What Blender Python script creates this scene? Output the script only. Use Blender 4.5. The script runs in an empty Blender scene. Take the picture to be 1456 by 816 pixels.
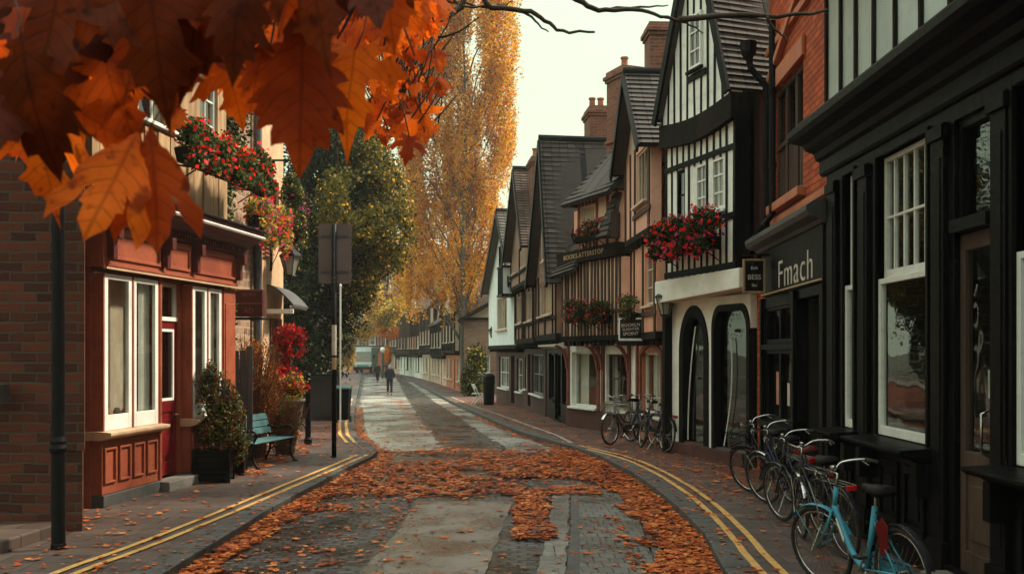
import bpy, bmesh, math, random
import numpy as np
from mathutils import Vector, Matrix, noise
S = bpy.context.scene; COL = S.collection
RN = random.Random(11); NR = np.random.RandomState(5)
F, CX, CY, EYE = 1400.0, 728.0, 500.0, 2.0      # camera constants in photo pixels / metres
rad = math.radians

def gz(y):                                       # street profile: level, then a gentle dip
    t = min(max((y - 20) / 40, 0), 1)
    return -0.43 * t * t * (3 - 2 * t)
def P(px, py, d): return Vector(((px - CX) / F * d, d, EYE - (py - CY) / F * d))
def G(px, py, off=0.0):
    d = 20.0
    for _ in range(40): d = (EYE - gz(d) - off) * F / (py - CY)
    return Vector(((px - CX) / F * d, d, gz(d) + off))

# ---------------------------------------------------------------- materials
MATS = {}
def nt(name):
    m = bpy.data.materials.new(name); m.use_nodes = True
    t = m.node_tree; b = t.nodes['Principled BSDF']
    MATS[name] = m
    return m, t, b
def nd(t, typ, **k):
    n = t.nodes.new(typ)
    for a, v in k.items():
        if a in n.inputs: n.inputs[a].default_value = v
        else: setattr(n, a, v)
    return n
def coords(t, mode='obj', rnd=True):
    if mode == 'uv': return nd(t, 'ShaderNodeUVMap').outputs[0]
    tc = nd(t, 'ShaderNodeTexCoord')
    if mode == 'obj': return tc.outputs['Object']
    s = nd(t, 'ShaderNodeSeparateXYZ'); t.links.new(tc.outputs['Object'], s.inputs[0])
    a = nd(t, 'ShaderNodeMath', operation='ADD'); t.links.new(s.outputs[0], a.inputs[0]); t.links.new(s.outputs[1], a.inputs[1])
    c = nd(t, 'ShaderNodeCombineXYZ'); t.links.new(a.outputs[0], c.inputs[0]); t.links.new(s.outputs[2], c.inputs[1])
    return c.outputs[0]
def mixc(t, fac, a, b, blend='MIX'):
    n = nd(t, 'ShaderNodeMix', data_type='RGBA', blend_type=blend)
    for i, v in ((0, fac), (6, a), (7, b)):
        if hasattr(v, 'links') or hasattr(v, 'is_output'): t.links.new(v, n.inputs[i])
        else: n.inputs[i].default_value = v if i == 0 else (*v, 1) if len(v) == 3 else v
    return n.outputs[2]
def ramp(t, src, a, b):
    n = nd(t, 'ShaderNodeMapRange', clamp=True); n.inputs[1].default_value = a; n.inputs[2].default_value = b
    t.links.new(src, n.inputs[0]); return n.outputs[0]
def noise_n(t, vec, scale, detail=5, stretch=None, rough=.6):
    if stretch:
        mp = nd(t, 'ShaderNodeMapping'); mp.inputs['Scale'].default_value = stretch; t.links.new(vec, mp.inputs[0]); vec = mp.outputs[0]
    n = nd(t, 'ShaderNodeTexNoise', Scale=scale, Detail=detail, Roughness=rough); t.links.new(vec, n.inputs['Vector']); return n.outputs[0]
def bump(t, b, h, s, dist=.02, prev=None):
    n = nd(t, 'ShaderNodeBump', Strength=s, Distance=dist); t.links.new(h, n.inputs['Height'])
    if prev: t.links.new(prev, n.inputs['Normal'])
    t.links.new(n.outputs[0], b.inputs['Normal']); return n.outputs[0]
def plain(name, c, c2=None, rough=.6, scale=4, b_s=.25, metal=0, stretch=None, fine=60, dirt=.35, spec=.28):
    """paint, plaster, metal: two tones mixed by noise, grime spots, fine bump"""
    m, t, b = nt(name); v = coords(t)
    c2 = c2 or tuple(x * .7 for x in c)
    n1 = noise_n(t, v, scale, 6, stretch); f = ramp(t, n1, .35, .68)
    col = mixc(t, f, c, c2)
    n2 = noise_n(t, v, scale * 5.3, 5, stretch); g = ramp(t, n2, .55, .8)
    mt = nd(t, 'ShaderNodeMath', operation='MULTIPLY'); t.links.new(g, mt.inputs[0]); mt.inputs[1].default_value = dirt
    col = mixc(t, mt.outputs[0], col, tuple(x * .45 for x in c2))
    t.links.new(col, b.inputs['Base Color'])
    r = ramp(t, n2, .2, .9); mr = nd(t, 'ShaderNodeMapRange'); t.links.new(n2, mr.inputs[0])
    mr.inputs[3].default_value = max(rough - .15, .03); mr.inputs[4].default_value = min(rough + .2, 1)
    t.links.new(mr.outputs[0], b.inputs['Roughness'])
    b.inputs['Metallic'].default_value = metal; b.inputs['Specular IOR Level'].default_value = spec
    n3 = noise_n(t, v, fine, 3, stretch)
    p = bump(t, b, n3, b_s, .01)
    bump(t, b, n1, b_s, .03, p)
    return m
def brick(name, c1, c2, mortar, w=.23, h=.075, ms=.012, rough=.8, mode='wall', b_s=.7, off=.5, dist=.012, wet=None, warp=.012, tint=.5, rowb=.5):
    m, t, b = nt(name); v = coords(t, mode)
    nz = nd(t, 'ShaderNodeTexNoise', Scale=3.0, Detail=3); t.links.new(v, nz.inputs['Vector'])
    sc = nd(t, 'ShaderNodeVectorMath', operation='SCALE'); sc.inputs[3].default_value = warp * 2; t.links.new(nz.outputs[1], sc.inputs[0])
    ad = nd(t, 'ShaderNodeVectorMath', operation='ADD'); t.links.new(v, ad.inputs[0]); t.links.new(sc.outputs[0], ad.inputs[1])
    bt = nd(t, 'ShaderNodeTexBrick', offset=off)
    for k, x in (('Scale', 1), ('Mortar Size', ms), ('Mortar Smooth', .25), ('Bias', 0), ('Brick Width', w), ('Row Height', h)): bt.inputs[k].default_value = x
    bt.inputs['Color1'].default_value = (0, 0, 0, 1); bt.inputs['Color2'].default_value = (1, 1, 1, 1); bt.inputs['Mortar'].default_value = (.5, .5, .5, 1)
    t.links.new(ad.outputs[0], bt.inputs['Vector'])
    n1 = noise_n(t, v, 1.1, 5); n2 = noise_n(t, v, 28, 5)
    col = mixc(t, bt.outputs['Color'], c1, c2)
    col = mixc(t, ramp(t, n1, .35, .7), col, mixc(t, tint, col, tuple(x * .45 for x in c1)))
    col = mixc(t, ramp(t, n2, .5, .8), col, mixc(t, .4, col, tuple(x * .5 for x in c2)))
    col = mixc(t, bt.outputs['Fac'], col, mortar)
    t.links.new(col, b.inputs['Base Color'])
    inv = nd(t, 'ShaderNodeMath', operation='SUBTRACT'); inv.inputs[0].default_value = 1; t.links.new(bt.outputs['Fac'], inv.inputs[1])
    p = bump(t, b, inv.outputs[0], b_s, dist)
    p = bump(t, b, bt.outputs['Color'], b_s * rowb, dist, p)
    bump(t, b, n2, .35, .012, p)
    b.inputs['Specular IOR Level'].default_value = .2 if wet is None else .45
    if wet is None: b.inputs['Roughness'].default_value = rough
    else:
        mr = nd(t, 'ShaderNodeMapRange', clamp=True); t.links.new(noise_n(t, v, .9, 6), mr.inputs[0])
        mr.inputs[1].default_value = .38; mr.inputs[2].default_value = .62; mr.inputs[3].default_value = wet; mr.inputs[4].default_value = rough
        t.links.new(mr.outputs[0], b.inputs['Roughness'])
    return m
def leafm(name, c, c2, trans=.5, vein=False, rough=.5):
    m, t, b = nt(name)
    v = coords(t); n = noise_n(t, v, 9 if vein else 3, 4)
    col = mixc(t, ramp(t, n, .35, .65), c, c2)
    if vein:
        uv = coords(t, 'uv'); s = nd(t, 'ShaderNodeSeparateXYZ'); t.links.new(uv, s.inputs[0])
        ab = nd(t, 'ShaderNodeMath', operation='ABSOLUTE'); t.links.new(s.outputs[0], ab.inputs[0])
        mid = ramp(t, ab.outputs[0], .022, .008)
        ml = nd(t, 'ShaderNodeMath', operation='MULTIPLY'); ml.inputs[1].default_value = .85; t.links.new(ab.outputs[0], ml.inputs[0])
        sb = nd(t, 'ShaderNodeMath', operation='SUBTRACT'); wn = nd(t, 'ShaderNodeMath', operation='MULTIPLY_ADD'); t.links.new(noise_n(t, uv, 2.6, 3), wn.inputs[0]); wn.inputs[1].default_value = .16; t.links.new(s.outputs[1], wn.inputs[2]); u2 = nd(t, 'ShaderNodeMath', operation='MULTIPLY'); t.links.new(ab.outputs[0], u2.inputs[0]); t.links.new(ab.outputs[0], u2.inputs[1]); w2 = nd(t, 'ShaderNodeMath', operation='MULTIPLY_ADD'); t.links.new(u2.outputs[0], w2.inputs[0]); w2.inputs[1].default_value = -.7; t.links.new(wn.outputs[0], w2.inputs[2]); t.links.new(w2.outputs[0], sb.inputs[0]); ml.inputs[1].default_value = .5; t.links.new(ml.outputs[0], sb.inputs[1])
        m8 = nd(t, 'ShaderNodeMath', operation='MULTIPLY'); m8.inputs[1].default_value = 7; t.links.new(sb.outputs[0], m8.inputs[0])
        fr = nd(t, 'ShaderNodeMath', operation='FRACT'); t.links.new(m8.outputs[0], fr.inputs[0])
        pp = nd(t, 'ShaderNodeMath', operation='PINGPONG'); pp.inputs[1].default_value = .5; t.links.new(fr.outputs[0], pp.inputs[0])
        side = ramp(t, pp.outputs[0], .085, .02)
        mx = nd(t, 'ShaderNodeMath', operation='MAXIMUM'); t.links.new(mid, mx.inputs[0]); t.links.new(side, mx.inputs[1])
        h = nd(t, 'ShaderNodeMath', operation='MULTIPLY'); h.inputs[1].default_value = .42; t.links.new(mx.outputs[0], h.inputs[0])
        col = mixc(t, h.outputs[0], col, tuple(x * .35 for x in c2))
        sp = noise_n(t, v, 45, 4); col = mixc(t, ramp(t, sp, .60, .72), col, tuple(x * .35 for x in c2)); bl = noise_n(t, v, 17, 3); col = mixc(t, ramp(t, bl, .60, .68), col, tuple(x * .5 for x in c2))
        bump(t, b, mx.outputs[0], .3, .004)
    t.links.new(col, b.inputs['Base Color']); b.inputs['Roughness'].default_value = rough
    b.inputs['Specular IOR Level'].default_value = .10
    b.inputs['Sheen Weight'].default_value = 0
    tr = nd(t, 'ShaderNodeBsdfTranslucent'); t.links.new(col, tr.inputs[0])
    mx = nd(t, 'ShaderNodeMixShader'); mx.inputs[0].default_value = trans
    t.links.new(b.outputs[0], mx.inputs[1]); t.links.new(tr.outputs[0], mx.inputs[2])
    t.links.new(mx.outputs[0], t.nodes['Material Output'].inputs[0])
    return m
def glass(name, tint=(1, 1, 1), base=.06):
    m, t, b = nt(name); t.nodes.remove(b)
    tr = nd(t, 'ShaderNodeBsdfTransparent'); tr.inputs[0].default_value = (*tint, 1)
    gl = nd(t, 'ShaderNodeBsdfGlossy'); gl.inputs['Roughness'].default_value = .015
    lw = nd(t, 'ShaderNodeFresnel', IOR=1.55)
    v = coords(t); n = noise_n(t, v, 1.3, 2)
    bp = nd(t, 'ShaderNodeBump', Strength=.12, Distance=.05); t.links.new(n, bp.inputs['Height']); t.links.new(bp.outputs[0], gl.inputs['Normal'])
    ad = nd(t, 'ShaderNodeMath', operation='ADD', use_clamp=True); ad.inputs[1].default_value = base; t.links.new(lw.outputs[0], ad.inputs[0])
    ge = nd(t, 'ShaderNodeNewGeometry'); iv = nd(t, 'ShaderNodeMath', operation='SUBTRACT'); iv.inputs[0].default_value = 1; t.links.new(ge.outputs['Backfacing'], iv.inputs[1]); mu = nd(t, 'ShaderNodeMath', operation='MULTIPLY'); t.links.new(ad.outputs[0], mu.inputs[0]); t.links.new(iv.outputs[0], mu.inputs[1])
    mx = nd(t, 'ShaderNodeMixShader'); t.links.new(mu.outputs[0], mx.inputs[0]); t.links.new(tr.outputs[0], mx.inputs[1]); t.links.new(gl.outputs[0], mx.inputs[2])
    t.links.new(mx.outputs[0], t.nodes['Material Output'].inputs[0]); return m

plain('black_paint', (.0055, .005, .0048), (.003, .003, .003), .42, 3, .12, spec=.05)
plain('black_iron', (.008, .008, .009), (.004, .004, .005), .4, 6, .2, spec=.10)
plain('dark_timber', (.020, .015, .012), (.009, .007, .006), .8, 3, .6, spec=.08, stretch=(1, 1, .25))
plain('brown_timber', (.075, .045, .03), (.035, .022, .016), .7, 3, .5, stretch=(1, 1, .2))
plain('red_timber', (.20, .06, .035), (.11, .035, .025), .65, 3, .4)
plain('white_render', (.80, .84, .76), (.62, .66, .59), .85, 1.6, .35, dirt=.4)
plain('teal_render', (.58, .70, .65), (.46, .57, .53), .85, 1.2, .2, dirt=.25)
plain('peach_render', (.64, .33, .21), (.50, .24, .15), .85, 1.2, .3)
plain('pink_render', (.66, .38, .28), (.52, .28, .20), .85, 1.2, .3)
plain('terracotta_render', (.50, .19, .10), (.36, .13, .07), .8, 1.4, .3)
plain('brown_render', (.32, .20, .14), (.21, .13, .09), .85, 1.3, .4)
plain('pale_render', (.74, .80, .78), (.60, .66, .64), .85, 1.2, .25)
plain('buff_render', (.58, .47, .35), (.42, .34, .25), .85, 1.3, .3)
plain('sand_render', (.62, .40, .23), (.38, .25, .15), .85, 1.8, .6)
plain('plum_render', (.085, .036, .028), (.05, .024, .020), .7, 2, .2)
plain('shop_red', (.31, .078, .034), (.21, .046, .024), .5, 2.6, .2, dirt=.75)
plain('door_red', (.16, .008, .010), (.10, .006, .008), .35, 2.2, .1)
plain('cornice_red', (.10, .018, .014), (.06, .012, .010), .45, 3, .15)
plain('white_paint', (.74, .76, .70), (.58, .60, .55), .4, 3, .12, dirt=.4)
plain('grey_paint', (.20, .22, .21), (.13, .145, .14), .4, 3, .12)
plain('cream_wood', (.52, .36, .22), (.36, .24, .15), .55, 4, .3, stretch=(1, 1, .3))
plain('oak_board', (.46, .30, .15), (.20, .12, .06), .75, 5, .6, stretch=(1, 1, .12), dirt=.6)
plain('grey_board', (.09, .085, .08), (.04, .038, .036), .8, 5, .6, stretch=(1, 1, .12))
plain('tan_render', (.68, .50, .38), (.54, .38, .28), .85, 1.5, .3)
plain('concrete_wet', (.27, .275, .245), (.18, .185, .165), .30, .6, .45, fine=120, dirt=.5)
plain('curtain_cloth', (.78, .77, .70), (.64, .63, .56), .9, 2, .1, dirt=.1)
plain('lead_dark', (.07, .07, .07), (.04, .04, .04), .6, 3, .2)
plain('lead_grey', (.085, .085, .085), (.05, .05, .05), .5, 3, .2, metal=.4)
plain('pipe_grey', (.11, .12, .13), (.06, .065, .07), .35, 3, .15, metal=.2)
plain('board_grey', (.13, .10, .092), (.10, .076, .07), .5, 2, .08, dirt=.2)
plain('kerb_stone', (.085, .085, .078), (.045, .045, .042), .6, 3, .5)
plain('step_stone', (.16, .15, .13), (.09, .085, .075), .7, 3, .5)
plain('board_dark', (.035, .032, .032), (.022, .02, .02), .5, 2, .08)
plain('pale_infill', (.55, .46, .36), (.36, .29, .22), .8, 1.2, .1)
plain('bench_slat', (.085, .19, .19), (.04, .11, .12), .4, 6, .4, stretch=(.2, 1, 1))
plain('bike_blue', (.05, .25, .34), (.035, .19, .27), .22, 2, .05, dirt=.2)
plain('bike_black', (.015, .016, .018), (.01, .01, .012), .22, 2, .05)
plain('bike_navy', (.02, .03, .06), (.015, .02, .045), .22, 2, .05)
plain('rubber', (.012, .012, .012), (.02, .019, .018), .75, 20, .3)
plain('chrome', (.42, .42, .40), (.28, .28, .27), .22, 8, .05, metal=1, dirt=.3)
plain('saddle_leather', (.008, .007, .007), (.014, .011, .010), .5, 12, .3, spec=.1)
plain('guard_red', (.13, .008, .008), (.08, .006, .006), .4, 3, .05, spec=.1)
plain('saddle_red', (.12, .018, .016), (.07, .012, .012), .5, 12, .3)
plain('red_plastic', (.42, .012, .010), (.30, .010, .008), .3, 3, .05)
plain('cable_rubber', (.01, .01, .01), None, .6)
plain('line_yellow', (.62, .36, .10), (.42, .25, .08), .65, 7, .4, dirt=.8)
plain('line_white', (.36, .34, .27), (.22, .21, .17), .65, 7, .4, dirt=.8)
plain('terracotta_pot', (.36, .13, .07), (.22, .085, .05), .8, 6, .3)
plain('urn_stone', (.14, .12, .09), (.07, .06, .045), .85, 9, .6)
plain('bark', (.06, .042, .03), (.028, .02, .016), .9, 6, .9, stretch=(1, 1, .3))
plain('bark_pale', (.13, .11, .09), (.04, .035, .03), .85, 8, .6, stretch=(1, 1, 2))
plain('soil', (.03, .02, .014), None, .95, 12, .8)
plain('lamp_glass', (.32, .32, .27), (.22, .22, .19), .12, 3, .05)
plain('sign_black', (.008, .0075, .0075), (.012, .011, .011), .5, 4, .08, spec=.06)
plain('sign_text', (.62, .58, .50), (.45, .42, .36), .5, 14, .05)
plain('sign_gold', (.50, .34, .15), (.35, .22, .10), .4, 14, .05)
plain('skin_tone', (.45, .26, .18), None, .55, 8, .05)
plain('coat_navy', (.012, .016, .028), (.008, .010, .018), .85, 14, .3)
plain('coat_black', (.010, .010, .012), (.02, .02, .02), .85, 14, .3)
plain('trouser_dark', (.012, .012, .015), None, .85, 14, .3)
plain('hat_blue', (.22, .42, .55), None, .85, 20, .3)
plain('hair_brown', (.03, .016, .01), None, .7, 30, .3)
plain('bus_teal', (.10, .36, .35), (.08, .28, .28), .3, 1, .03)
plain('bus_white', (.75, .82, .80), None, .35, 1, .03)
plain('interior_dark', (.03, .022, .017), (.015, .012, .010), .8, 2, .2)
plain('interior_warm', (.34, .18, .09), (.16, .08, .045), .7, 2.5, .2)
plain('paper', (.55, .50, .42), (.42, .38, .32), .8, 8, .05, dirt=.2)
plain('paper_pink', (.42, .20, .15), (.30, .14, .11), .8, 8, .05, dirt=.2)
plain('bin_lid', (.04, .09, .09), None, .4, 4, .1)
plain('earth', (.05, .045, .03), (.03, .04, .02), .95, .3, .5)
brick('brick_brown', (.135, .034, .017), (.032, .012, .008), (.068, .043, .030), .30, .112, .016, dist=.03, b_s=1.0, warp=.025)
brick('brick_orange', (.60, .115, .024), (.34, .055, .014), (.16, .05, .03), .26, .095, .012, dist=.03, b_s=1.0)
brick('brick_red', (.26, .085, .045), (.13, .045, .03), (.16, .11, .08), .23, .08, .012)
brick('brick_far', (.27, .15, .10), (.16, .09, .065), (.20, .15, .12), .24, .085, .012)
brick('stone_rubble', (.34, .20, .12), (.14, .08, .05), (.30, .22, .15), .30, .16, .03, warp=.07)
brick('roof_tile', (.075, .062, .053), (.024, .021, .020), (.006, .006, .006), .24, 1.0, .012, .75, 'uv', .5, warp=.004, dist=.02)
brick('roof_brown', (.13, .082, .055), (.05, .034, .027), (.012, .010, .009), .22, 1.0, .012, .7, 'uv', .5, warp=.004, dist=.02)
brick('roof_moss', (.13, .11, .08), (.055, .05, .038), (.02, .018, .015), .22, 1.0, .012, .7, 'uv', .5, warp=.004, dist=.02)
brick('setts', (.095, .085, .075), (.026, .023, .022), (.006, .005, .005), .19, .115, .016, .5, 'obj', .9, warp=.03, dist=.05, wet=.14, rowb=.5)
brick('setts_brown', (.085, .060, .045), (.035, .026, .022), (.012, .010, .009), .17, .10, .012, .62, 'obj', 1.0, warp=.03, dist=.03, wet=.28, rowb=.3)
brick('pavers_grey', (.16, .155, .135), (.10, .098, .085), (.03, .028, .025), .15, .22, .008, .55, 'obj', .6, warp=.012, dist=.012, wet=.22)
brick('slab_wet_sheen', (.27, .27, .24), (.19, .19, .17), (.07, .07, .06), .9, .55, .008, .35, 'obj', .15, warp=.012, dist=.006, wet=.05)  # wet surface; base colour raised in place of the sky's reflection
brick('flagstone', (.10, .068, .052), (.055, .038, .030), (.018, .013, .011), .75, .36, .009, .72, 'obj', .7, warp=.012, dist=.012, wet=.45)
brick('brick_paving', (.13, .062, .045), (.075, .038, .028), (.030, .02, .016), .21, .105, .009, .7, 'obj', .7, warp=.012, dist=.012, wet=.4)
plain('asphalt', (.075, .072, .064), (.048, .046, .042), .5, 1.1, .5, fine=160, dirt=.5)
plain('asphalt_pale', (.16, .16, .14), (.10, .10, .088), .38, .5, .5, fine=140, dirt=.5)
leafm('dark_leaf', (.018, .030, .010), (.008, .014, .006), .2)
leafm('dark_leaf_olive', (.16, .13, .016), (.075, .075, .014), .45)
leafm('ivy_leaf', (.035, .055, .016), (.018, .030, .010), .3)
leafm('gold_leaf', (.85, .45, .05), (.66, .30, .03), .62)
leafm('amber_leaf', (.74, .24, .02), (.52, .14, .015), .62)
leafm('yellow_leaf', (.70, .48, .06), (.46, .34, .05), .6)
leafm('rust_leaf', (.22, .06, .02), (.13, .035, .014), .4)
leafm('green_leaf', (.07, .11, .03), (.035, .06, .018), .4)
leafm('pale_leaf', (.20, .22, .08), (.12, .14, .05), .4)
leafm('red_bloom', (.80, .025, .012), (.62, .014, .010), .45)
leafm('orange_bloom', (.85, .13, .03), (.65, .07, .02), .45)
leafm('pink_bloom', (.50, .06, .22), (.40, .04, .16), .35)
leafm('crimson_leaf', (.24, .012, .018), (.14, .008, .012), .35)
leafm('twig_red', (.20, .07, .035), (.12, .045, .025), .1)
leafm('maple_orange', (.84, .165, .008), (.56, .075, .005), .6, True)
leafm('maple_rust', (.52, .075, .006), (.30, .034, .004), .55, True)
leafm('maple_shaded', (.14, .022, .003), (.07, .010, .002), .5, True)  # darker copy of the leaf: shade of overlapping leaves put into the colour
for i, (a, c) in enumerate((((.60, .15, .034), (.38, .09, .022)), ((.38, .078, .022), (.24, .048, .016)), ((.74, .28, .07), (.52, .17, .045)), ((.16, .06, .026), (.09, .034, .016)), ((.54, .11, .022), (.34, .066, .018)))):
    leafm('ground_leaf_%d' % i, a, c, .12, rough=.42)
glass('window_glass', (.90, .92, .90), .05)
glass('dark_glass', (.7, .73, .72), .05)
M = MATS

def wetground(name, c, c2, r0, r1, scale, crack=1.6):
    m, t, b = nt(name); v = coords(t)
    n1 = noise_n(t, v, scale, 7); n2 = noise_n(t, v, scale * 7, 6); n3 = noise_n(t, v, 170, 3); n4 = noise_n(t, v, scale * .45, 4)
    col = mixc(t, ramp(t, n1, .35, .62), c, c2); col = mixc(t, ramp(t, n2, .52, .74), col, tuple(x * .55 for x in c2)); col = mixc(t, ramp(t, n3, .45, .75), col, tuple(min(1, x * 1.35) for x in c))
    vo = nd(t, 'ShaderNodeTexVoronoi', feature='DISTANCE_TO_EDGE', Scale=crack); wv = nd(t, 'ShaderNodeTexNoise', Scale=2.0, Detail=6)
    t.links.new(v, wv.inputs['Vector']); sc = nd(t, 'ShaderNodeVectorMath', operation='SCALE'); sc.inputs[3].default_value = .55; t.links.new(wv.outputs[1], sc.inputs[0])
    ad = nd(t, 'ShaderNodeVectorMath', operation='ADD'); t.links.new(v, ad.inputs[0]); t.links.new(sc.outputs[0], ad.inputs[1]); t.links.new(ad.outputs[0], vo.inputs['Vector'])
    ck = ramp(t, vo.outputs[0], .010, .003); gate = ramp(t, n4, .48, .56); mm = nd(t, 'ShaderNodeMath', operation='MULTIPLY'); t.links.new(ck, mm.inputs[0]); t.links.new(gate, mm.inputs[1])
    col = mixc(t, mm.outputs[0], col, tuple(x * .25 for x in c2)); t.links.new(col, b.inputs['Base Color'])
    mr = nd(t, 'ShaderNodeMapRange', clamp=True); t.links.new(n1, mr.inputs[0]); mr.inputs[1].default_value = .40; mr.inputs[2].default_value = .60; mr.inputs[3].default_value = r1; mr.inputs[4].default_value = r0
    t.links.new(mr.outputs[0], b.inputs['Roughness']); p = bump(t, b, n3, .22, .005); p = bump(t, b, n1, .2, .03, p); inv = nd(t, 'ShaderNodeMath', operation='SUBTRACT'); inv.inputs[0].default_value = 1; t.links.new(mm.outputs[0], inv.inputs[1]); bump(t, b, inv.outputs[0], .6, .012, p)
    return m
wetground('asphalt_wet', (.17, .147, .125), (.085, .074, .062), .07, .42, .9)
wetground('concrete_damp', (.30, .295, .26), (.16, .158, .14), .07, .38, .5, .9)
# ---------------------------------------------------------------- mesh building
class MB:
    def __init__(s): s.v = []; s.f = []; s.m = []; s.uv = {}
    def add(s, vs, fs, mi=0):
        o = len(s.v); s.v += [tuple(x) for x in vs]; s.f += [tuple(i + o for i in f) for f in fs]; s.m += [mi] * len(fs); return s
    def hexa(s, c, mi=0):      # 8 corners: bottom 4 ccw, top 4
        return s.add(c, [(3, 2, 1, 0), (4, 5, 6, 7), (0, 1, 5, 4), (1, 2, 6, 5), (2, 3, 7, 6), (3, 0, 4, 7)], mi)
    def box(s, x0, x1, y0, y1, z0, z1, mi=0, j=0):
        if x0 > x1: x0, x1 = x1, x0
        if y0 > y1: y0, y1 = y1, y0
        if z0 > z1: z0, z1 = z1, z0
        c = [(x0, y0, z0), (x1, y0, z0), (x1, y1, z0), (x0, y1, z0), (x0, y0, z1), (x1, y0, z1), (x1, y1, z1), (x0, y1, z1)]
        if j: a, b, d = (RN.uniform(-j, j) for _ in range(3)); c = [(p[0] + (a if i < 4 else b), p[1] + d * .3, p[2]) for i, p in enumerate(c)]
        return s.hexa(c, mi)
    def bar(s, p, q, w, h, mi=0, up=(0, 0, 1)):     # rectangular bar from p to q
        p, q = Vector(p), Vector(q); d = (q - p).normalized(); up = Vector(up)
        if abs(d.dot(up)) > .98: up = Vector((0, 1, 0)) if abs(d.y) < .9 else Vector((1, 0, 0))
        a = d.cross(up).normalized() * w / 2; b = a.cross(d).normalized() * h / 2
        return s.hexa([p - a - b, p + a - b, q + a - b, q - a - b, p - a + b, p + a + b, q + a + b, q - a + b], mi)
    def tube(s, pts, r, seg=8, mi=0, cap=True, closed=False):
        pts = [Vector(p) for p in pts]; n = len(pts); rs = r if isinstance(r, (list, tuple)) else [r] * n
        vs = []; fs = []; prev = None
        for i, p in enumerate(pts):
            if closed: d = pts[(i + 1) % n] - pts[i - 1]
            else: d = pts[min(i + 1, n - 1)] - pts[max(i - 1, 0)]
            d = d.normalized() if d.length > 1e-9 else Vector((0, 0, 1))
            if prev is None: a = d.orthogonal().normalized()
            else: a = (prev - d * prev.dot(d)); a = a.normalized() if a.length > 1e-6 else d.orthogonal().normalized()
            prev = a; b = d.cross(a)
            for k in range(seg): t = 2 * math.pi * k / seg; vs.append(p + (a * math.cos(t) + b * math.sin(t)) * rs[i])
        for i in range(n if closed else n - 1):
            j = (i + 1) % n
            for k in range(seg): l = (k + 1) % seg; fs.append((i * seg + k, i * seg + l, j * seg + l, j * seg + k))
        if cap and not closed: fs.append(tuple(range(seg))[::-1]); fs.append(tuple((n - 1) * seg + k for k in range(seg)))
        return s.add(vs, fs, mi)
    def lathe(s, prof, c=(0, 0, 0), seg=12, mi=0):   # prof: (r, z)
        return s.tube([(c[0], c[1], c[2] + z + i * 1e-6) for i, (r, z) in enumerate(prof)], [max(r, .0008) for r, z in prof], seg, mi) if False else s._lathe(prof, c, seg, mi)
    def _lathe(s, prof, c, seg, mi):
        vs = [(c[0] + r * math.cos(2 * math.pi * k / seg), c[1] + r * math.sin(2 * math.pi * k / seg), c[2] + z) for r, z in prof for k in range(seg)]
        fs = [(i * seg + k, i * seg + (k + 1) % seg, (i + 1) * seg + (k + 1) % seg, (i + 1) * seg + k) for i in range(len(prof) - 1) for k in range(seg)]
        fs += [tuple(range(seg))[::-1], tuple((len(prof) - 1) * seg + k for k in range(seg))]
        return s.add(vs, fs, mi)
    def prism(s, pts, y0, y1, mi=0):                 # outline in (x,z), extruded along y
        n = len(pts); vs = [(x, y0, z) for x, z in pts] + [(x, y1, z) for x, z in pts]
        return s.add(vs, [tuple(range(n)), tuple(range(2 * n - 1, n - 1, -1))] + [((i + 1) % n, i, i + n, (i + 1) % n + n) for i in range(n)], mi)
    def plan(s, pts, z0, z1, mi=0):                  # outline in (x,y), extruded up
        n = len(pts); vs = [(x, y, z0) for x, y in pts] + [(x, y, z1) for x, y in pts]
        return s.add(vs, [tuple(range(n))[::-1], tuple(range(n, 2 * n))] + [(i, (i + 1) % n, (i + 1) % n + n, i + n) for i in range(n)], mi)
    def profile(s, prof, x0, x1, mi=0):              # moulding: (y,z) outline run along x
        n = len(prof); vs = [(x0, y, z) for y, z in prof] + [(x1, y, z) for y, z in prof]
        return s.add(vs, [tuple(range(n)), tuple(range(2 * n - 1, n - 1, -1))] + [((i + 1) % n, i, i + n, (i + 1) % n + n) for i in range(n)], mi)
    def slope(s, p0, p1, p2, p3, n, mi=0, sag=0, lift=.03, mseg=5):   # tiled roof plane in overlapping courses
        p0, p1, p2, p3 = map(Vector, (p0, p1, p2, p3)); nrm = (p1 - p0).cross(p3 - p0).normalized()
        if nrm.z < 0: nrm = -nrm
        L = (p1 - p0).length
        def pt(a, t): 
            q = (p0.lerp(p1, a)).lerp(p3.lerp(p2, a), t)
            return q - nrm * sag * math.sin(math.pi * a) * math.sin(math.pi * t)
        for i in range(n):
            a0, a1 = i / n, (i + 1) / n; j = RN.uniform(-.006, .006)
            for k in range(mseg):
                u0, u1 = k / mseg, (k + 1) / mseg; o = len(s.v); fi = len(s.f)
                A, B, C, D = pt(u0, a0), pt(u1, a0), pt(u1, a1), pt(u0, a1)
                s.v += [tuple(A + nrm * (lift + j)), tuple(B + nrm * (lift + j)), tuple(C), tuple(D), tuple(A - nrm * .005), tuple(B - nrm * .005)]
                s.f += [(o, o + 1, o + 2, o + 3), (o + 4, o + 5, o + 1, o)]; s.m += [mi, mi]
                sh = (i % 2) * .12
                s.uv[fi] = [(u0 * L + sh, i), (u1 * L + sh, i), (u1 * L + sh, i + .98), (u0 * L + sh, i + .98)]
                s.uv[fi + 1] = [(u0 * L + sh, i), (u1 * L + sh, i), (u1 * L + sh, i + .02), (u0 * L + sh, i + .02)]
        t = .09                                      # underside slab
        s.hexa([p0 - nrm * t, p1 - nrm * t, p2 - nrm * t, p3 - nrm * t, p0 - nrm * .006, p1 - nrm * .006, p2 - nrm * .006, p3 - nrm * .006], mi)
        return s
    def xf(s, mat):
        s.v = [tuple(mat @ Vector(p)) for p in s.v]; return s
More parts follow.
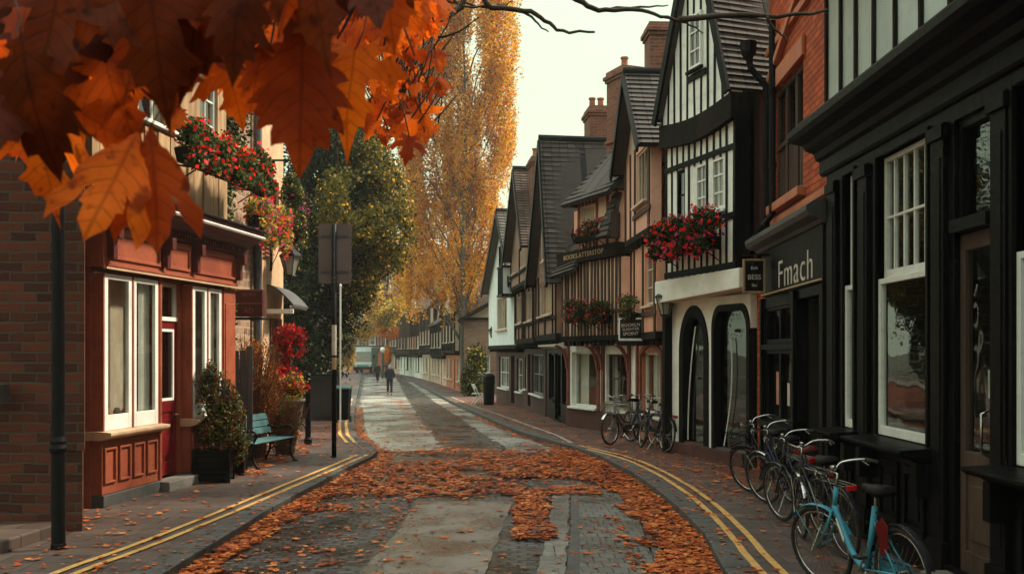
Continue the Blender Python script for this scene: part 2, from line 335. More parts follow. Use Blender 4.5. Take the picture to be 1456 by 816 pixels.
    def build(s, name, mats, parent=None, smooth=False, bevel=0, label=None):
        me = bpy.data.meshes.new(name); me.from_pydata(s.v, [], s.f)
        if not isinstance(mats, (list, tuple)): mats = [mats]
        for m in mats: me.materials.append(M[m])
        me.polygons.foreach_set('material_index', s.m)
        if smooth: me.polygons.foreach_set('use_smooth', [True] * len(s.f))
        if s.uv:
            ul = me.uv_layers.new(name='UVMap')
            for fi, c in s.uv.items():
                for li, q in zip(me.polygons[fi].loop_indices, c): ul.data[li].uv = q
        me.update()
        o = bpy.data.objects.new(name, me); COL.objects.link(o)
        if parent: o.parent = parent
        if bevel:
            b = o.modifiers.new('bevel', 'BEVEL'); b.width = bevel; b.segments = 2; b.limit_method = 'ANGLE'; b.harden_normals = False
        if smooth == 'auto': pass
        if label: o['label'] = label
        return o

def tag(o, label, cat, group=None, kind=None):
    if label: o['label'] = label
    if cat: o['category'] = cat
    if group: o['group'] = group
    if kind: o['kind'] = kind
    return o
def thing(name, label, cat, loc=(0, 0, 0), rz=0, group=None):
    o = bpy.data.objects.new(name, None); COL.objects.link(o); o.empty_display_size = .2
    o.location = loc; o.rotation_euler = (0, 0, rz); return tag(o, label, cat, group)
def copy_tree(o, parent=None):
    c = o.copy(); COL.objects.link(c); c.parent = parent
    for ch in list(KIDS(o)): copy_tree(ch, c)
    return c
def KIDS(o): return [x for x in COL.objects if x.parent == o]
def structure(o): o['kind'] = 'structure'; return o

def np_mesh(name, V, T, mats, mi=None, uv=None, parent=None, smooth=False, quad=3):
    """V (n,3), T (m,k) faces as numpy"""
    me = bpy.data.meshes.new(name); k = T.shape[1]
    me.vertices.add(len(V)); me.vertices.foreach_set('co', V.astype(np.float32).ravel())
    me.loops.add(T.size); me.loops.foreach_set('vertex_index', T.astype(np.int32).ravel())
    me.polygons.add(len(T)); me.polygons.foreach_set('loop_start', np.arange(0, T.size, k, dtype=np.int32))
    try: me.polygons.foreach_set('loop_total', np.full(len(T), k, dtype=np.int32))
    except Exception: pass
    for m in mats: me.materials.append(M[m])
    if mi is not None: me.polygons.foreach_set('material_index', mi.astype(np.int32))
    if uv is not None:
        ul = me.uv_layers.new(name='UVMap'); ul.data.foreach_set('uv', uv[T.ravel()].astype(np.float32).ravel())
    if smooth: me.polygons.foreach_set('use_smooth', np.ones(len(T), dtype=bool))
    me.update(calc_edges=True); me.validate()
    o = bpy.data.objects.new(name, me); COL.objects.link(o)
    if parent: o.parent = parent
    return o
def rand_rot(n, flat=0.0, rs=NR):
    """n random rotation matrices; flat>0 keeps normals near z"""
    z = rs.normal(size=(n, 3))
    if flat: z = z * (1 - flat) + np.array([0, 0, 1.0]) * flat * 3
    z /= np.linalg.norm(z, axis=1)[:, None]
    a = rs.normal(size=(n, 3)); x = np.cross(a, z); x /= np.linalg.norm(x, axis=1)[:, None]
    y = np.cross(z, x); return np.stack([x, y, z], axis=2)
def scatter(name, tv, tf, pos, rot, size, mats, weights, parent=None, uv=None, rs=NR, smooth=False, mi=None):
    n = len(pos); K = len(tv)
    V = np.einsum('nij,kj->nki', rot, tv) * size[:, None, None] + pos[:, None, :]
    T = (tf[None] + (np.arange(n) * K)[:, None, None]).reshape(-1, tf.shape[1])
    w = np.array(weights, float); w /= w.sum()
    if mi is None: mi = rs.choice(len(mats), n, p=w)
    mi = np.repeat(mi, len(tf))
    u = np.tile(uv, (n, 1)) if uv is not None else None
    return np_mesh(name, V.reshape(-1, 3), T, mats, mi, u, parent, smooth)
RH = (np.array([[0, -.5, 0], [.36, 0, .05], [0, .5, 0], [-.36, 0, .05]]), np.array([[0, 1, 2, 3]]))
def cloud_points(blobs, n, gap=.0, shell=.5, nscale=1.0, rs=NR, seed=0):
    """points in a set of ellipsoids (c, (rx,ry,rz)), thinned by noise so that gaps show"""
    vol = np.array([b[1][0] * b[1][1] * b[1][2] for b in blobs]) ** .7; vol /= vol.sum(); out = []
    tries = 0
    while len(out) < n and tries < n * 12:
        tries += 1
        c, r = blobs[rs.choice(len(blobs), p=vol)]
        d = rs.normal(size=3); d /= np.linalg.norm(d)
        rr = (shell + (1 - shell) * rs.rand()) * (1 + .12 * rs.normal())
        p = np.array(c) + d * np.array(r) * rr
        if gap:
            q = noise.noise(Vector((p[0] * nscale + seed, p[1] * nscale, p[2] * nscale)))
            if q < gap - .5 + rs.rand() * .25: continue
        out.append(p)
    return np.array(out)
def foliage(name, blobs, n, size, mats, weights, parent, gap=.35, shell=.45, nscale=1.0, flat=0, seed=0):
    rs = np.random.RandomState(seed + 17); pos = cloud_points(blobs, n, gap, shell, nscale, rs, seed)
    return scatter(name, RH[0], RH[1], pos, rand_rot(len(pos), flat, rs), size * (.6 + .8 * rs.rand(len(pos))), mats, weights, parent, rs=rs)

def text_mb(txt, size, depth=.006, shear=0, spacing=1.0, off=0):
    cu = bpy.data.curves.new('t', 'FONT'); cu.body = txt; cu.size = size; cu.extrude = depth; cu.offset = off; cu.shear = shear; cu.space_character = spacing
    cu.align_x = 'CENTER'; cu.align_y = 'CENTER'
    o = bpy.data.objects.new('t', cu); COL.objects.link(o); bpy.context.view_layer.update()
    me = bpy.data.meshes.new_from_object(o.evaluated_get(bpy.context.evaluated_depsgraph_get()))
    mb = MB(); mb.add([v.co[:] for v in me.vertices], [tuple(p.vertices) for p in me.polygons])
    bpy.data.objects.remove(o); bpy.data.curves.remove(cu); bpy.data.meshes.remove(me); return mb
# ---------------------------------------------------------------- buildings
class House:
    def __init__(s, name, label, A, B, cat='house', group=None):
        s.A = Vector(A); s.B = Vector(B); d = s.B - s.A; s.W = d.length; s.u = d / s.W; s.n = Vector((-s.u.y, s.u.x))
        s.z0 = gz(s.A.y); s.root = thing(name, label, cat, (s.A.x, s.A.y, s.z0), math.atan2(d.y, d.x), group)
        s.open = []
    def uv(s, px, py, w=0):
        dx, dz = (px - CX) / F, -(py - CY) / F
        o = s.A + s.n * w; den = s.n.x * dx + s.n.y
        t = (s.n.x * o.x + s.n.y * o.y) / den; p = Vector((dx * t, t)) - s.A
        return p.dot(s.u), EYE + dz * t - s.z0
    def rect(s, a, b, c, d, w=0):
        (u0, v0), (u1, v1) = s.uv(a, b, w), s.uv(c, d, w)
        return min(u0, u1), max(u0, u1), min(v0, v1), max(v0, v1)
    def world(s, u, w, v): p = s.A + s.u * u + s.n * w; return Vector((p.x, p.y, s.z0 + v))
    def wall(s, u0, u1, v0, v1, w, mat, thick=.22, name='wall', ops=None, parent=None):
        ops = [o for o in (s.open if ops is None else ops) if o[0] > u0 - .01 and o[1] < u1 + .01 and o[2] > v0 - .01 and o[3] < v1 + .01 and (len(o) < 5 or abs(o[4] - w) < .02)]
        us = sorted({u0, u1} | {x for o in ops for x in o[:2]}); vs = sorted({v0, v1} | {x for o in ops for x in o[2:4]})
        mb = MB(); b = w - thick
        for i in range(len(us) - 1):
            for j in range(len(vs) - 1):
                a, c, e, f = us[i], us[i + 1], vs[j], vs[j + 1]; mu, mv = (a + c) / 2, (e + f) / 2
                if any(o[0] < mu < o[1] and o[2] < mv < o[3] for o in ops): continue
                mb.add([(a, w, e), (c, w, e), (c, w, f), (a, w, f), (a, b, e), (c, b, e), (c, b, f), (a, b, f)], [(1, 0, 3, 2), (4, 5, 6, 7)])
        for a, c, e, f in [(u0, u1, v0, v1)] + [o[:4] for o in ops]:
            mb.add([(a, w, e), (c, w, e), (c, w, f), (a, w, f), (a, b, e), (c, b, e), (c, b, f), (a, b, f)], [(0, 1, 5, 4), (1, 2, 6, 5), (2, 3, 7, 6), (3, 0, 4, 7)])
        return mb.build(name, mat, parent or s.root)
    def body(s, D, v1, mat, u0=.01, u1=None, v0=-.6, w=0, name='side_wall'):
        u1 = s.W - .01 if u1 is None else u1; mb = MB(); t = .2; f = w - .221
        mb.box(u0, u0 + t, -D, f, v0, v1); mb.box(u1 - t, u1, -D, f, v0, v1); mb.box(u0 + t, u1 - t, -D, -D + t, v0, v1)
        mb.box(u0 + t, u1 - t, -D + t, f, v1 - .1, v1 - .002)
        return mb.build(name, mat, s.root)
    def window(s, u0, u1, v0, v1, w, mat='white_paint', cols=2, rows=2, pane='window_glass', fw=.05, bw=.022, curtain=.25, sill=.1, blind=False, deep=.07, name='window', cmat='curtain_cloth', sillmat=None, split=None):
        if not blind: s.open.append((u0, u1, v0, v1, w))
        y0, y1 = (w + .002, w + .06) if blind else (w - deep - .05, w - deep + .02)
        y0 += 0; mb = MB()
        mb.box(u0 + .002, u0 + fw, y0, y1, v0 + .002, v1 - .002); mb.box(u1 - fw, u1 - .002, y0, y1, v0 + .002, v1 - .002)
        mb.box(u0 + fw, u1 - fw, y0, y1 - .002, v0 + .002, v0 + fw * 1.3); mb.box(u0 + fw, u1 - fw, y0, y1 - .002, v1 - fw, v1 - .002)
        ym = (y0 + y1) / 2
        for i in range(1, cols): x = u0 + (u1 - u0) * i / cols; mb.box(x - bw / 2, x + bw / 2, ym - .012, ym + .018, v0 + fw * 1.3, v1 - fw)
        rr = split or [j / rows for j in range(1, rows)]
        for k in rr: z = v0 + (v1 - v0) * k; mb.box(u0 + fw, u1 - fw, ym - .014, ym + .022, z - bw * .7, z + bw * .7)
        o = mb.build(name, mat, s.root, bevel=.004)
        MB().box(u0 + fw * .8, u1 - fw * .8, ym - .006, ym - .002, v0 + fw, v1 - fw * .8).build('pane', pane, o)
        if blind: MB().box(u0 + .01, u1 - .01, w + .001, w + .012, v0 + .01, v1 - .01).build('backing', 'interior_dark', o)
        elif curtain:
            c = MB(); yb = w - deep - .16
            for a, b in ((u0 - .02, u0 + (u1 - u0) * curtain), (u1 - (u1 - u0) * curtain, u1 + .02)):
                n = 12; vs = []; fs = []
                for i in range(n + 1):
                    x = a + (b - a) * i / n; yy = yb + .03 * math.sin(i * 2.1)
                    vs += [(x, yy, v0 - .02), (x, yy, v1 + .02)]
                    if i: k = 2 * i; fs.append((k - 2, k, k + 1, k - 1))
                c.add(vs, fs)
            c.build('curtain', cmat, o)
        if sill: MB().box(u0 - .06, u1 + .06, y0 + .03, w + sill, v0 - .06, v0 - .002).build('sill', sillmat or mat, o, bevel=.008)
        return o
    def studs(s, us, v0, v1, w, mat='dark_timber', width=.11, name='timber_frame', rails=(), top=None, skip=(), extra=None, proud=.035, jit=.018):
        mb = MB()
        for u in us:
            t = v1 if top is None else min(v1, top(u))
            segs = [(v0, t)]
            for o in skip:
                if o[0] - .02 < u < o[1] + .02:
                    ns = []
                    for a, b in segs:
                        if o[3] <= a or o[2] >= b: ns.append((a, b)); continue
                        if o[2] > a: ns.append((a, o[2]))
                        if o[3] < b: ns.append((o[3], b))
                    segs = ns
            for a, b in segs:
                if b - a > .08: mb.box(u - width / 2, u + width / 2, w + .003, w + proud, a, b, 0, jit)
        for (a, b, v, h) in rails: mb.box(a, b, w + .004, w + proud + .008, v - h / 2, v + h / 2, 0, 0)
        if extra: extra(mb)
        return mb.build(name, mat, s.root, bevel=.006)
    def gable(s, u0, u1, ve, va, wf, D, mat='roof_tile', n=22, oh=.22, over=.25, sag=.08, um=None, board='black_paint', wallmat=None, ve2=None, bh=.2):
        um = (u0 + u1) / 2 if um is None else um; ve2 = ve if ve2 is None else ve2
        k0 = (va - ve) / (um - u0); k1 = (va - ve2) / (u1 - um); mb = MB(); y0 = wf + over
        E0, E1 = (u0 - oh, ve - k0 * oh), (u1 + oh, ve2 - k1 * oh)
        mb.slope((E0[0], -D, E0[1]), (E0[0], y0, E0[1]), (um, y0, va), (um, -D, va), n, sag=sag)
        mb.slope((E1[0], y0, E1[1]), (E1[0], -D, E1[1]), (um, -D, va), (um, y0, va), n, sag=sag)
        r = mb.build('roof', mat, s.root)
        MB().tube([(um, y0 + .02, va + .02), (um, (y0 - D) / 2, va - sag * .3 + .02), (um, -D, va + .02)], .09, 8).build('ridge_tile', mat, r, smooth=True)
        b = MB(); y = y0 + .02
        b.bar((E0[0] - .01, y, E0[1] - bh / 2), (um, y, va - bh / 2), .05, bh, up=(0, 0, 1)); b.bar((um, y + .003, va - bh / 2), (E1[0] + .01, y + .003, E1[1] - bh / 2), .05, bh, up=(0, 0, 1))
        b.build('barge_board', board, r)
        if wallmat:
            g = MB(); g.prism([(u0, ve - .02), (u1, ve2 - .02), (um, va - .06)], wf - .2, wf); g.build('gable_wall', wallmat, s.root)
        s.roofline = lambda u: (ve + (u - u0) * k0 if u < um else ve2 + (u1 - u) * k1) - .1
        return r
    def chimney_at(s, px, d, wpx, dd, z0, pytop, pots, mat='brick_red'):
        p = P(px, pytop, d); q = Vector((p.x, p.y)) - s.A; w = wpx / F * d
        return s.chimney(q.dot(s.u), q.dot(s.n), dd, w, z0, p.z - s.z0, pots, mat)
    def chimney(s, u, y, w, d, z0, z1, pots=2, mat='brick_red', parent=None):
        mb = MB(); mb.box(u - w / 2, u + w / 2, y - d / 2, y + d / 2, z0, z1 - .3)
        mb.box(u - w / 2 - .04, u + w / 2 + .04, y - d / 2 - .04, y + d / 2 + .04, z1 - .3, z1 - .22)
        mb.box(u - w / 2 - .08, u + w / 2 + .08, y - d / 2 - .08, y + d / 2 + .08, z1 - .22, z1 - .12)
        mb.box(u - w / 2 - .02, u + w / 2 + .02, y - d / 2 - .02, y + d / 2 + .02, z1 - .12, z1)
        mb.box(u - w / 2 - .05, u + w / 2 + .05, y - d / 2 - .05, y + d / 2 + .05, z0 + (z1 - z0) * .45, z0 + (z1 - z0) * .45 + .1)
        c = mb.build('chimney', mat, parent or s.root, bevel=.01)
        for k in range(pots):
            yy = y + (k - (pots - 1) / 2) * d / max(pots, 1) * .9
            MB().lathe([(.10, 0), (.115, .05), (.09, .08), (.085, .28), (.11, .30), (.11, .34), (.07, .34), (.07, .2)], (u, yy, z1 - .001), 10).build('chimney_pot', 'terracotta_pot', c, smooth=False)
        return c
    def put_text(s, txt, u, v, w, size, mat, parent, shear=0, sx=1.0, spacing=1.0, name='lettering', sy=1.0, off=0):
        mb = text_mb(txt, size, .004, shear, spacing, off)
        mb.v = [(u - x * sx, w + z + .004, v + y * sy) for x, y, z in mb.v]
        return mb.build(name, mat, parent)

def jet(H, u0, u1, v, w, mat='dark_timber', n=10, h=.22):      # jetty beam with joist ends below
    mb = MB(); mb.box(u0, u1, w - .25, w + .03, v - h, v)
    for i in range(n):
        u = u0 + (u1 - u0) * (i + .5) / n; mb.box(u - .05, u + .05, w - .45, w - .02, v - h - .12, v - h - .002)
    return mb.build('jetty_beam', mat, H.root, bevel=.012)

# ---- R1: black bow-fronted shop, nearest on the right (facade x = 3.8, runs y 2 .. 11.9)
H = House('black_shop', 'long black shop with tall white sash windows behind the pale blue bicycle', (3.8, -1.0), (3.8, 11.9), 'shop')
Y = lambda y: y + 1.0
wins = [(10.90, 11.24, 1.15, 4.0), (8.98, 10.22, 1.15, 4.0), (5.35, 7.42, 1.15, 4.0), (1.2, 4.6, 1.15, 4.0)]
for i, (a, b, c, d) in enumerate(wins):
    a, b = Y(a), Y(b)
    for lo, hi, cols, rows in ((c, 2.72, 1, 1), (2.74, d, 5 if b - a > .6 else 2, 2)):
        if b - a > 1.5: cols = 6 if lo > 2 else 2
        H.open.append((a, b, lo, hi, 0)) if False else None
    H.open.append((a, b, c, d, 0))
    def sash(lo, hi, cols, rows, y, par, a=a, b=b):
        mb = MB(); fw = .06
        mb.box(a + .002, a + fw, y - .03, y + .03, lo, hi); mb.box(b - fw, b - .002, y - .03, y + .03, lo, hi)
        mb.box(a + fw, b - fw, y - .028, y + .028, lo, lo + .09); mb.box(a + fw, b - fw, y - .028, y + .028, hi - .055, hi)
        for k in range(1, cols): x = a + (b - a) * k / cols; mb.box(x - .014, x + .014, y - .018, y + .022, lo + .09, hi - .055)
        for k in range(1, rows): z = lo + (hi - lo) * (.5 if rows == 2 else k / rows); mb.box(a + fw, b - fw, y - .019, y + .023, z - .014, z + .014)
        o = mb.build('sash', 'white_paint', par, bevel=.004)
        MB().box(a + .04, b - .04, y - .008, y - .004, lo + .05, hi - .03).build('pane', 'window_glass', o)
    fr = MB(); fr.box(a - .05, a, -.16, .035, c - .04, d + .05); fr.box(b, b + .05, -.16, .035, c - .04, d + .05); fr.box(a, b, -.16, .034, d, d + .05)
    wroot = fr.build('window', 'black_paint', H.root, bevel=.005)
    w_in = -.03; cols = 1 if b - a < .6 else (5 if b - a < 1.5 else 8)
    sash(c, 2.75, 1 if b - a < 1.5 else 2, 1, w_in, wroot); sash(2.75, d, max(cols, 2), 2, w_in - .062, wroot)
    sl = MB(); sl.profile([(-.14, c - .14), (.16, c - .14), (.20, c - .11), (.30, c - .09), (.34, c - .06), (.34, c - .035), (.0, c - .012), (-.14, c - .005)], a - .18, b + .18)
    for x in (a - .1, b + .1): sl.prism([(x - .06, c - .45), (x + .06, c - .45), (x + .06, c - .145), (x - .06, c - .145)], .002, .18)
    sl.build('sill', 'black_paint', wroot, bevel=.006)
    pn = MB()
    n = 1 if b - a < .6 else 2 if b - a < 1.5 else 3
    for k in range(n):
        x0 = a + (b - a) * k / n + .06; x1 = a + (b - a) * (k + 1) / n - .06
        pn.box(x0, x1, .002, .03, .28, .36); pn.box(x0, x1, .002, .03, .84, .92); pn.box(x0, x0 + .07, .002, .03, .36, .84); pn.box(x1 - .07, x1, .002, .03, .36, .84)
        pn.box(x0 + .13, x1 - .13, .002, .02, .42, .78)
    pn.build('riser_panel', 'black_paint', H.root, bevel=.008)
# door bay 7.78 .. 8.46
da, db = Y(7.80), Y(8.46); H.open.append((da, db, .12, 3.98, 0))
dm = MB(); dm.box(da + .002, da + .09, -.12, -.05, .13, 3.0); dm.box(db - .09, db - .002, -.12, -.05, .13, 3.0); dm.box(da + .09, db - .09, -.12, -.051, 2.86, 3.0); dm.box(da + .09, db - .09, -.12, -.051, .13, .32); dm.box(da + .09, db - .09, -.12, -.051, .98, 1.16)
dm.box(da + .09, db - .09, -.115, -.075, .32, .98); dm.box(da + .15, db - .15, -.08, -.06, .42, .88)
dr = dm.build('door', 'brown_timber', H.root, bevel=.006)
MB().box(da + .08, db - .08, -.09, -.085, 1.14, 2.88).build('pane', 'window_glass', dr)
MB().tube([(da + .13, -.05, 1.15), (da + .13, .02, 1.18), (da + .13, .02, 1.5), (da + .13, -.05, 1.53)], .012, 8).build('handle', 'chrome', dr, smooth=True)
tm = MB(); tm.box(da + .002, db - .002, -.14, .05, 3.01, 3.12); tm.box(da + .002, da + .06, -.14, -.04, 3.12, 3.97); tm.box(db - .06, db - .002, -.14, -.04, 3.12, 3.97); tm.box(da + .06, db - .06, -.14, -.04, 3.9, 3.97)
tr = tm.build('transom_light', 'black_paint', H.root, bevel=.005); MB().box(da + .05, db - .05, -.10, -.095, 3.1, 3.92).build('pane', 'window_glass', tr)
MB().box(da - .05, db + .05, -.2, .28, -.2, .12).build('doorstep', 'step_stone', H.root, bevel=.02)
H.wall(0, H.W, -.5, 4.12, 0, 'black_paint', .2)
pl = MB()                                     # pilasters between the bays
for a, b in ((11.30, 11.86), (10.30, 10.82), (8.50, 8.90), (7.46, 7.76), (4.70, 5.28)):
    a, b = Y(a), Y(b); m_ = (a + b) / 2; hw = min((b - a) / 2 - .03, .13)
    pl.box(m_ - hw, m_ + hw, .003, .05, .34, 4.0); pl.box(m_ - hw - .03, m_ + hw + .03, .003, .08, -.1, .34); pl.box(m_ - hw - .03, m_ + hw + .03, .003, .08, 3.86, 3.98)
    pl.box(m_ - hw + .05, m_ + hw - .05, .05, .06, .5, 3.7); pl.build('pilaster', 'black_paint', H.root, bevel=.008); pl = MB()
MB().box(0, H.W, .003, .05, -.3, .16).build('plinth', 'black_paint', H.root)
co = MB(); co.profile([(-.2, 4.13), (.03, 4.13), (.05, 4.16), (.05, 4.30), (.10, 4.33), (.12, 4.40), (.22, 4.44), (.26, 4.50), (.40, 4.53), (.44, 4.58), (.44, 4.66), (.38, 4.69), (.34, 4.75), (.12, 4.86), (-.2, 4.9)], 0, H.W + .12)
co.build('cornice', 'black_paint', H.root, bevel=.004)
dn = MB()
H.wall(0, H.W, 4.88, 6.75, .02, 'teal_render', .2, name='upper_wall', ops=[])
H.studs([Y(y) for y in (11.78, 11.27, 10.78, 10.24, 9.67, 9.06, 8.45, 7.85, 7.2, 6.6, 6, 5.4, 4.8, 4.2, 3.6, 3)], 4.9, 6.75, .02, 'dark_timber', .065, rails=[(0, H.W, 6.65, .15)], jit=.006)
H.body(7.5, 6.75, 'brick_brown')
rf = MB(); rf.slope((-.2, .35, 6.7), (H.W + .02, .35, 6.7), (H.W + .02, -3.7, 9.4), (-.2, -3.7, 9.4), 22, sag=.05); rf.slope((H.W + .02, -7.9, 6.7), (-.2, -7.9, 6.7), (-.2, -3.7, 9.4), (H.W + .02, -3.7, 9.4), 22); rf.build('roof', 'roof_tile', H.root)
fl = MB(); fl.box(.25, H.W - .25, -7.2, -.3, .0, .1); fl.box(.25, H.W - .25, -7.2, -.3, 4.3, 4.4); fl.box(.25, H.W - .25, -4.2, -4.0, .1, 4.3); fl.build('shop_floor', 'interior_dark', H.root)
# dim goods in the window
ig = MB()
for y in (9.2, 9.55, 9.95, 6.0, 6.6, 7.0): x = Y(y); ig.box(x - .12, x + .12, -.75, -.45, .1, 1.0 + RN.random() * .5); ig.lathe([(.05, 0), (.09, .06), (.05, .2), (.03, .28)], (x, -.6, 1.55), 10)
ig.box(Y(9.0), Y(10.2), -1.6, -1.2, .1, 2.2); ig.box(Y(5.4), Y(7.4), -2.0, -1.6, .1, 2.1)
ig.build('shop_display', 'interior_warm', H.root, bevel=.01)
MB().box(Y(9.12), Y(9.19), -.30, -.29, 1.45, 2.1).box(Y(7.9), Y(8.12), -.13, -.125, 1.62, 1.85).build('window_card', 'paper', H.root)
for x in (Y(9.4), Y(8.15)):
    MB().tube([(x, -.55, 4.29), (x, -.55, 2.95)], .008, 6).lathe([(.04, .26), (.10, .12), (.16, 0), (.15, .0), (.03, .24)], (x, -.55, 2.7), 12).build('pendant_lamp', 'curtain_cloth', H.root)
R1 = H

# ---- R2: orange brick house with black shopfront
H = House('brick_shop', 'narrow orange brick shop with black painted front and an open dark doorway', (3.83, 11.93), (4.07, 16.85), 'shop')
W = H.W
# shopfront, proud of the brick (w = 0 front; brick upper at w=-.32)
a0, a1 = H.uv(1130, 500)[0], H.uv(1087, 500)[0]
d0, d1 = .25, a0 - .12
vt = 2.72
H.open += [(d0, d1, -.02, vt, 0), (a0 + .03, a1 - .03, .95, 2.02, 0), (a0 + .03, a1 - .03, 2.12, vt - .04, 0)]
H.wall(0.02, a1 + .12, -.5, 2.85, 0, 'black_paint', .15)
for (v0, v1) in ((.95, 2.02), (2.12, vt - .04)):
    mb = MB(); u0, u1 = a0 + .03, a1 - .03; um = (u0 + u1) / 2
    mb.box(u0 + .002, u0 + .06, -.1, -.02, v0 + .002, v1 - .002); mb.box(u1 - .06, u1 - .002, -.1, -.02, v0 + .002, v1 - .002); mb.box(um - .04, um + .04, -.1, -.021, v0 + .002, v1 - .002)
    mb.box(u0 + .06, u1 - .06, -.1, -.022, v0 + .002, v0 + .07); mb.box(u0 + .06, u1 - .06, -.1, -.022, v1 - .05, v1 - .002)
    o = mb.build('window', 'black_paint', H.root, bevel=.006); MB().box(u0 + .04, u1 - .04, -.06, -.055, v0 + .04, v1 - .03).build('pane', 'dark_glass', o)
    if v0 < 1.5:
        MB().box(um - .50, um - .36, -.052, -.048, 1.22, 1.55).build('notice', 'paper', o); MB().box(um + .2, um + .38, -.052, -.048, 1.2, 1.7).build('notice', 'paper_pink', o)
mb = MB(); mb.box(a0 - .02, a1 + .02, .002, .05, 2.03, 2.11); mb.box(a0 - .02, a1 + .02, .002, .12, .86, .94)
for k in (0, 1): u = a0 + .06 + k * (a1 - a0) / 2; mb.box(u, u + (a1 - a0) / 2 - .14, .002, .03, .2, .75)
mb.box(a0 - .13, a0 - .01, .002, .06, -.2, 2.84); mb.box(a1 - .0, a1 + .11, .002, .06, -.2, 2.84); mb.box(.04, .2, .002, .06, -.2, 2.84)
mb.build('shopfront_panel', 'black_paint', H.root, bevel=.008)
dr = MB().box(d0 + .02, d0 + .9, -1.05, -1.0, 0, 2.3).box(d0 + .1, d0 + .8, -1.0, -.98, .2, 1.0).build('door', 'black_paint', H.root, bevel=.008)
MB().tube([(d1 - .30, -.62, 1.12), (d1 - .30, -.50, 1.12), (d1 - .44, -.50, 1.12)], .022, 10).build('handle', 'cream_wood', dr, smooth=True)
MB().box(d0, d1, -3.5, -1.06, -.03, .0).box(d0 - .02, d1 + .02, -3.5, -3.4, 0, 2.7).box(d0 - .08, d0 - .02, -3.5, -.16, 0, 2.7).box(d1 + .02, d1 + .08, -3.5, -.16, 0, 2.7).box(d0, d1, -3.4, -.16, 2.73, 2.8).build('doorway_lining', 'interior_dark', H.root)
fb = H.uv(1128, 384)
f0, f1 = .06, H.uv(1083, 400, .05)[0]
sg = MB(); sg.box(f0, f1, -.15, .05, 2.86, 3.56); sb = sg.build('fascia_sign', 'sign_black', H.root, bevel=.006)
mb = MB(); mb.box(f0 + .02, f1 - .02, .051, .062, 2.88, 2.90); mb.build('sign_border', 'sign_gold', sb)
uc, vc = H.uv(1130, 385, .05)
H.put_text('Fmach', uc, vc + .0, .052, .42, 'sign_text', sb, 0, 1.7, 1.12, sy=1.35, off=-.004)
co = MB(); co.profile([(-.3, 3.57), (.06, 3.57), (.10, 3.62), (.22, 3.66), (.26, 3.72), (.26, 3.78), (.18, 3.83), (-.3, 3.95)], f0 - .05, f1 + .3)
co.build('shop_cornice', 'lead_grey', H.root, bevel=.005)
MB().box(f1 + .14, f1 + .26, -.29, .1, 3.3, 3.565).build('cornice_bracket', 'black_paint', H.root, bevel=.02)
# brick
wb = -.32
r = H.rect(1142, 270, 1100, 110, wb); r = (r[0], r[1], 4.42, 6.3)
mbw = MB(); u0, u1, v0, v1 = r
H.open.append((u0, u1, v0, v1, wb))
for k in range(3):
    x0 = u0 + (u1 - u0) * k / 3; x1 = u0 + (u1 - u0) * (k + 1) / 3
    mbw.box(x0 + .004, x0 + .07, wb - .14, wb - .06, v0, v1); mbw.box(x1 - .07, x1 - .004, wb - .14, wb - .06, v0, v1)
for z in (v0, v0 + .9, v1 - .08): mbw.box(u0 + .002, u1 - .002, wb - .13, wb - .05, z, z + .08)
wo = mbw.build('window', 'brown_timber', H.root, bevel=.006); MB().box(u0 + .02, u1 - .02, wb - .11, wb - .105, v0 + .02, v1 - .02).build('pane', 'dark_glass', wo)
sh = MB()
for k in range(14): x = u0 + (u1 - u0) * (k + .5) / 14; sh.box(x - .05, x + .045, wb - .104, wb - .085, v0 + .1, v0 + .88)
sh.build('shutter', 'brown_timber', wo, bevel=.004)
MB().box(u0 - .12, u1 + .12, wb - .05, wb + .12, v0 - .14, v0 - .003).build('sill', 'terracotta_render', wo, bevel=.01)
H.wall(0.02, W - .02, 3.96, 9.5, wb, 'brick_orange', .22, name='upper_wall')
H.wall(a1 + .125, W - .02, -.5, 3.955, wb + .2, 'brick_orange', .3, name='lower_wall', ops=[])
tr = MB(); tr.box(u0 - .15, u1 + .15, wb + .003, wb + .06, v1 + .01, v1 + .3); tr.box(.05, W - .05, wb + .003, wb + .07, 7.0, 7.12); tr.box(.05, W - .05, wb + .003, wb + .05, 4.1, 4.2)
tr.bar((u1 + .2, wb + .05, 6.5), (.2, wb + .05, 8.2), .1, .12)
tr.build('brick_course', 'terracotta_render', H.root, bevel=.01)
H.body(7.2, 9.5, 'brick_orange', w=wb)
rf = MB(); rf.slope((-.1, wb + .3, 9.4), (W + .1, wb + .3, 9.4), (W + .1, -4, 12), (-.1, -4, 12), 20); rf.slope((W + .1, -7.7, 9.4), (-.1, -7.7, 9.4), (-.1, -4, 12), (W + .1, -4, 12), 20); rf.build('roof', 'roof_tile', H.root)
for i, ux in enumerate((W - .30, W - .75)):
    pm = MB(); t_ = 6.9
    pts = [(ux, wb + .40, t_ + .05), (ux, wb + .36, t_ - .15), (ux, wb + .12, t_ - .42), (ux, wb + .10, t_ - .6), (ux, wb + .10, 4.0 if i == 0 else 3.98)]
    if i == 1: pts = [(ux, wb + .1, 7.4), (ux, wb + .1, 5.5), (ux, wb + .1, 4.25), (ux + .06, wb + .22, 4.08), (ux + .4, wb + .34, 3.86), (ux + .9, wb + .42, 3.6)]
    pm.tube(pts, .055, 10)
    for z in (6.2, 5.0): pm.lathe([(.07, 0), (.07, .08)], (ux, wb + .1, z), 10)
    if i == 0: pm.lathe([(.06, 0), (.13, .12), (.14, .3), (.13, .3)], (ux, wb + .4, t_), 10)
    pm.build('downpipe', 'black_iron', H.root, smooth=False)
R2 = H
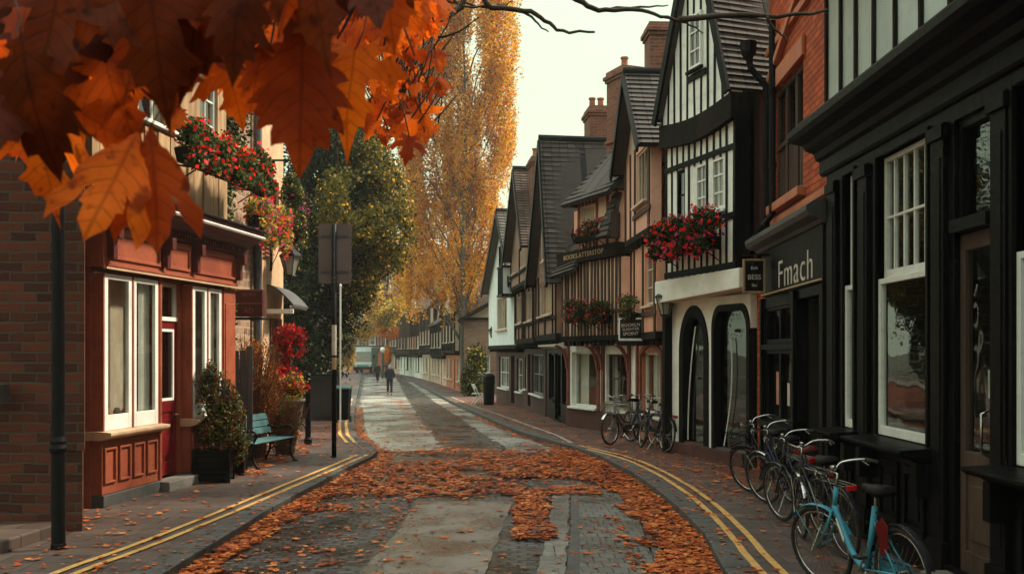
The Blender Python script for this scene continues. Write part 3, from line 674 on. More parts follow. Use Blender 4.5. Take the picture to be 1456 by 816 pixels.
# hanging blackboard sign
u, v = H.uv(1067, 394, .3)
p = H.world(u, .0, 0)
t = thing('hanging_sign', 'small blackboard sign in a tan wooden frame hanging beside the orange brick shop', 'sign', (p.x, p.y, 0), math.atan2(H.u.y, H.u.x))
x = .60; sx0, sx1, z0, z1 = P(1052, 0, p.y - .0).x, P(1083, 0, p.y).x, P(0, 418, p.y).z, P(0, 370, p.y).z
t.location = ((sx0 + sx1) / 2, p.y - .2, 0); t.rotation_euler = (0, 0, 0); hw = (sx1 - sx0) / 2
mb = MB(); 
mb.box(-hw, hw, -.03, .03, z0, z0 + .03); mb.box(-hw, hw, -.03, .03, z1 - .03, z1); mb.box(-hw, -hw + .03, -.03, .03, z0 + .03, z1 - .03); mb.box(hw - .03, hw, -.03, .03, z0 + .03, z1 - .03)
mb.build('frame', 'oak_board', t, bevel=.004)
bd = MB().box(-hw + .03, hw - .03, -.02, .02, z0 + .03, z1 - .03).build('board', 'sign_black', t)
for s_, zz, sz in (('Exh', z1 - .14, .07), ('BESS', (z0 + z1) / 2 - .02, .105), ('Bst', z0 + .12, .06)):
    tm = text_mb(s_, sz, .003); tm.v = [(x_, -.024 - z_, zz + y_) for x_, y_, z_ in tm.v]; tm.build('chalk_lettering', 'sign_text', bd)
MB().bar((-hw, 0, z1 + .06), (hw + .42, 0, z1 + .06), .03, .03).bar((-hw * .6, 0, z1), (-hw * .6, 0, z1 + .06), .01, .01).bar((hw * .6, 0, z1), (hw * .6, 0, z1 + .06), .01, .01).build('bracket', 'black_iron', t)

# ---- R3: tall black and white timbered house
H = House('timbered_house', 'tall leaning black and white timbered house with two dark arches in its white ground floor', (4.02, 17.0), (3.18, 19.6), 'house')
W = H.W; w1 = .25
ul0 = H.uv(1047, 250, w1)[0]; ul1 = H.uv(946, 250, w1)[0]
# ground floor wall with arches: wall plate polygons built from cells with arched infill
arch = []
def arch_bay(pxa, pxb, pytop, label, sq):
    u1 = H.uv(pxa, 550)[0]; u0 = H.uv(pxb, 550)[0]; vt = H.uv((pxa + pxb) / 2, pytop)[1]
    return u0, u1, vt
A1 = arch_bay(967, 1008, 434, '', 0); A2 = arch_bay(1013, 1067, 432, '', 1)
def arch_outline(u0, u1, vt, v0, k, n=12):          # k: corner radius share of half width (1 = full round), taller than wide
    hw = (u1 - u0) / 2; r = hw * k; rv = min(r * 1.5, vt - v0 - .1); pts = [(u0, v0), (u1, v0)]
    for i in range(n + 1): t_ = math.pi / 2 * i / n; pts.append((u1 - r + r * math.cos(t_), vt - rv + rv * math.sin(t_)))
    for i in range(n + 1): t_ = math.pi / 2 * i / n; pts.append((u0 + r - r * math.sin(t_), vt - rv + rv * math.cos(t_)))
    return pts
v_b = 3.0
mb = MB()                                          # wall around the arches: fill spandrels by strips
def spandrel(mb, u0, u1, vt, k, top, y0, y1):
    o = arch_outline(u0, u1, vt, -.5, k)[2:]
    o = sorted(o)
    for (x0, z0), (x1, z1) in zip(o, o[1:]):
        if x1 - x0 < 1e-5: continue
        mb.hexa([(x0, y0, z0), (x1, y0, z1), (x1, y1, z1), (x0, y1, z0), (x0, y0, top), (x1, y0, top), (x1, y1, top), (x0, y1, top)])
for (u0, u1, vt), k in ((A1, 1.0), (A2, .45)): spandrel(mb, u0, u1, vt, k, v_b, -.25, 0)
for a, b in ((.0, A2[0]), (A2[1], A1[0]), (A1[1], W)):
    if b > a: mb.box(a, b, -.25, 0, .1, v_b)
mb.build('wall', 'white_render', H.root)
for (u0, u1, vt), k, pxi in ((A1, 1.0, 0), (A2, .45, 1)):
    fr = MB(); out = arch_outline(u0 + .003, u1 - .003, vt - .003, .0, k)[1:]; th = .16 if pxi == 0 else .09
    inn = arch_outline(u0 + th, u1 - th, vt - th * 1.3, .0, k)[1:]; n = len(out)
    out.append((u0 + .003, 0)); inn.append((u0 + th, 0)); n += 1
    for i in range(n - 1):
        (a, b), (c, d), (e, f), (g, h) = out[i], out[i + 1], inn[i + 1], inn[i]
        fr.hexa([(a, -.2, b), (c, -.2, d), (e, -.2, f), (g, -.2, h), (a, .03, b), (c, .03, d), (e, .03, f), (g, .03, h)])
    fo = fr.build('arch_window', 'black_paint', H.root)
    gp = MB(); gp.prism(arch_outline(u0 + th - .01, u1 - th + .01, vt - th * 1.25, .25, k), -.12, -.115); gp.build('pane', 'dark_glass', fo)
    mb = MB(); mb.box(u0 + th, u1 - th, -.18, .0, 0, .27); mb.build('sill', 'plum_render' if pxi == 0 else 'lead_grey', fo, bevel=.02)
    if pxi:
        mb = MB(); x = u1 - th - .22
        for i in range(10):
            t0, t1 = i / 10, (i + 1) / 10; f_ = lambda t: (x - .28 * math.sin(t * 2.2) , -.06, .3 + t * (vt - .9))
            mb.bar(f_(t0), f_(t1), .014, .02)
        mb.build('curved_glazing_bar', 'white_paint', fo)
    else:
        mb = MB()
        for i in range(10):
            t0, t1 = i / 10, (i + 1) / 10; f_ = lambda t: (u1 - th - .05 - .3 * t ** 2, -.06, .3 + t * (vt - .7))
            mb.bar(f_(t0), f_(t1), .018, .02)
        mb.build('curved_glazing_bar', 'curtain_cloth', fo)
    # goods inside
    g = MB()
    for i in range(5): zz = .5 + i * .34; g.box(u0 + .25, u1 - .25, -.7, -.4, zz, zz + .03); [g.box(u0 + .3 + j * .13, u0 + .38 + j * .13, -.6, -.5, zz + .03, zz + .1 + RN.random() * .14) for j in range(max(1, int((u1 - u0 - .6) / .13)))]
    g.build('shelf', 'interior_warm', fo)
MB().box(.02, W, .002, .05, -.4, .24).build('plinth', 'plum_render', H.root, bevel=.01)
MB().box(W - .02, W + .11, -.12, .16, -.4, 3.0).build('corner_post', 'black_paint', H.root, bevel=.01)
zb0, zb1 = 2.95, 3.38
fm = MB(); fm.hexa([(ul0 - .25, -.3, zb0 + .12), (W + .05, -.3, zb0), (W + .05, w1 + .1, zb0), (ul0 - .25, w1 + .1, zb0 + .12), (ul0 - .25, -.3, zb1 + .03), (W + .05, -.3, zb1), (W + .05, w1 + .1, zb1), (ul0 - .25, w1 + .1, zb1 + .03)])
fm.build('fascia_band', 'white_render', H.root, bevel=.015)
# first floor
vF0, vF1 = zb1 + .03, 6.0
for (a, b) in (((1012, 298), (1030, 222)), ((989, 303), (1005, 233))):
    r = H.rect(a[0], a[1], b[0], b[1], w1); H.window(r[0], r[1], 4.5, 5.42, w1, 'white_paint', 2, 3, sill=.06, curtain=.3, deep=.02)
r = H.rect(962, 306, 974, 232, w1); H.window(r[0], r[1], 4.5, 5.45, w1, 'black_paint', 1, 2, sill=.05, curtain=.0, deep=.03)
H.wall(ul0, ul1, vF0, vF1, w1, 'white_render', .22, name='first_floor_wall')
skip = list(H.open)
us = [ul0 + .06 + (ul1 - ul0 - .12) * i / 11 for i in range(12)]
H.studs(us, vF0, vF1, w1, 'black_paint', .062, proud=.02, rails=[(ul0, ul1, 4.34, .12), (ul0, ul1, 5.52, .10), (ul0, ul1, vF0 + .07, .12)], skip=skip)
MB().box(ul0 - .03, ul0 - .002, w1 - .24, w1 + .04, vF0 - .02, 6.1).build('corner_board', 'black_paint', H.root)
bm = MB(); n = 10
for i in range(n):
    a, b = ul0 - .03 + (ul1 - ul0 + .06) * i / n, ul0 - .03 + (ul1 - ul0 + .06) * (i + 1) / n
    s0, s1 = -.13 * math.sin(math.pi * i / n), -.13 * math.sin(math.pi * (i + 1) / n)
    bm.hexa([(a, 0, 5.98 + s0), (b, 0, 5.98 + s1), (b, w1 + .12, 5.98 + s1), (a, w1 + .12, 5.98 + s0), (a, 0, 6.42 + s0), (b, 0, 6.42 + s1), (b, w1 + .12, 6.42 + s1), (a, w1 + .12, 6.42 + s0)])
    if i % 2 == 0: pass
bm.build('bressummer', 'dark_timber', H.root)
# gable storey
wg = w1 + .08; va = 10.0; ve = 6.62
um = H.uv(994, 0, wg)[0]
H.wall(ul0, ul1, 6.2, ve, wg, 'white_render', .2, name='gable_base', ops=[])
H.gable(ul0, ul1, ve, va, wg, 6.5, 'roof_tile', 30, .05, .12, .07, um, 'black_paint', 'white_render', bh=.16)
r = H.rect(1000, 94, 983, 18, wg)
H.window(r[0], r[1], 7.15, 8.15, wg, 'white_paint', 2, 3, blind=True, sill=.1, sillmat='dark_timber')
us = [ul0 + .05 + (ul1 - ul0 - .1) * i / 10 for i in range(11)]
H.studs(us, 6.3, 9.8, wg, 'black_paint', .06, proud=.02, rails=[(r[0] - .12, r[1] + .12, 7.02, .12)], top=lambda u: H.roofline(u) , skip=[(r[0], r[1], 7.05, 8.17)], name='gable_studs')
H.body(6.4, ve, 'plum_render', u0=ul0 + .01, u1=ul1 - .01, w=0)
cr = H.uv(935, 100, -1.0)
R3 = H
# ---- R4: peach gabled house
H = House('peach_house', 'narrow peach house with steep dark gable beside the black and white timbered house', (3.16, 20.0), (2.97, 23.5), 'house')
w1 = .22; ul0 = .02; ul1 = H.uv(897, 300, w1)[0]; W = H.W
r = H.rect(954, 578, 908, 516, 0); r = (.55, 2.75, 0, 0); H.window(r[0], r[1], .62, 1.98, 0, 'white_paint', 2, 1, curtain=.42, deep=.1)
H.wall(.02, W - .02, -.5, 2.25, 0, 'terracotta_render')
mb = MB(); a, b = r[0], r[1]
for i in range(8):
    t0, t1 = i / 8, (i + 1) / 8; f = lambda t: (a - .1 + (b - a + .2) * t, .03, 1.95 + .22 * math.sin(math.pi * t)); mb.bar(f(t0), f(t1), .05, .12)
mb.box(a - .16, a - .05, .002, .05, .5, 2.0); mb.box(b + .05, b + .16, .002, .05, .5, 2.0); mb.box(.05, .2, .002, .05, -.4, 2.2); mb.box(W - .3, W - .12, .002, .05, -.4, 2.2)
mb.build('window_surround', 'red_timber', H.root, bevel=.01)
jet(H, ul0, ul1, 2.42, w1, 'dark_timber', 9, .16)
r2 = H.rect(938, 436, 917, 364, w1); r2 = (max(r2[0], .3), r2[1], 0, 0); H.window(r2[0], r2[1], 2.98, 4.12, w1, 'buff_render', 2, 3, curtain=.2, sill=.1, deep=.06)
H.wall(ul0, ul1, 2.42, 4.42, w1, 'peach_render', name='first_floor_wall')
H.studs([ul0 + .1, (r2[0] + ul0) / 2, r2[0] - .12, r2[1] + .14, ul1 - .1, ul1 - .5], 2.42, 4.42, w1, 'brown_timber', .1, rails=[(ul0, ul1, 2.8, .1)], skip=H.open)
jet(H, ul0, ul1, 4.56, w1 + .12, 'dark_timber', 9, .14)
w2 = w1 + .12; r3 = H.rect(925, 292, 905, 212, w2); r3 = (max(r3[0], .3), min(r3[1], ul1 - .3), 0, 0); H.window(r3[0], r3[1], 5.15, 6.3, w2, 'buff_render', 4, 1, curtain=.2, sill=.12, deep=.05)
ve = 6.45; H.wall(ul0, ul1, 4.56, ve, w2, 'pink_render', name='second_floor_wall')
H.studs([ul0 + .1, r3[0] - .1, r3[1] + .12, ul1 - .08, (ul1 + r3[1]) / 2], 4.56, ve, w2, 'brown_timber', .09, rails=[(r3[0] - .3, r3[1] + .3, 4.95, .1)], skip=H.open)
H.gable(ul0, ul1, ve, 8.1, w2, 6.5, 'roof_tile', 16, .25, .3, .08, None, 'black_paint', 'buff_render')
H.body(6.4, ve, 'peach_render', w=.0, u1=ul1 - .01)
H.chimney_at(934, 22.9, 28, .7, 6.3, 38, 0, 'brick_red')
R4 = H
# ---- R5: hipped timber house with gold lettered band
H = House('hipped_house', 'peach timber-striped house under a broad hipped roof with gold lettering on its dark band', (2.97, 23.52), (1.50, 27.0), 'house')
W = H.W
r = H.rect(893, 574, 862, 508, 0); H.window(r[0], r[1], .72, 1.95, 0, 'brown_timber', 2, 2, curtain=.1, deep=.1, sill=.08)
q = H.rect(849, 578, 813, 500, 0); H.window(q[0], q[1], .55, 2.0, 0, 'white_paint', 2, 1, curtain=.3, deep=.12, sill=.12)
H.wall(.02, W - .02, -.5, 2.2, 0, 'white_render')
mb = MB(); mb.box(.02, W - .02, .002, .05, -.4, .5); mb.build('plinth', 'plum_render', H.root, bevel=.01)
mb = MB()
for u0, sgn in ((.3, 1), (r[1] + .12, -1), (q[0] - .12, 1), (W - .15, -1)):
    mb = MB(); mb.box(u0 - .06, u0 + .06, .003, .06, .5, 2.2)
    for i in range(6):
        t0, t1 = i / 6 * 1.57, (i + 1) / 6 * 1.57; f = lambda t: (u0, .06 + .36 * (1 - math.cos(t)), 1.55 + .62 * math.sin(t)); mb.bar(f(t0), f(t1), .09, .07)
    mb.build('curved_bracket', 'red_timber', H.root, bevel=.01)
w1 = .38; ul0, ul1 = H.uv(897, 430, w1)[0], H.uv(799, 430, w1)[0]
ul0 = max(ul0, .02)
jet(H, ul0, ul1, 2.42, w1, 'dark_timber', 14, .14)
H.wall(ul0, ul1, 2.42, 4.28, w1, 'tan_render', ops=[], name='first_floor_wall')
H.studs([ul0 + .06 + (ul1 - ul0 - .12) * i / 17 for i in range(18)], 2.42, 4.28, w1, 'brown_timber', .085, rails=[(ul0, ul1, 3.0, .08)])
bd = MB().box(ul0 - .02, ul1 + .02, w1 - .1, w1 + .16, 4.29, 4.62).build('sign_band', 'dark_timber', H.root, bevel=.01)
uc, vc = H.uv(862, 361, w1 + .16)
H.put_text('BOOKS.ATTERSTOP', (ul0 + ul1) / 2 + .1, 4.46, w1 + .16, .17, 'sign_gold', bd, 0, 1.3, 1.15)
w2 = w1 + .08; vl0, vl1 = ul0, H.uv(822, 320, w2)[0]
r = H.rect(880, 340, 828, 285, w2); ve = 5.85
H.window(vl0 + 1.25, vl1 - .12, 4.98, 5.7, w2, 'buff_render', 8, 1, curtain=.15, deep=.05, sill=.1, bw=.05)
H.wall(vl0, vl1, 4.62, ve, w2, 'tan_render', name='second_floor_wall')
H.studs([vl0 + .08, vl0 + .55, vl0 + 1.1, vl1 - .06] + [vl0 + 1.25 + i * .2 for i in range(12) if vl0 + 1.25 + i * .2 < vl1], 4.62, ve, w2, 'red_timber', .09, rails=[(vl0, vl0 + 1.2, 5.25, .12)], skip=H.open)
mb = MB(); y0 = w2 + .35; D = -5.5; a, b = vl0 - .1, vl1 + .3; k = 2.4; va = 9.0; up = (a + b) / 2 - .5
mb.slope((b, y0, ve - .08), (a, y0, ve - .08), (a, y0 - 2.6, va), (up + .2, y0 - 2.6, va), 24, sag=.16)
mb.slope((b, D, ve), (b, y0, ve - .08), (up + .2, y0 - 2.6, va), (up + .2, D, va), 24, sag=.12)
mb.slope((a, D, ve + .4), (b, D, ve + .4), (up + .2, y0 - 2.6, va), (a, y0 - 2.6, va), 10)
mb.slope((a, y0 - .1, ve), (a, D, ve), (a + .3, D, va), (a + .3, y0 - 2.5, va), 18)
mb.build('roof', 'roof_tile', H.root)
mb = MB(); mb.slope((ul1 + .15, w1 + .28, 4.0), (vl1 - .1, w1 + .28, 4.1), (vl1 + .0, w1 - .2, 5.1), (ul1 + .1, w1 - .3, 4.9), 10); mb.build('pent_roof', 'roof_tile', H.root)
mb = MB(); mb.box(vl0 - .06, vl0 + .12, w2, w2 + .25, 4.7, 5.3); mb.slope((vl0 + .5, w2 + .35, 4.75), (vl0 - .05, w2 + .35, 4.75), (vl0 - .05, w2 + .02, 5.8), (vl0 + .2, w2 + .02, 5.8), 8); mb.build('slate_apron', 'roof_tile', H.root)
H.body(6.4, ve, 'peach_render', w=0, u0=ul0 + .01)
H.chimney_at(888, 26.4, 32, .9, 6.0, 100, 1, 'brick_red')
R5 = H
# ---- R6a, R6b: brown plaster houses with tall roofs
def brownhouse(A, B, label, pxs_um, ve, va, shop, roofm, chim, wallm='brown_render', two=False):
    H = House('plaster_house', label, A, B, 'house', 'brown plaster houses halfway down the row'); W = H.W
    n = 2 if W > 5.2 else 1
    if shop == 'black':
        mb = MB()
        for k in range(3):
            a = .25 + (W - .5) * k / 3; b = a + (W - .5) / 3 - .22
            H.window(a, b, .55 if k != 1 else .02, 1.98, 0, 'black_paint', 2, 1, curtain=.1 if k != 1 else 0, deep=.1, sill=.05)
        H.wall(.02, W - .02, -.5, 2.12, 0, 'black_paint')
        MB().profile([(0, 2.13), (.2, 2.16), (.3, 2.2), (.3, 2.26), (0, 2.34)], .1, W - .1).build('shop_cornice', 'white_render', H.root)
    else:
        a, b = .5, W * .62; H.window(a, b, .62, 2.0, 0, 'grey_paint', 6, 2, curtain=.12, deep=.1, sill=.12, sillmat='white_paint')
        a2, b2 = W * .62 + .25, W * .62 + 1.1; H.window(a2, b2, .1, 2.0, 0, 'black_paint', 1, 1, curtain=0, deep=.3, sill=0)
        if W - b2 > 1.0: H.window(b2 + .2, W - .25, .7, 1.9, 0, 'white_paint', 2, 2, curtain=.3, deep=.08)
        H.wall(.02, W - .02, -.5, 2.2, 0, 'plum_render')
    w1 = .35; jet(H, .02, W - .02, 2.55, w1, 'dark_timber', int(W * 3), .18)
    ws = []
    for k in range(n):
        a = W * (k + .18) / n; b = W * (k + .82) / n; H.window(a, b, 3.12, 4.12, w1, 'buff_render', 5, 1, curtain=.46, deep=.05, bw=.04); ws.append((a, b))
    H.wall(.02, W - .02, 2.55, 4.35, w1, wallm, name='first_floor_wall')
    H.studs([.1, W - .1, W / 2] + [x for a, b in ws for x in (a - .1, b + .1)] + [(a + b) / 2 for a, b in ws], 2.55, 4.35, w1, 'dark_timber', .11, rails=[(.02, W - .02, 3.0, .09)], skip=H.open)
    if two:
        H.window(W * .35, W * .62, 4.75, 5.6, w1, 'buff_render', 3, 1, blind=True)
        H.gable(.02, W - .02, ve, va, w1, 7, roofm, 30, .18, .3, .18, pxs_um or W * .5, 'black_paint', wallm)
        H.body(6.9, ve, 'brick_far', w=0)
        for c in chim: H.chimney_at(*c)
        return H
    w2 = w1 + .15; jet(H, .02, W - .02, 4.5, w2, 'dark_timber', int(W * 3), .14); nn = len(H.open)
    for k in range(n):
        a = W * (k + .25) / n; b = W * (k + .7) / n; H.window(a, b, 4.95, 5.75, w2, 'buff_render', 3, 1, curtain=.46, deep=.05)
    H.wall(.02, W - .02, 4.5, ve, w2, wallm, name='second_floor_wall')
    H.studs([.1, W - .1, W / 2], 4.5, ve, w2, 'dark_timber', .1, rails=[(.02, W - .02, 4.85, .08)], skip=H.open)
    H.gable(.02, W - .02, ve, va, w2, 7, roofm, 30, .18, .3, .18, pxs_um or W * .5, 'black_paint', wallm)
    H.body(6.9, ve, 'brick_far', w=0)
    for c in chim: H.chimney_at(*c)
    return H
R6a = brownhouse((1.58, 27.05), (1.12, 31.7), 'brown plaster house with black shopfront below and a very steep dark tiled gable roof', 1.5, 4.38, 8.2, 'black', 'roof_tile', [(848, 29.6, 27, 1.0, 5.5, 156, 2, 'brick_red'), (812, 30.5, 44, .6, 6.5, 214, 3, 'brick_red')], two=True)
R6b = brownhouse((1.08, 31.8), (.46, 37.5), 'brown plaster house with grey many-paned shop window next to the bluish white gable', 2.3, 5.7, 8.4, 'paned', 'roof_brown', [(767, 33.0, 27, 1.0, 5.0, 226, 2, 'brick_red')])
# ---- R7: pale teal gable
H = House('white_gable_house', 'bluish white rendered house with a pointed gable and one narrow dark attic window', (.50, 37.7), (-.72, 45.0), 'house'); W = H.W
H.window(.6, 1.9, .6, 1.9, 0, 'white_paint', 2, 2, deep=.1); H.window(2.4, 3.3, .05, 2.0, 0, 'black_paint', 1, 1, curtain=0, deep=.3, sill=0); H.window(3.8, 6.6, .6, 1.95, 0, 'white_paint', 4, 2, deep=.1)
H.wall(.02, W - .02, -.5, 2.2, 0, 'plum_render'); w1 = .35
jet(H, .02, W - .02, 2.45, w1, 'dark_timber', 16, .16)
H.window(2.2, 4.9, 3.1, 4.45, w1, 'buff_render', 6, 1, curtain=.3, deep=.05, bw=.04)
ve = 5.0; H.wall(.02, W - .02, 2.45, ve, w1, 'pale_render', name='first_floor_wall')
H.gable(.02, W - .02, ve, 8.0, w1, 7, 'roof_moss', 24, .2, .3, .12, W * .42, 'black_paint', 'pale_render')
H.window(3.3, 4.0, 5.3, 6.6, w1, 'black_paint', 1, 1, blind=True, sill=.06)
H.body(6.9, ve, 'brick_far', w=0)
# small weatherboard oriel at its near end
mb = MB(); mb.box(.05, 1.2, w1 + .01, w1 + .5, 4.4, 5.4)
t = mb.build('oriel', 'pale_render', H.root)
mb = MB()
for k in range(6): mb.box(.05 + k * .22, .1 + k * .22, w1 + .5, w1 + .53, 4.4, 5.4)
mb.box(0, 1.25, w1, w1 + .56, 4.3, 4.4); mb.box(0, 1.25, w1, w1 + .56, 5.4, 5.48); mb.build('batten', 'black_paint', t)
R7 = H
# ---- R8 .. : far row
def far_house(A, B, label, wallm, roofm, ve, va, studm='dark_timber', along=True, shop='plum_render', D=7, chim=0, name='row_house', grp='far houses down the right side'):
    H = House(name, label, A, B, 'house', grp); W = H.W; n = max(1, round(W / 2.3)); vg = RN.choice((2.0, 2.3, 2.55))
    jit = [RN.uniform(-.25, .25) for _ in range(n + 1)]; k0 = RN.randrange(3)
    for k in range(n):
        a = W * (k + .2) / n + jit[k] * .5; b = W * (k + .8) / n + jit[k + 1] * .5
        if (k + k0) % 3 == 1: H.window(a + .2, a + 1.05, .05, 2.0, 0, 'black_paint', 1, 1, curtain=0, deep=.2, sill=0)
        else: H.window(a, b, .6, 1.95, 0, ['white_paint', 'black_paint', 'buff_render'][k % 3], 3, 2, deep=.08, curtain=.2)
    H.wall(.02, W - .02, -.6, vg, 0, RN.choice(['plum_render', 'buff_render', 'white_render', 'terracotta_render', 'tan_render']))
    w1 = .3; jet(H, .02, W - .02, vg + .2, w1, studm, int(W * 1.5), .16); ws = []
    for k in range(n):
        a = W * (k + .28) / n - jit[k] * .6; b = a + W * .4 / n; H.window(a, b, vg + .75, min(vg + 1.85, ve - .15), w1, ['white_paint', 'buff_render'][k % 2], 2, 2, deep=.05, curtain=.3)
    H.wall(.02, W - .02, vg + .2, ve, w1, wallm, name='first_floor_wall')
    H.studs([.08 + (W - .16) * i / (n * 5) for i in range(n * 5 + 1)], vg + .2, ve, w1, studm, .11, rails=[(.02, W - .02, vg + .6, .1)], skip=H.open)
    if along:
        mb = MB(); mb.slope((W + .02, w1 + .35, ve - .12), (-.02, w1 + .35, ve - .12), (-.02, -D / 2, va), (W + .02, -D / 2, va), 18, sag=.12); mb.slope((-.02, -D - .2, ve - .12), (W + .02, -D - .2, ve - .12), (W + .02, -D / 2, va), (-.02, -D / 2, va), 18)
        mb.build('roof', roofm, H.root)
        MB().add([(.03, w1 - .1, ve - .02), (.03, -D, ve - .02), (.03, -D / 2, va - .12), (W - .03, w1 - .1, ve - .02), (W - .03, -D, ve - .02), (W - .03, -D / 2, va - .12)], [(0, 1, 2), (5, 4, 3)]).build('gable_wall', 'brick_far', H.root)
    else: H.gable(.02, W - .02, ve, va, w1, D, roofm, 20, .15, .25, .1, None, 'buff_render', wallm)
    H.body(D, ve, 'brick_far', w=0)
    if chim: H.chimney(W * .7, -D / 2, .7, 1.0, va - 1, va + 1.3, 2, 'brick_far')
    return H
pts = [(-3.15, 60), (-4.6, 69), (-6.2, 78.5), (-8.0, 88), (-9.8, 97), (-12.2, 107), (-15.0, 118)]
cfg = [('buff timber-studded house with a crooked porch beam, first beyond the brick yard wall', 'buff_render', 'roof_brown', 4.9, 7.3, False, 0), ('grey-brown timber house with low eaves and lean-to shop, second beyond the yard', 'buff_render', 'roof_tile', 4.5, 7.6, True, 1),
       ('tan timber house in the middle of the far row', 'tan_render', 'roof_brown', 5.9, 10.3, True, 1), ('tall reddish gabled house in the far row', 'peach_render', 'roof_brown', 6.0, 10.6, False, 0),
       ('brown house with a brick chimney near the far end of the row', 'brown_render', 'roof_tile', 6.2, 11, True, 1), ('last house before the street bends away behind the orange tree', 'buff_render', 'roof_brown', 6.4, 12.0, False, 0)]
for i, c in enumerate(cfg): far_house((pts[i][0], pts[i][1] + .03), pts[i + 1], c[0], c[1], c[2], c[3], c[4], along=c[5], chim=c[6])
# brick building set back behind the yard wall, and its end wall seen beside the teal gable
H = House('brick_hall', 'tall brown brick hall rising behind the weeping golden tree', (1.6, 60.5), (-3.0, 80), 'building'); W = H.W
for k in range(5): H.window(1.5 + k * 3.6, 2.9 + k * 3.6, 5.6, 7.6, 0, 'white_paint', 2, 3, deep=.1)
H.wall(0, W, -1, 9.4, 0, 'brick_far'); H.body(8, 9.4, 'brick_far'); mb = MB()
mb.slope((W + .2, .4, 9.3), (-.2, .4, 9.3), (-.2, -4, 13.4), (W + .2, -4, 13.4), 24); mb.slope((-.2, -8.3, 9.3), (W + .2, -8.3, 9.3), (W + .2, -4, 13.4), (-.2, -4, 13.4), 24); mb.build('roof', 'roof_brown', H.root)
MB().add([(.03, -.2, 9.38), (.03, -8, 9.38), (.03, -4, 13.3)], [(0, 1, 2)]).build('gable_wall', 'brick_far', H.root)
# side-on brick wall of the yard building (faces the camera) with lean-to roof
A = P(692, 0, 56.5); B = P(664, 0, 56.5)
H = House('yard_house', 'brown brick end wall with a sloping lean-to roof beside the bluish white gable', (.6, 56.2), (-2.75, 56.2), 'house'); W = H.W
H.window(W - 1.5, W - .7, 1.2, 2.2, 0, 'white_paint', 2, 2)
H.wall(0, W, -1, 4.3, 0, 'brick_far'); H.body(3.5, 4.3, 'brick_far')
mb = MB(); mb.slope((W + .3, -3.6, 4.2), (W + .3, .5, 4.2), (0, .5, 6.3), (0, -3.6, 6.3), 16); mb.build('roof', 'roof_brown', H.root)
MB().add([(0, -.02, 4.28), (W, -.02, 4.28), (0, -.02, 6.2)], [(1, 0, 2)]).build('gable_wall', 'buff_render', H.root)
mb = MB(); mb.bar((W + .3, .52, 4.12), (0, .52, 6.2), .06, .22); mb.bar((0, .08, 4.3), (W, .08, 4.3), .1, .14); mb.bar((W * .4, .08, 4.3), (W * .4, .08, 5.6), .1, .1); mb.build('timber_frame', 'dark_timber', H.root)
# end of the street: houses closing the view
far_house((-13.0, 127), (-21, 126), 'dark timber house closing the end of the street behind the van', 'brown_render', 'roof_tile', 5.4, 9.0, along=True, grp='houses closing the far end', D=6)
far_house((-21.1, 126), (-30, 126), 'buff house at the end of the street behind the yellow trees', 'buff_render', 'roof_brown', 5.6, 10.0, along=True, chim=1, grp='houses closing the far end', D=6)
H = House('chapel', 'dark gabled building with pale pointed spire at the far end of the street', (-13.6, 140), (-20.5, 140), 'building'); W = H.W
H.window(W * .3, W * .7, 8, 11, 0, 'buff_render', 3, 3); H.wall(0, W, -1, 12, 0, 'brick_far'); H.gable(0, W, 12, 18.5, 0, 9, 'roof_tile', 20, wallmat='brick_far'); H.body(8.9, 12, 'brick_far')
MB().add([(W - .6, .2, 8), (W + .6, .2, 8), (W + .6, -1, 8), (W - .6, -1, 8), (W, -.4, 14.5)], [(0, 1, 4), (1, 2, 4), (2, 3, 4), (3, 0, 4), (3, 2, 1, 0)]).build('spire', 'teal_render', H.root)
H = House('terrace_house', 'row of reddish shopfronts set back at the far right bend', (-14.9, 118.1), (-13.6, 126.9), 'house')
H.window(1, 3, .6, 2.2, 0, 'buff_render', 3, 1); H.window(4, 6, .6, 2.2, 0, 'buff_render', 3, 1); H.wall(0, H.W, -1, 6, 0, 'terracotta_render'); H.body(5, 6, 'brick_far', w=0)
mb = MB(); mb.slope((H.W, .3, 6), (0, .3, 6), (0, -2.5, 8.6), (H.W, -2.5, 8.6), 12); mb.slope((0, -5.2, 6), (H.W, -5.2, 6), (H.W, -2.5, 8.6), (0, -2.5, 8.6), 12); mb.build('roof', 'roof_tile', H.root)

# ---------------------------------------------------------------- left side
# L0 brick building at the near left
t = thing('brick_building', 'dark brown brick corner building behind the black lamp post, nearest on the left', 'building', (0, 0, 0))
mb = MB(); fp = [(-4.80, 11.0), (-5.38, 12.36), (-9, 13.2), (-16, 13.2), (-16, 10.6), (-8.5, 10.85)]
mb.plan(fp[::-1] if False else fp, -.4, 5.6); mb.build('wall', 'brick_brown', t)
mb = MB(); mb.plan([(-4.76, 10.96), (-4.90, 11.3), (-5.1, 11.3), (-5.0, 10.96)], .9, 5.6) ; mb.build('corner_brickwork', 'brick_brown', t)
mb = MB(); mb.slope((-16, 10.3, 5.5), (-4.6, 10.7, 5.5), (-5.0, 12.1, 7.5), (-16, 12.0, 7.5), 14); mb.slope((-4.9, 13.3, 5.5), (-16, 13.4, 5.5), (-16, 12.0, 7.5), (-5.0, 12.1, 7.5), 12); mb.build('roof', 'roof_tile', t)
mb = MB(); p = P(8, 558, 10.95); mb.box(p.x - .1, p.x + .09, 10.66, 10.86, p.z - .1, p.z + .1)
for k in range(4): mb.box(p.x - .08 + k * .045, p.x - .06 + k * .045, 10.645, 10.66, p.z - .08, p.z + .08)
mb.build('air_vent', 'grey_board', t)
s = MB().plan([(-5.05, 9.75), (-4.95, 10.9), (-8.5, 10.75), (-16, 10.55), (-16, 9.0), (-7, 9.2)], -.1, .13).build('raised_step', 'flagstone', None, bevel=.02); structure(s)
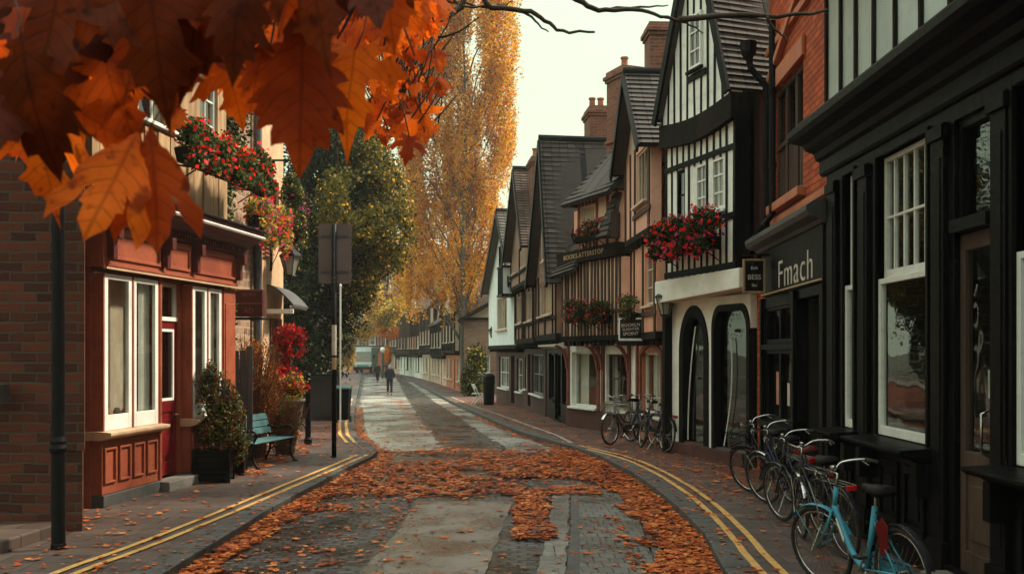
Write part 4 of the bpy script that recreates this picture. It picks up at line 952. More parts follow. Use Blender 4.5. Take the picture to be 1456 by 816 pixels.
# L1 red shop.  A far, B near
dl = Vector((.139, 1)).normalized(); nearp = Vector((-5.40, 12.6)); farp = nearp + dl * 4.12
H = House('red_shop', 'small brick-red painted shop with white sash display windows and a dark red door', farp, nearp, 'shop'); W = H.W
fac = [(127, 213), (258, 303)]
us = [H.uv(px, 500)[0] for px in (303, 258, 213, 130)]      # ascending u (far -> near)
print('L1 us', us, W)
b2 = (us[0], us[1] - .02); dr_ = (us[1] + .06, us[2] - .04); b1 = (us[2] + .03, W - .04)
vs0, vs1 = .98, 3.03
for (a, b), wo in ((b1, .16), (b2, .16)):
    H.open.append((a, b, .62, vs1, 0)); mb = MB()
    # projecting display window: sashes with splayed returns
    yf = wo; m_ = (a + b) / 2
    for x0, x1 in ((a + .03, m_ - .02), (m_ + .02, b - .03)):
        o = MB(); fw = .085
        o.box(x0, x0 + fw, yf - .05, yf, vs0, vs1 - .02); o.box(x1 - fw, x1, yf - .05, yf, vs0, vs1 - .02); o.box(x0 + fw, x1 - fw, yf - .05, yf - .001, vs0, vs0 + .2); o.box(x0 + fw, x1 - fw, yf - .05, yf - .001, vs1 - .09, vs1 - .02)
        wn = o.build('window', 'white_paint', H.root, bevel=.006); MB().box(x0 + .05, x1 - .05, yf - .03, yf - .026, vs0 + .18, vs1 - .07).build('pane', 'window_glass', wn)
    for x in (a + .0, b - .03): mb.box(x, x + .03, -.02, yf, vs0, vs1 - .02)
    mb.box(m_ - .019, m_ + .019, yf - .06, yf + .01, vs0, vs1 - .02)
    mb.build('window_post', 'shop_red', H.root)
    sl = MB(); sl.profile([(-.1, .86), (wo, .86), (wo + .12, .90), (wo + .14, .93), (wo + .14, .965), (wo, .978), (-.1, .978)], a - .06, b + .06); sl.build('sill', 'cream_wood', H.root, bevel=.006)
    rp = MB(); rp.box(a, b, -.05, wo - .02, .16, .855)
    n = 4 if b - a > 1.2 else 2
    for k in range(n):
        x0 = a + (b - a) * k / n + .05; x1 = a + (b - a) * (k + 1) / n - .03; y = wo - .019
        rp.box(x0, x0 + .03, y, y + .03, .30, .76); rp.box(x1 - .03, x1, y, y + .03, .30, .76); rp.box(x0 + .03, x1 - .03, y, y + .029, .30, .33); rp.box(x0 + .03, x1 - .03, y, y + .029, .73, .76)
    rp.build('riser_panel', 'shop_red', H.root, bevel=.006)
    MB().box(a - .01, b + .01, -.05, wo + .01, -.3, .155).build('plinth', 'kerb_stone', H.root, bevel=.01)
    MB().box(a + .01, b - .01, -.16, -.13, .7, 3.02).build('added_pale_panel', 'pale_infill', H.root)  # pale panel added close behind the glass so the window looks lighter
    g = MB(); g.box(a + .03, b - .03, -.12, .05, .7, .95)
    for k in range(7): x = a + .15 + (b - a - .3) * RN.random(); g.lathe([(.04, 0), (.07, .05), (.08, .2), (.03, .3)], (x, -.04 + .05 * RN.random(), .951), 8)
    g.build('window_display', 'interior_warm', H.root)
    bk = MB()
    bk.box(a + .12, a + .3, -.05, -.01, .951, 1.3) if b - a < 1.2 else bk.box(b - .35, b - .12, -.05, .0, .951, 1.6); bk.build('display_card', 'teal_render', H.root)
    for x0 in (a + .05, b - .3): 
        MB().add([(x0 + .30 * i / 8, .03 + .025 * (i % 2), z) for z in (vs0, vs1) for i in range(9)], [(i, i + 1, i + 10, i + 9) for i in range(8)]).build('curtain', 'curtain_cloth', H.root)
# door
H.open.append((dr_[0], dr_[1], .14, vs1, 0)); mb = MB(); y = -.05; a, b = dr_
mb.box(a + .002, a + .1, y - .05, y, .16, 2.45); mb.box(b - .1, b - .002, y - .05, y, .16, 2.45); mb.box(a + .1, b - .1, y - .05, y - .001, 2.35, 2.45); mb.box(a + .1, b - .1, y - .05, y - .001, .16, .36); mb.box(a + .1, b - .1, y - .05, y - .001, 1.1, 1.26); mb.box(a + .1, b - .1, y - .04, y - .02, .36, 1.1); mb.box(a + .17, b - .17, y - .02, y - .008, .46, 1.0)
do = mb.build('door', 'door_red', H.root, bevel=.006); MB().box(a + .08, b - .08, y - .03, y - .026, 1.24, 2.37).build('pane', 'window_glass', do)
gf = MB(); gf.box(a + .1, a + .14, y - .02, y + .01, 1.27, 2.34); gf.box(b - .14, b - .1, y - .02, y + .01, 1.27, 2.34); gf.box(a + .14, b - .14, y - .02, y + .009, 1.27, 1.31); gf.box(a + .14, b - .14, y - .02, y + .009, 2.3, 2.34); gf.build('glazing_frame', 'white_paint', do)
MB().tube([(a + .05, y, 1.05), (a + .05, y + .05, 1.05), (a + .13, y + .05, 1.05)], .014, 8).build('handle', 'sign_gold', do, smooth=True)
fl = MB(); fl.box(a + .002, b - .002, y - .05, y + .02, 2.46, 2.52); fl.box(a + .002, a + .06, y - .05, y, 2.52, 3.02); fl.box(b - .06, b - .002, y - .05, y, 2.52, 3.02); fl.box(a + .06, b - .06, y - .05, y, 2.97, 3.02)
fo = fl.build('fanlight', 'white_paint', H.root); MB().box(a + .05, b - .05, y - .03, y - .026, 2.5, 2.98).build('pane', 'window_glass', fo)
MB().box(a - .04, b + .04, -.4, .30, -.2, .14).build('doorstep', 'step_stone', H.root, bevel=.015)
H.wall(.02, W, -.3, 3.08, 0, 'shop_red', .18)
ps = MB()
for x0, x1 in ((.03, us[0] - .04), (us[2] - .04, us[2] + .02)):
    ps.box(x0, x1, .003, .17, .16, 3.05); 
    if x1 - x0 > .12: ps.box(x0 + .04, x1 - .04, .17, .185, .4, 2.8)
    ps.build('pilaster', 'shop_red', H.root, bevel=.008); ps = MB()
fb = MB(); fb.box(.0, W + .02, -.1, .2, 3.09, 3.62); fb.box(.06, W - .04, .2, .23, 3.10, 3.14); 
for a, b in ((.12, us[1] - .05), (us[1] + .15, us[2] - .1), (us[2] + .1, W - .08)):
    fb.box(a, b, .2, .225, 3.2, 3.24); fb.box(a, b, .2, .225, 3.52, 3.56); fb.box(a, a + .04, .2, .224, 3.24, 3.52); fb.box(b - .04, b, .2, .224, 3.24, 3.52)
fb.build('fascia', 'shop_red', H.root, bevel=.006)
MB().box(-.01, W + .03, .2, .25, 3.06, 3.085).build('fascia_bead', 'cream_wood', H.root)
br = MB()
for x in (.08, us[1] + .02, us[2], W - .1): br.prism([(x - .05, 3.2), (x + .05, 3.2), (x + .05, 3.62), (x - .05, 3.62)], .2, .3); br.box(x - .06, x + .06, .2, .38, 3.45, 3.62)
for k in range(44): x = .05 + k * (W - .1) / 43; br.box(x - .02, x + .02, .2, .30, 3.66, 3.74)
br.build('cornice_bracket', 'cornice_red', H.root, bevel=.01)
MB().profile([(-.1, 3.63), (.24, 3.63), (.26, 3.66), (.26, 3.75), (.34, 3.78), (.40, 3.84), (.52, 3.90), (.56, 3.98), (.56, 4.02), (-.1, 4.10)], -.25, W + .1).build('cornice', 'cornice_red', H.root)
MB().profile([(.535, 3.905), (.575, 3.905), (.59, 3.93), (.575, 3.95), (.54, 3.95)], -.26, W + .11).build('cornice_trim', 'white_paint', H.root)
MB().profile([(-.1, 4.102), (.6, 4.034), (.62, 4.045), (-.1, 4.125)], -.28, W + .12).build('lead_flashing', 'lead_dark', H.root)
# first floor, oak boards
w1 = .0
H.window(.35, 1.0, 5.3, 6.5, w1, 'white_paint', 2, 3); H.window(1.9, 2.9, 5.3, 6.5, w1, 'white_paint', 2, 3)
H.wall(.02, W, 4.0, 7.2, w1, 'oak_board', name='upper_wall')
bb = MB()
for i in range(22):
    x0 = .02 + (W - .02) * i / 22; bb.box(x0 + .006, x0 + (W / 22) - .006, w1 + .002, w1 + .02 + RN.random() * .035, 4.1, 5.18, 0, .008)
bb.build('boarding', 'oak_board', H.root, bevel=.005)
H.body(6, 7.2, 'brick_brown', w=0); mb = MB(); mb.slope((W + .2, .4, 7.15), (-.2, .4, 7.15), (-.2, -3, 10), (W + .2, -3, 10), 20); mb.slope((-.2, -6.3, 7.15), (W + .2, -6.3, 7.15), (W + .2, -3, 10), (-.2, -3, 10), 14); mb.build('roof', 'roof_tile', H.root)
L1 = H
# L2 sand rendered stone house
H = House('stone_house', 'warm sand-coloured stone and plaster house with a grey downpipe, next beyond the red shop', (-5.25, 22.6), (-5.30, 17.4), 'house'); W = H.W
pr = H.rect(397, 620, 376, 430, .0)
H.window(.12, 1.3, .7, 2.75, 0, 'red_timber', 2, 2, deep=.1, curtain=.15)
H.window(2.0, 3.0, 4.7, 5.9, 0, 'white_paint', 2, 3); H.window(.4, 1.1, 4.6, 5.8, 0, 'red_timber', 2, 2)
H.wall(.0, 2.1, -.4, 9, 0, 'sand_render'); H.wall(2.1, W, -.4, 9, -.003, 'stone_rubble', name='stone_wall')
MB().box(2.0, 2.5, .003, .05, -.3, 8.9).build('corner_timber', 'oak_board', H.root, bevel=.01)
lv = MB()
for k in range(7): z = 4.05 + k * .09; lv.bar((1.35, .04, z), (1.9, .07, z), .05, .02)
lv.build('louvre', 'terracotta_render', H.root)
u = H.uv(367, 300, .12)[0]
pm = MB(); pm.tube([(u, .12, 1.2), (u, .12, 8.5)], .075, 12); [pm.lathe([(.095, 0), (.095, .1)], (u, .12, z), 12) for z in (2.9, 4.4, 6.0)]; pm.build('downpipe', 'pipe_grey', H.root)
# little shop hood with brackets
hd = MB(); 
for k in range(8):
    t0, t1 = k / 8, (k + 1) / 8; f = lambda t: (.02 + .55 * t, 3.45 - .42 * t ** 1.6)
    (y0, z0), (y1, z1) = f(t0), f(t1); hd.hexa([(.0, y0, z0 - .05), (1.5, y0, z0 - .05), (1.5, y1, z1 - .05), (.0, y1, z1 - .05), (.0, y0, z0), (1.5, y0, z0), (1.5, y1, z1), (.0, y1, z1)], 0)
hd.build('shop_hood', 'lead_dark', H.root)
MB().box(.0, 1.5, .5, .54, 2.95, 3.0).box(1.45, 1.52, .0, .58, 2.82, 2.92).build('hood_trim', 'white_paint', H.root, bevel=.01)
H.body(6, 9, 'stone_rubble', w=0); mb = MB(); mb.slope((W + .2, .4, 8.9), (-.2, .4, 8.9), (-.2, -3, 12), (W + .2, -3, 12), 18); mb.slope((-.2, -6.3, 8.9), (W + .2, -6.3, 8.9), (W + .2, -3, 12), (-.2, -3, 12), 12); mb.build('roof', 'roof_tile', H.root)
L2 = H
# garden wall and street wall beyond the dark tree
g = House('garden_wall', 'low brick garden wall running along the pavement under the yellow trees', (-19.5, 112), (-10.6, 58), 'wall')
g.wall(0, g.W, -1, 1.1, 0, 'brick_far', .3); MB().box(0, g.W, -.35, .06, 1.105, 1.2).build('coping', 'step_stone', g.root)
g = House('garden_wall', 'low brick wall in shade at the foot of the dark evergreen', (-9.6, 54), (-7.2, 33), 'wall')
g.wall(0, g.W, -1, 1.0, 0, 'brick_red', .3); MB().box(0, g.W, -.35, .06, 1.005, 1.1).build('coping', 'step_stone', g.root)
# ---------------------------------------------------------------- ground
KL = [(-30, -3.6), (8.9, -3.15), (13, -3.08), (17, -2.85), (19.3, -2.66), (20.2, -2.75), (21.2, -3.1), (24, -3.8), (28, -4.5), (36, -5.75), (50, -7.9), (75, -11.6), (114, -17.4), (150, -26), (220, -50)]
KR = [(-30, 1.6), (8.86, 1.94), (11, 2.14), (13.1, 2.15), (16, 2.05), (19.2, 1.67), (20.9, 1.28), (24.5, .3), (28.8, -.45), (38, -1.75), (54, -3.9), (75, -7.2), (97, -10.9), (114, -14.6), (150, -22), (220, -44)]
def ix(poly, y):
    for (a, b), (c, d) in zip(poly, poly[1:]):
        if a <= y <= c: return b + (d - b) * (y - a) / (c - a)
    return poly[0][1] if y < poly[0][0] else poly[-1][1]
def rz_(x, y):
    l, r = ix(KL, y), ix(KR, y); t = (x - l) / (r - l); t = min(max(t, 0), 1)
    return gz(y) - .105 + .05 * 4 * t * (1 - t)
def sheet(name, ys, left, right, zf, mat, nx=4, kind='structure', dz=0):
    mb = MB(); n = nx + 1
    for y in ys:
        l, r = left(y), right(y)
        for i in range(n): x = l + (r - l) * i / nx; mb.v.append((x, y, zf(x, y) + dz))
    for j in range(len(ys) - 1):
        for i in range(nx): a = j * n + i; mb.f.append((a, a + 1, a + n + 1, a + n)); mb.m.append(0)
    o = mb.build(name, mat); o['kind'] = kind; return o
YS = [-30, -20, -10, 0, 4] + [6 + i * .5 for i in range(50)] + [31 + i * 2 for i in range(45)] + [125 + i * 8 for i in range(12)]
def sub(a, b): return sorted({a, b} | {y for y in YS if a < y < b})
gm = MB()
gy = [-300, -60] + [y for y in YS if y > -30] + [300, 900, 2500]; gx = [-2500, -400, -80, -30, 30, 80, 400, 2500]
for y in gy:
    for x in gx: gm.v.append((x, y, gz(y) - .30))
for j in range(len(gy) - 1):
    for i in range(len(gx) - 1): a = j * len(gx) + i; gm.f.append((a, a + 1, a + len(gx) + 1, a + len(gx))); gm.m.append(0)
structure(gm.build('ground', 'earth'))
sheet('road', sub(-30, 211), lambda y: ix(KL, y) - .02, lambda y: ix(KR, y) + .02, rz_, 'setts', 12)
pz = lambda x, y: gz(y)
KW = .30
sheet('left_pavement', sub(-30, 20.5), lambda y: -16, lambda y: ix(KL, y) - KW + .01, pz, 'flagstone', 4)
sheet('left_pavement', sub(20.5, 211), lambda y: ix(KL, y) - 12, lambda y: ix(KL, y) - KW + .01, pz, 'brick_paving', 4)
sheet('right_pavement', sub(-30, 15.5), lambda y: ix(KR, y) + KW - .01, lambda y: 12, pz, 'flagstone', 4)
sheet('right_pavement', sub(15.5, 211), lambda y: ix(KR, y) + KW - .01, lambda y: ix(KR, y) + 12, pz, 'brick_paving', 4)
for poly, sg in ((KL, -1), (KR, 1)):
    ys = [-8 + i * .9 for i in range(48)] + [36 + i * 2.5 for i in range(60)]
    mb = MB()
    for a, b in zip(ys, ys[1:]):
        g = .008; a2, b2 = a + g, b - g; j = RN.uniform(-.006, .006); xa, xb = ix(poly, a2) + j, ix(poly, b2) + j; za, zb = gz(a2), gz(b2); h = .006 + abs(j)
        p = [(xa, a2), (xb, b2), (xb + sg * KW, b2), (xa + sg * KW, a2)]
        if sg < 0: p = p[::-1]; z = [za, zb, zb, za][::-1]
        else: z = [za, zb, zb, za]
        p = p[::-1]; z = z[::-1]
        mb.hexa([(q[0], q[1], zz - .25) for q, zz in zip(p, z)] + [(q[0], q[1], zz + h) for q, zz in zip(p, z)])
    o = mb.build('left_kerb' if sg < 0 else 'right_kerb', 'kerb_stone', bevel=.012); structure(o)
def linesheet(name, pts, w, mat, dz=.012):
    pts = sorted(pts); ys = [pts[0][0] + (pts[-1][0] - pts[0][0]) * i / 60 for i in range(61)]
    jl = lambda y: .010 * noise.noise(Vector((y * 9, 0, 3)))
    return sheet(name, ys, lambda y: ix(pts, y) - w / 2 + jl(y), lambda y: ix(pts, y) + w / 2 - jl(y + 5), pz, mat, 1, dz=dz)
def smooth(pts, n=2):
    for _ in range(n):
        q = [pts[0]]
        for a, b in zip(pts, pts[1:]): q += [(a[0] * .75 + b[0] * .25, a[1] * .75 + b[1] * .25), (a[0] * .25 + b[0] * .75, a[1] * .25 + b[1] * .75)]
        pts = q + [pts[-1]]
    return pts
la = smooth([(-2, -4.35), (5, -4.12), (8.86, -3.97), (9.84, -3.74), (12.3, -3.46), (14.6, -3.24), (17.1, -2.98), (19.1, -2.80)])
linesheet('yellow_line_marking', la, .075, 'line_yellow'); linesheet('yellow_line_marking', [(y, x - .19) for y, x in la], .075, 'line_yellow')
lb = smooth([(-2, 2.2), (8.9, 2.42), (11.04, 2.6), (13.4, 2.68), (16, 2.58), (18.4, 2.30), (20.1, 1.75), (20.9, 1.42)])
linesheet('yellow_line_marking', lb, .075, 'line_yellow'); linesheet('yellow_line_marking', [(y, x - .19 - .02 * 0) for y, x in lb if y < 20.3], .075, 'line_yellow')
linesheet('yellow_line_marking', [(21.6, 1.30), (23.4, 1.10), (28.2, .28), (38, -1.25), (52, -3.2)], .09, 'line_white')
linesheet('yellow_line_marking', [(21.6, -3.62), (24, -4.2), (28, -4.9), (36, -6.15), (50, -8.3)], .08, 'line_yellow'); linesheet('yellow_line_marking', [(21.6, -3.44), (24, -4.02), (28, -4.72), (36, -5.97), (50, -8.12)], .08, 'line_yellow')
def patch(name, L_, R_, mat, dz, jag=.03, nx=4):
    l = sorted((G(*p, -.07).y, G(*p, -.07).x) for p in L_); r = sorted((G(*p, -.07).y, G(*p, -.07).x) for p in R_)
    y0, y1 = max(l[0][0], r[0][0]), min(l[-1][0], r[-1][0]); n = 90 if y1 < 30 else 140
    ys = [y0 + (y1 - y0) * (i / n) ** 1.3 for i in range(n + 1)]
    J = lambda y, s: jag * noise.noise(Vector((y * 2.3, s, 0))) + jag * .5 * noise.noise(Vector((y * 9, s, 0)))
    def zf(x, y): return rz_(x, y)
    return sheet(name, ys, lambda y: ix(l, y) + J(y, 1), lambda y: ix(r, y) + J(y, 7), zf, mat, nx, dz=dz)
patch('road_repair_patch', [(594, 714), (563, 760), (512, 816), (420, 920)], [(729, 714), (718, 742), (690, 816), (640, 920)], 'asphalt_wet', .006)
patch('stone_slab_strip', [(788, 690), (779, 760), (764, 816), (738, 920)], [(810, 690), (808, 760), (803, 816), (792, 920)], 'slab_wet_sheen', .010, .035, 2)
patch('stone_slab_strip', [(812, 688), (811, 760), (806, 816), (796, 920)], [(821, 688), (824, 760), (824, 816), (822, 920)], 'kerb_stone', .014, .004, 1)
patch('paver_lane', [(820, 684), (823, 760), (823, 816), (821, 920)], [(868, 684), (908, 735), (936, 816), (962, 920)], 'pavers_grey', .006, .012, 6)
patch('stone_slab_strip', [(870, 688), (912, 737), (938, 816), (965, 920)], [(884, 688), (927, 737), (953, 816), (983, 920)], 'kerb_stone', .012, .004, 1)
patch('concrete_lane', [(528, 641), (509, 600), (514, 560), (519, 536)], [(640, 655), (604, 606), (576, 562), (563, 536)], 'concrete_damp', .008, .25)
patch('concrete_lane', [(752, 660), (678, 612), (606, 562), (577, 540)], [(806, 645), (708, 606), (630, 567), (588, 540)], 'concrete_damp', .010, .2)
# fallen leaves --------------------------------------------------
def leaf_template(out, cuts):
    bm = bmesh.new(); R_ = [out[0]]
    if cuts:
        q = random.Random(len(out))
        for i, ((x0, y0), (x1, y1)) in enumerate(zip(out, out[1:])):
            L_ = math.hypot(x1 - x0, y1 - y0); nx, ny = (y1 - y0) / L_, -(x1 - x0) / L_; m = 3
            for k in range(1, m + 1):
                t_ = k / m; bow = (.055 if i % 2 == 0 else -.03) * L_ * math.sin(math.pi * t_) + (q.uniform(-.008, .008) if k < m else 0)
                R_.append((max(0, x0 + (x1 - x0) * t_ + nx * bow), y0 + (y1 - y0) * t_ + ny * bow))
        R_[-1] = out[-1]
    else: R_ = list(out)
    mid = [(0, y) for y in np.linspace(0, R_[-1][1], 6)[1:-1]]
    for sgn in (1, -1):
        vs = [bm.verts.new((sgn * x, y, 0)) for x, y in R_] + [bm.verts.new((0, y, 0)) for _, y in reversed(mid)]
        bm.faces.new(vs if sgn > 0 else vs[::-1])
    bmesh.ops.remove_doubles(bm, verts=bm.verts, dist=1e-5)
    bmesh.ops.triangulate(bm, faces=bm.faces)
    if cuts: bmesh.ops.subdivide_edges(bm, edges=bm.edges, cuts=cuts, use_grid_fill=True); bmesh.ops.triangulate(bm, faces=bm.faces)
    V = np.array([v.co[:] for v in bm.verts]); bm.verts.index_update(); T = np.array([[v.index for v in f.verts] for f in bm.faces]); bm.free(); return V, T
MAPLE = [(0, 0), (.09, -.05), (.30, -.17), (.27, -.04), (.44, -.04), (.30, .08), (.22, .13), (.42, .17), (.50, .14), (.62, .27), (.86, .50), (.66, .45), (.60, .55), (.42, .40), (.19, .37), (.22, .56), (.36, .70), (.25, .72), (.22, .86), (.13, .86), (0, 1.22)]
OAK = [(0, 0), (.08, .02), (.17, .10), (.33, .13), (.25, .22), (.42, .33), (.30, .38), (.47, .53), (.31, .53), (.38, .71), (.24, .68), (.25, .84), (.13, .82), (.08, .94), (0, 1.06)]
LONG = [(0, 0), (.04, .05), (.09, .18), (.19, .28), (.30, .48), (.29, .60), (.40, .74), (.37, 1.0), (.25, .84), (.18, .64), (.13, .60), (.18, .78), (.13, .80), (.12, .95), (0, 1.12)]
LOWM = [(0, 0), (.25, -.08), (.48, .05), (.38, .15), (.72, .48), (.30, .47), (.26, .74), (0, 1.1)]
LOWO = [(0, 0), (.28, .2), (.38, .5), (.24, .8), (0, 1.0)]
rs = np.random.RandomState(3); n_try = 260000
def dens(x, y):
    l, r = ix(KL, y), ix(KR, y); nz = noise.noise(Vector((x * .9, y * .55, 0))); n2 = noise.noise(Vector((x * 3.1, y * 1.7, 4)))
    if l < x < r:
        d = .012 + .03 * max(0, n2)
        lo = 13.7 + .5 * n2 + (1.0 if x > 1.3 else 0) - (1.1 if x < -1.4 else 0) + .3 * nz; hi = 21.0 + 2.2 * nz; n3 = noise.noise(Vector((x * 6, y * 3.4, 9)))
        if lo < y < hi:
            e = min(1, (y - lo) / .4, (hi - y) / 2.2); d = max(d, e * (1.0 if nz > -.25 and n3 > -.22 else .12) * (.7 + .7 * n3))
        if x - l < (.36 + .25 * n2 if y < 15 else .3) and y < 40: d = max(d, .75)
        if r - x < (.62 + .35 * n2 if y < 21 else .25) and y < 34: d = max(d, .85 if y < 21 else .4)
        if .02 + .1 * n2 < x < .48 + .1 * n2 and 10.7 < y < 14.5: d = max(d, .8)
        if 1.15 < x < 1.32 and y < 12.5: d = max(d, .18)
        if -3.3 < x < -1.2 and y < 13.4: d = max(d, .03 + .45 * max(0, n2 - .22))
        if y > 21: d = max(d, .10 * max(0, n2 + nz)); 
        if y > 21 and abs((x - l) / (r - l) - .45) < .05: d = max(d, .12)
        return d
    if l - KW < x < r + KW: return .04
    if x > r:
        return .14 if (x > r + 1.0 and 14 < y < 19 and n2 > -.1) else (.06 if y > 13 else .012) * (1 + 2 * max(0, n2))
    return (.16 if y > 15.5 and -5.2 < x < -4.0 and n2 > 0 else .016) * (1 + 2 * max(0, n2)) if x > -7 else 0
P_ = []; 
while len(P_) < 46000:
    y = 8.2 + (rs.rand() ** 1.25) * 40; x = rs.uniform(-7, 4.6)
    if y > 21 and rs.rand() < .35: continue
    d = dens(x, y)
    if rs.rand() < d:
        l, r = ix(KL, y), ix(KR, y); base = rz_(x, y) + .012 if l < x < r else gz(y) + .014
        P_.append((x, y, base + rs.rand() * (.035 if d > .3 else .006)))
P_ = np.array(P_)
for tpl, nm, sel in ((LOWM, 0, slice(0, None, 2)), (LOWO, 1, slice(1, None, 2))):
    V, T = leaf_template(tpl, 0); V = V - np.array([0, .5, 0]); V[:, 2] = .25 * V[:, 0] ** 2 + .18 * (V[:, 1]) ** 2
    pp = P_[sel]; n = len(pp)
    md = np.array([int(rs.choice(5, p=[.1, .3, .05, .35, .2]) if noise.noise(Vector((q[0] * 1.4, q[1] * .8, 7))) + .35 * noise.noise(Vector((q[0] * 6, q[1] * 4, 1))) > .12 else rs.choice(5, p=[.32, .16, .24, .06, .22])) for q in pp])
    o = scatter('fallen_leaves', V, T, pp, rand_rot(n, .80, rs), rs.uniform(.020, .05, n) + .065 * rs.rand(n) ** 4, ['ground_leaf_%d' % i for i in range(5)], [4, 4, 2.2, 1.6, 3], rs=rs, mi=md)
    tag(o, 'orange autumn leaves lying in drifts across the street and along both kerbs', 'fallen leaves', kind='stuff')

# ---------------------------------------------------------------- overhanging maple
t = thing('maple_tree', 'maple with large backlit orange leaves hanging into the top left of the view', 'tree', (-4.3, 2.0, 0))
L0 = Vector((-4.3, 2.0, 0))
def wob(pts, n=4, amp=.04):
    pts = [Vector(p) for p in pts]; out = []
    for i in range(len(pts) - 1):
        p0 = pts[max(i - 1, 0)]; p1 = pts[i]; p2 = pts[i + 1]; p3 = pts[min(i + 2, len(pts) - 1)]
        for k in range(n):
            t_ = k / n; q = .5 * ((2 * p1) + (p2 - p0) * t_ + (2 * p0 - 5 * p1 + 4 * p2 - p3) * t_ ** 2 + (3 * p1 - p0 - 3 * p2 + p3) * t_ ** 3)
            out.append(q + Vector([RN.uniform(-amp, amp) for _ in range(3)]) * (1 if k or i else 0))
    return out + [pts[-1]]
mb = MB(); tp = wob([(0, 0, -.3), (.05, 0, .6), (-.05, .05, 2), (.1, .1, 3.3), (0, .2, 5), (-.3, .3, 7)], 4, .02); mb.tube(tp, [.34 - .22 * i / len(tp) for i in range(len(tp))], 12)
mb.build('trunk', 'bark', t, smooth=True)
br = MB()
def limb(pts, r0, r1, amp=.03, n=4, seg=7): q = wob(pts, n, amp); br.tube([p - L0 for p in q], [r0 + (r1 - r0) * i / (len(q) - 1) for i in range(len(q))], seg); return q
limb([(-4.25, 2.1, 3.3), (-2.8, 3.2, 4.0), (-1.6, 4.3, 4.05), (-.5, 4.8, 3.95), (.9, 5.3, 4.1), (1.6, 5.9, 4.3)], .09, .006)
limb([(-4.3, 2.1, 2.9), (-2.4, 2.1, 3.1), (-1.2, 1.95, 2.95), (-.5, 1.9, 2.88), (.1, 2.3, 3.1), (.5, 2.8, 3.3)], .06, .005, .02)
limb([(-1.2, 1.95, 2.95), (-.9, 1.6, 2.8), (-.3, 1.5, 2.72)], .02, .008, .02)
limb([(-2.4, 2.1, 3.1), (-1.7, 1.7, 2.8), (-1.1, 1.5, 2.65)], .025, .008, .02)
TW = [[(600, -40), (590, 20), (560, 80), (545, 105), (538, 112)], [(668, -50), (655, 10), (600, 50), (590, 80), (592, 120), (586, 160)], [(600, 55), (640, 50), (682, 25)], [(590, -20), (555, 35), (535, 80), (530, 96)],
      [(560, 150), (575, 175), (586, 205)], [(700, -40), (690, 5), (745, 15), (775, 28), (800, 45), (846, 46)], [(745, 15), (760, 30), (780, 46)], [(770, -30), (820, 0), (850, 14), (900, 14), (940, 24), (965, 28)],
      [(850, 14), (910, 10), (950, 8)], [(965, 28), (1040, 22), (1090, 24), (1150, 20), (1176, 14)], [(1090, 24), (1100, 40), (1115, 52), (1118, 60)], [(640, -30), (650, 5), (700, 10), (730, 2)], [(600, 0), (660, 5), (690, 12), (720, 8)], [(480, 200), (478, 215), (482, 235), (488, 246)], [(940, 24), (975, 33), (1000, 48)]]
for i, w in enumerate(TW):
    d = 4.6 + .1 * (i % 5)
    r = .016 if i in (7, 9, 5, 1) else .008
    limb([P(a, b, d) for a, b in w], r, r * .35, .006, 4, 6)
Lf = []   # (px,py of leaf base, length px, angle of tip from straight down, depth, template, tint)
HERO = [(430, 45, 205, 1, 1.5, 'O', 1), (214, 180, 165, -4, 1.35, 'L', 1), (196, 190, 165, 22, 1.34, 'L', 0), (62, 165, 130, 6, 1.6, 'M', 0), (96, 150, 112, -62, 1.75, 'M', 0), (254, 150, 52, 2, 2.2, 'O', 0), (322, 92, 82, -18, 1.9, 'M', 0), (350, 105, 70, -28, 2.1, 'M', 1),
        (505, 72, 125, 5, 1.7, 'M', 0), (480, 30, 110, -20, 2.4, 'M', 0), (150, 90, 120, -12, 1.45, 'M', 1), (270, 60, 110, -6, 1.5, 'M', 1), (585, 168, 30, 0, 3.4, 'O', 0), (582, 195, 40, 8, 3.3, 'M', 1), (150, 215, 45, 20, 2.6, 'O', 0), (375, 60, 100, 14, 1.8, 'O', 1),
        (30, 60, 190, -4, 1.25, 'O', 2), (8, 90, 150, 6, 1.3, 'M', 2), (350, -60, 170, 8, 1.25, 'O', 2), (440, -70, 150, -8, 1.3, 'M', 2), (210, -40, 180, -6, 1.3, 'M', 2), (95, -40, 180, 12, 1.3, 'M', 2), (520, -60, 140, -18, 1.4, 'O', 2), (290, -30, 150, 10, 1.4, 'M', 2), (550, -50, 110, -5, 1.6, 'M', 1), (130, 30, 150, 20, 1.5, 'M', 2), (400, -30, 130, -25, 1.5, 'M', 2)]
Lf += HERO; r_ = random.Random(4)
def low(x): return 250 if x < 40 else 190 if x < 140 else 150 if x < 260 else 120 if x < 380 else 95 if x < 520 else 50
for i in range(58):
    x = r_.uniform(-60, 570); y = r_.uniform(-150, low(x) - 175); Lf.append((x, y, r_.uniform(100, 175), r_.gauss(0, 26), r_.uniform(1.35, 2.0), r_.choice('MMO'), 2 if y < -30 and r_.random() < .6 else 1))
for i in range(240):
    x = r_.uniform(-40, 600); y = r_.uniform(-100, low(x) - 60); Lf.append((x, y, r_.uniform(40, 85), r_.gauss(0, 50), r_.uniform(2.1, 3.6), r_.choice('MMOL'), 0 if r_.random() < .75 else 1))
for i in range(170):
    a = r_.random(); x = r_.uniform(440, 625) ; y = r_.uniform(-30, 190 if 520 < x < 610 else 90); Lf.append((x, y, r_.uniform(18, 42), r_.gauss(0, 50), r_.uniform(3.4, 5.0), r_.choice('MO'), 0 if r_.random() < .75 else 1))
for i in range(60):
    x = r_.gauss(572, 20); y = r_.uniform(90, 190); Lf.append((x, y, r_.uniform(14, 26), r_.gauss(0, 50), r_.uniform(4.3, 5.0), r_.choice('MO'), r_.choice((0, 1, 1))))
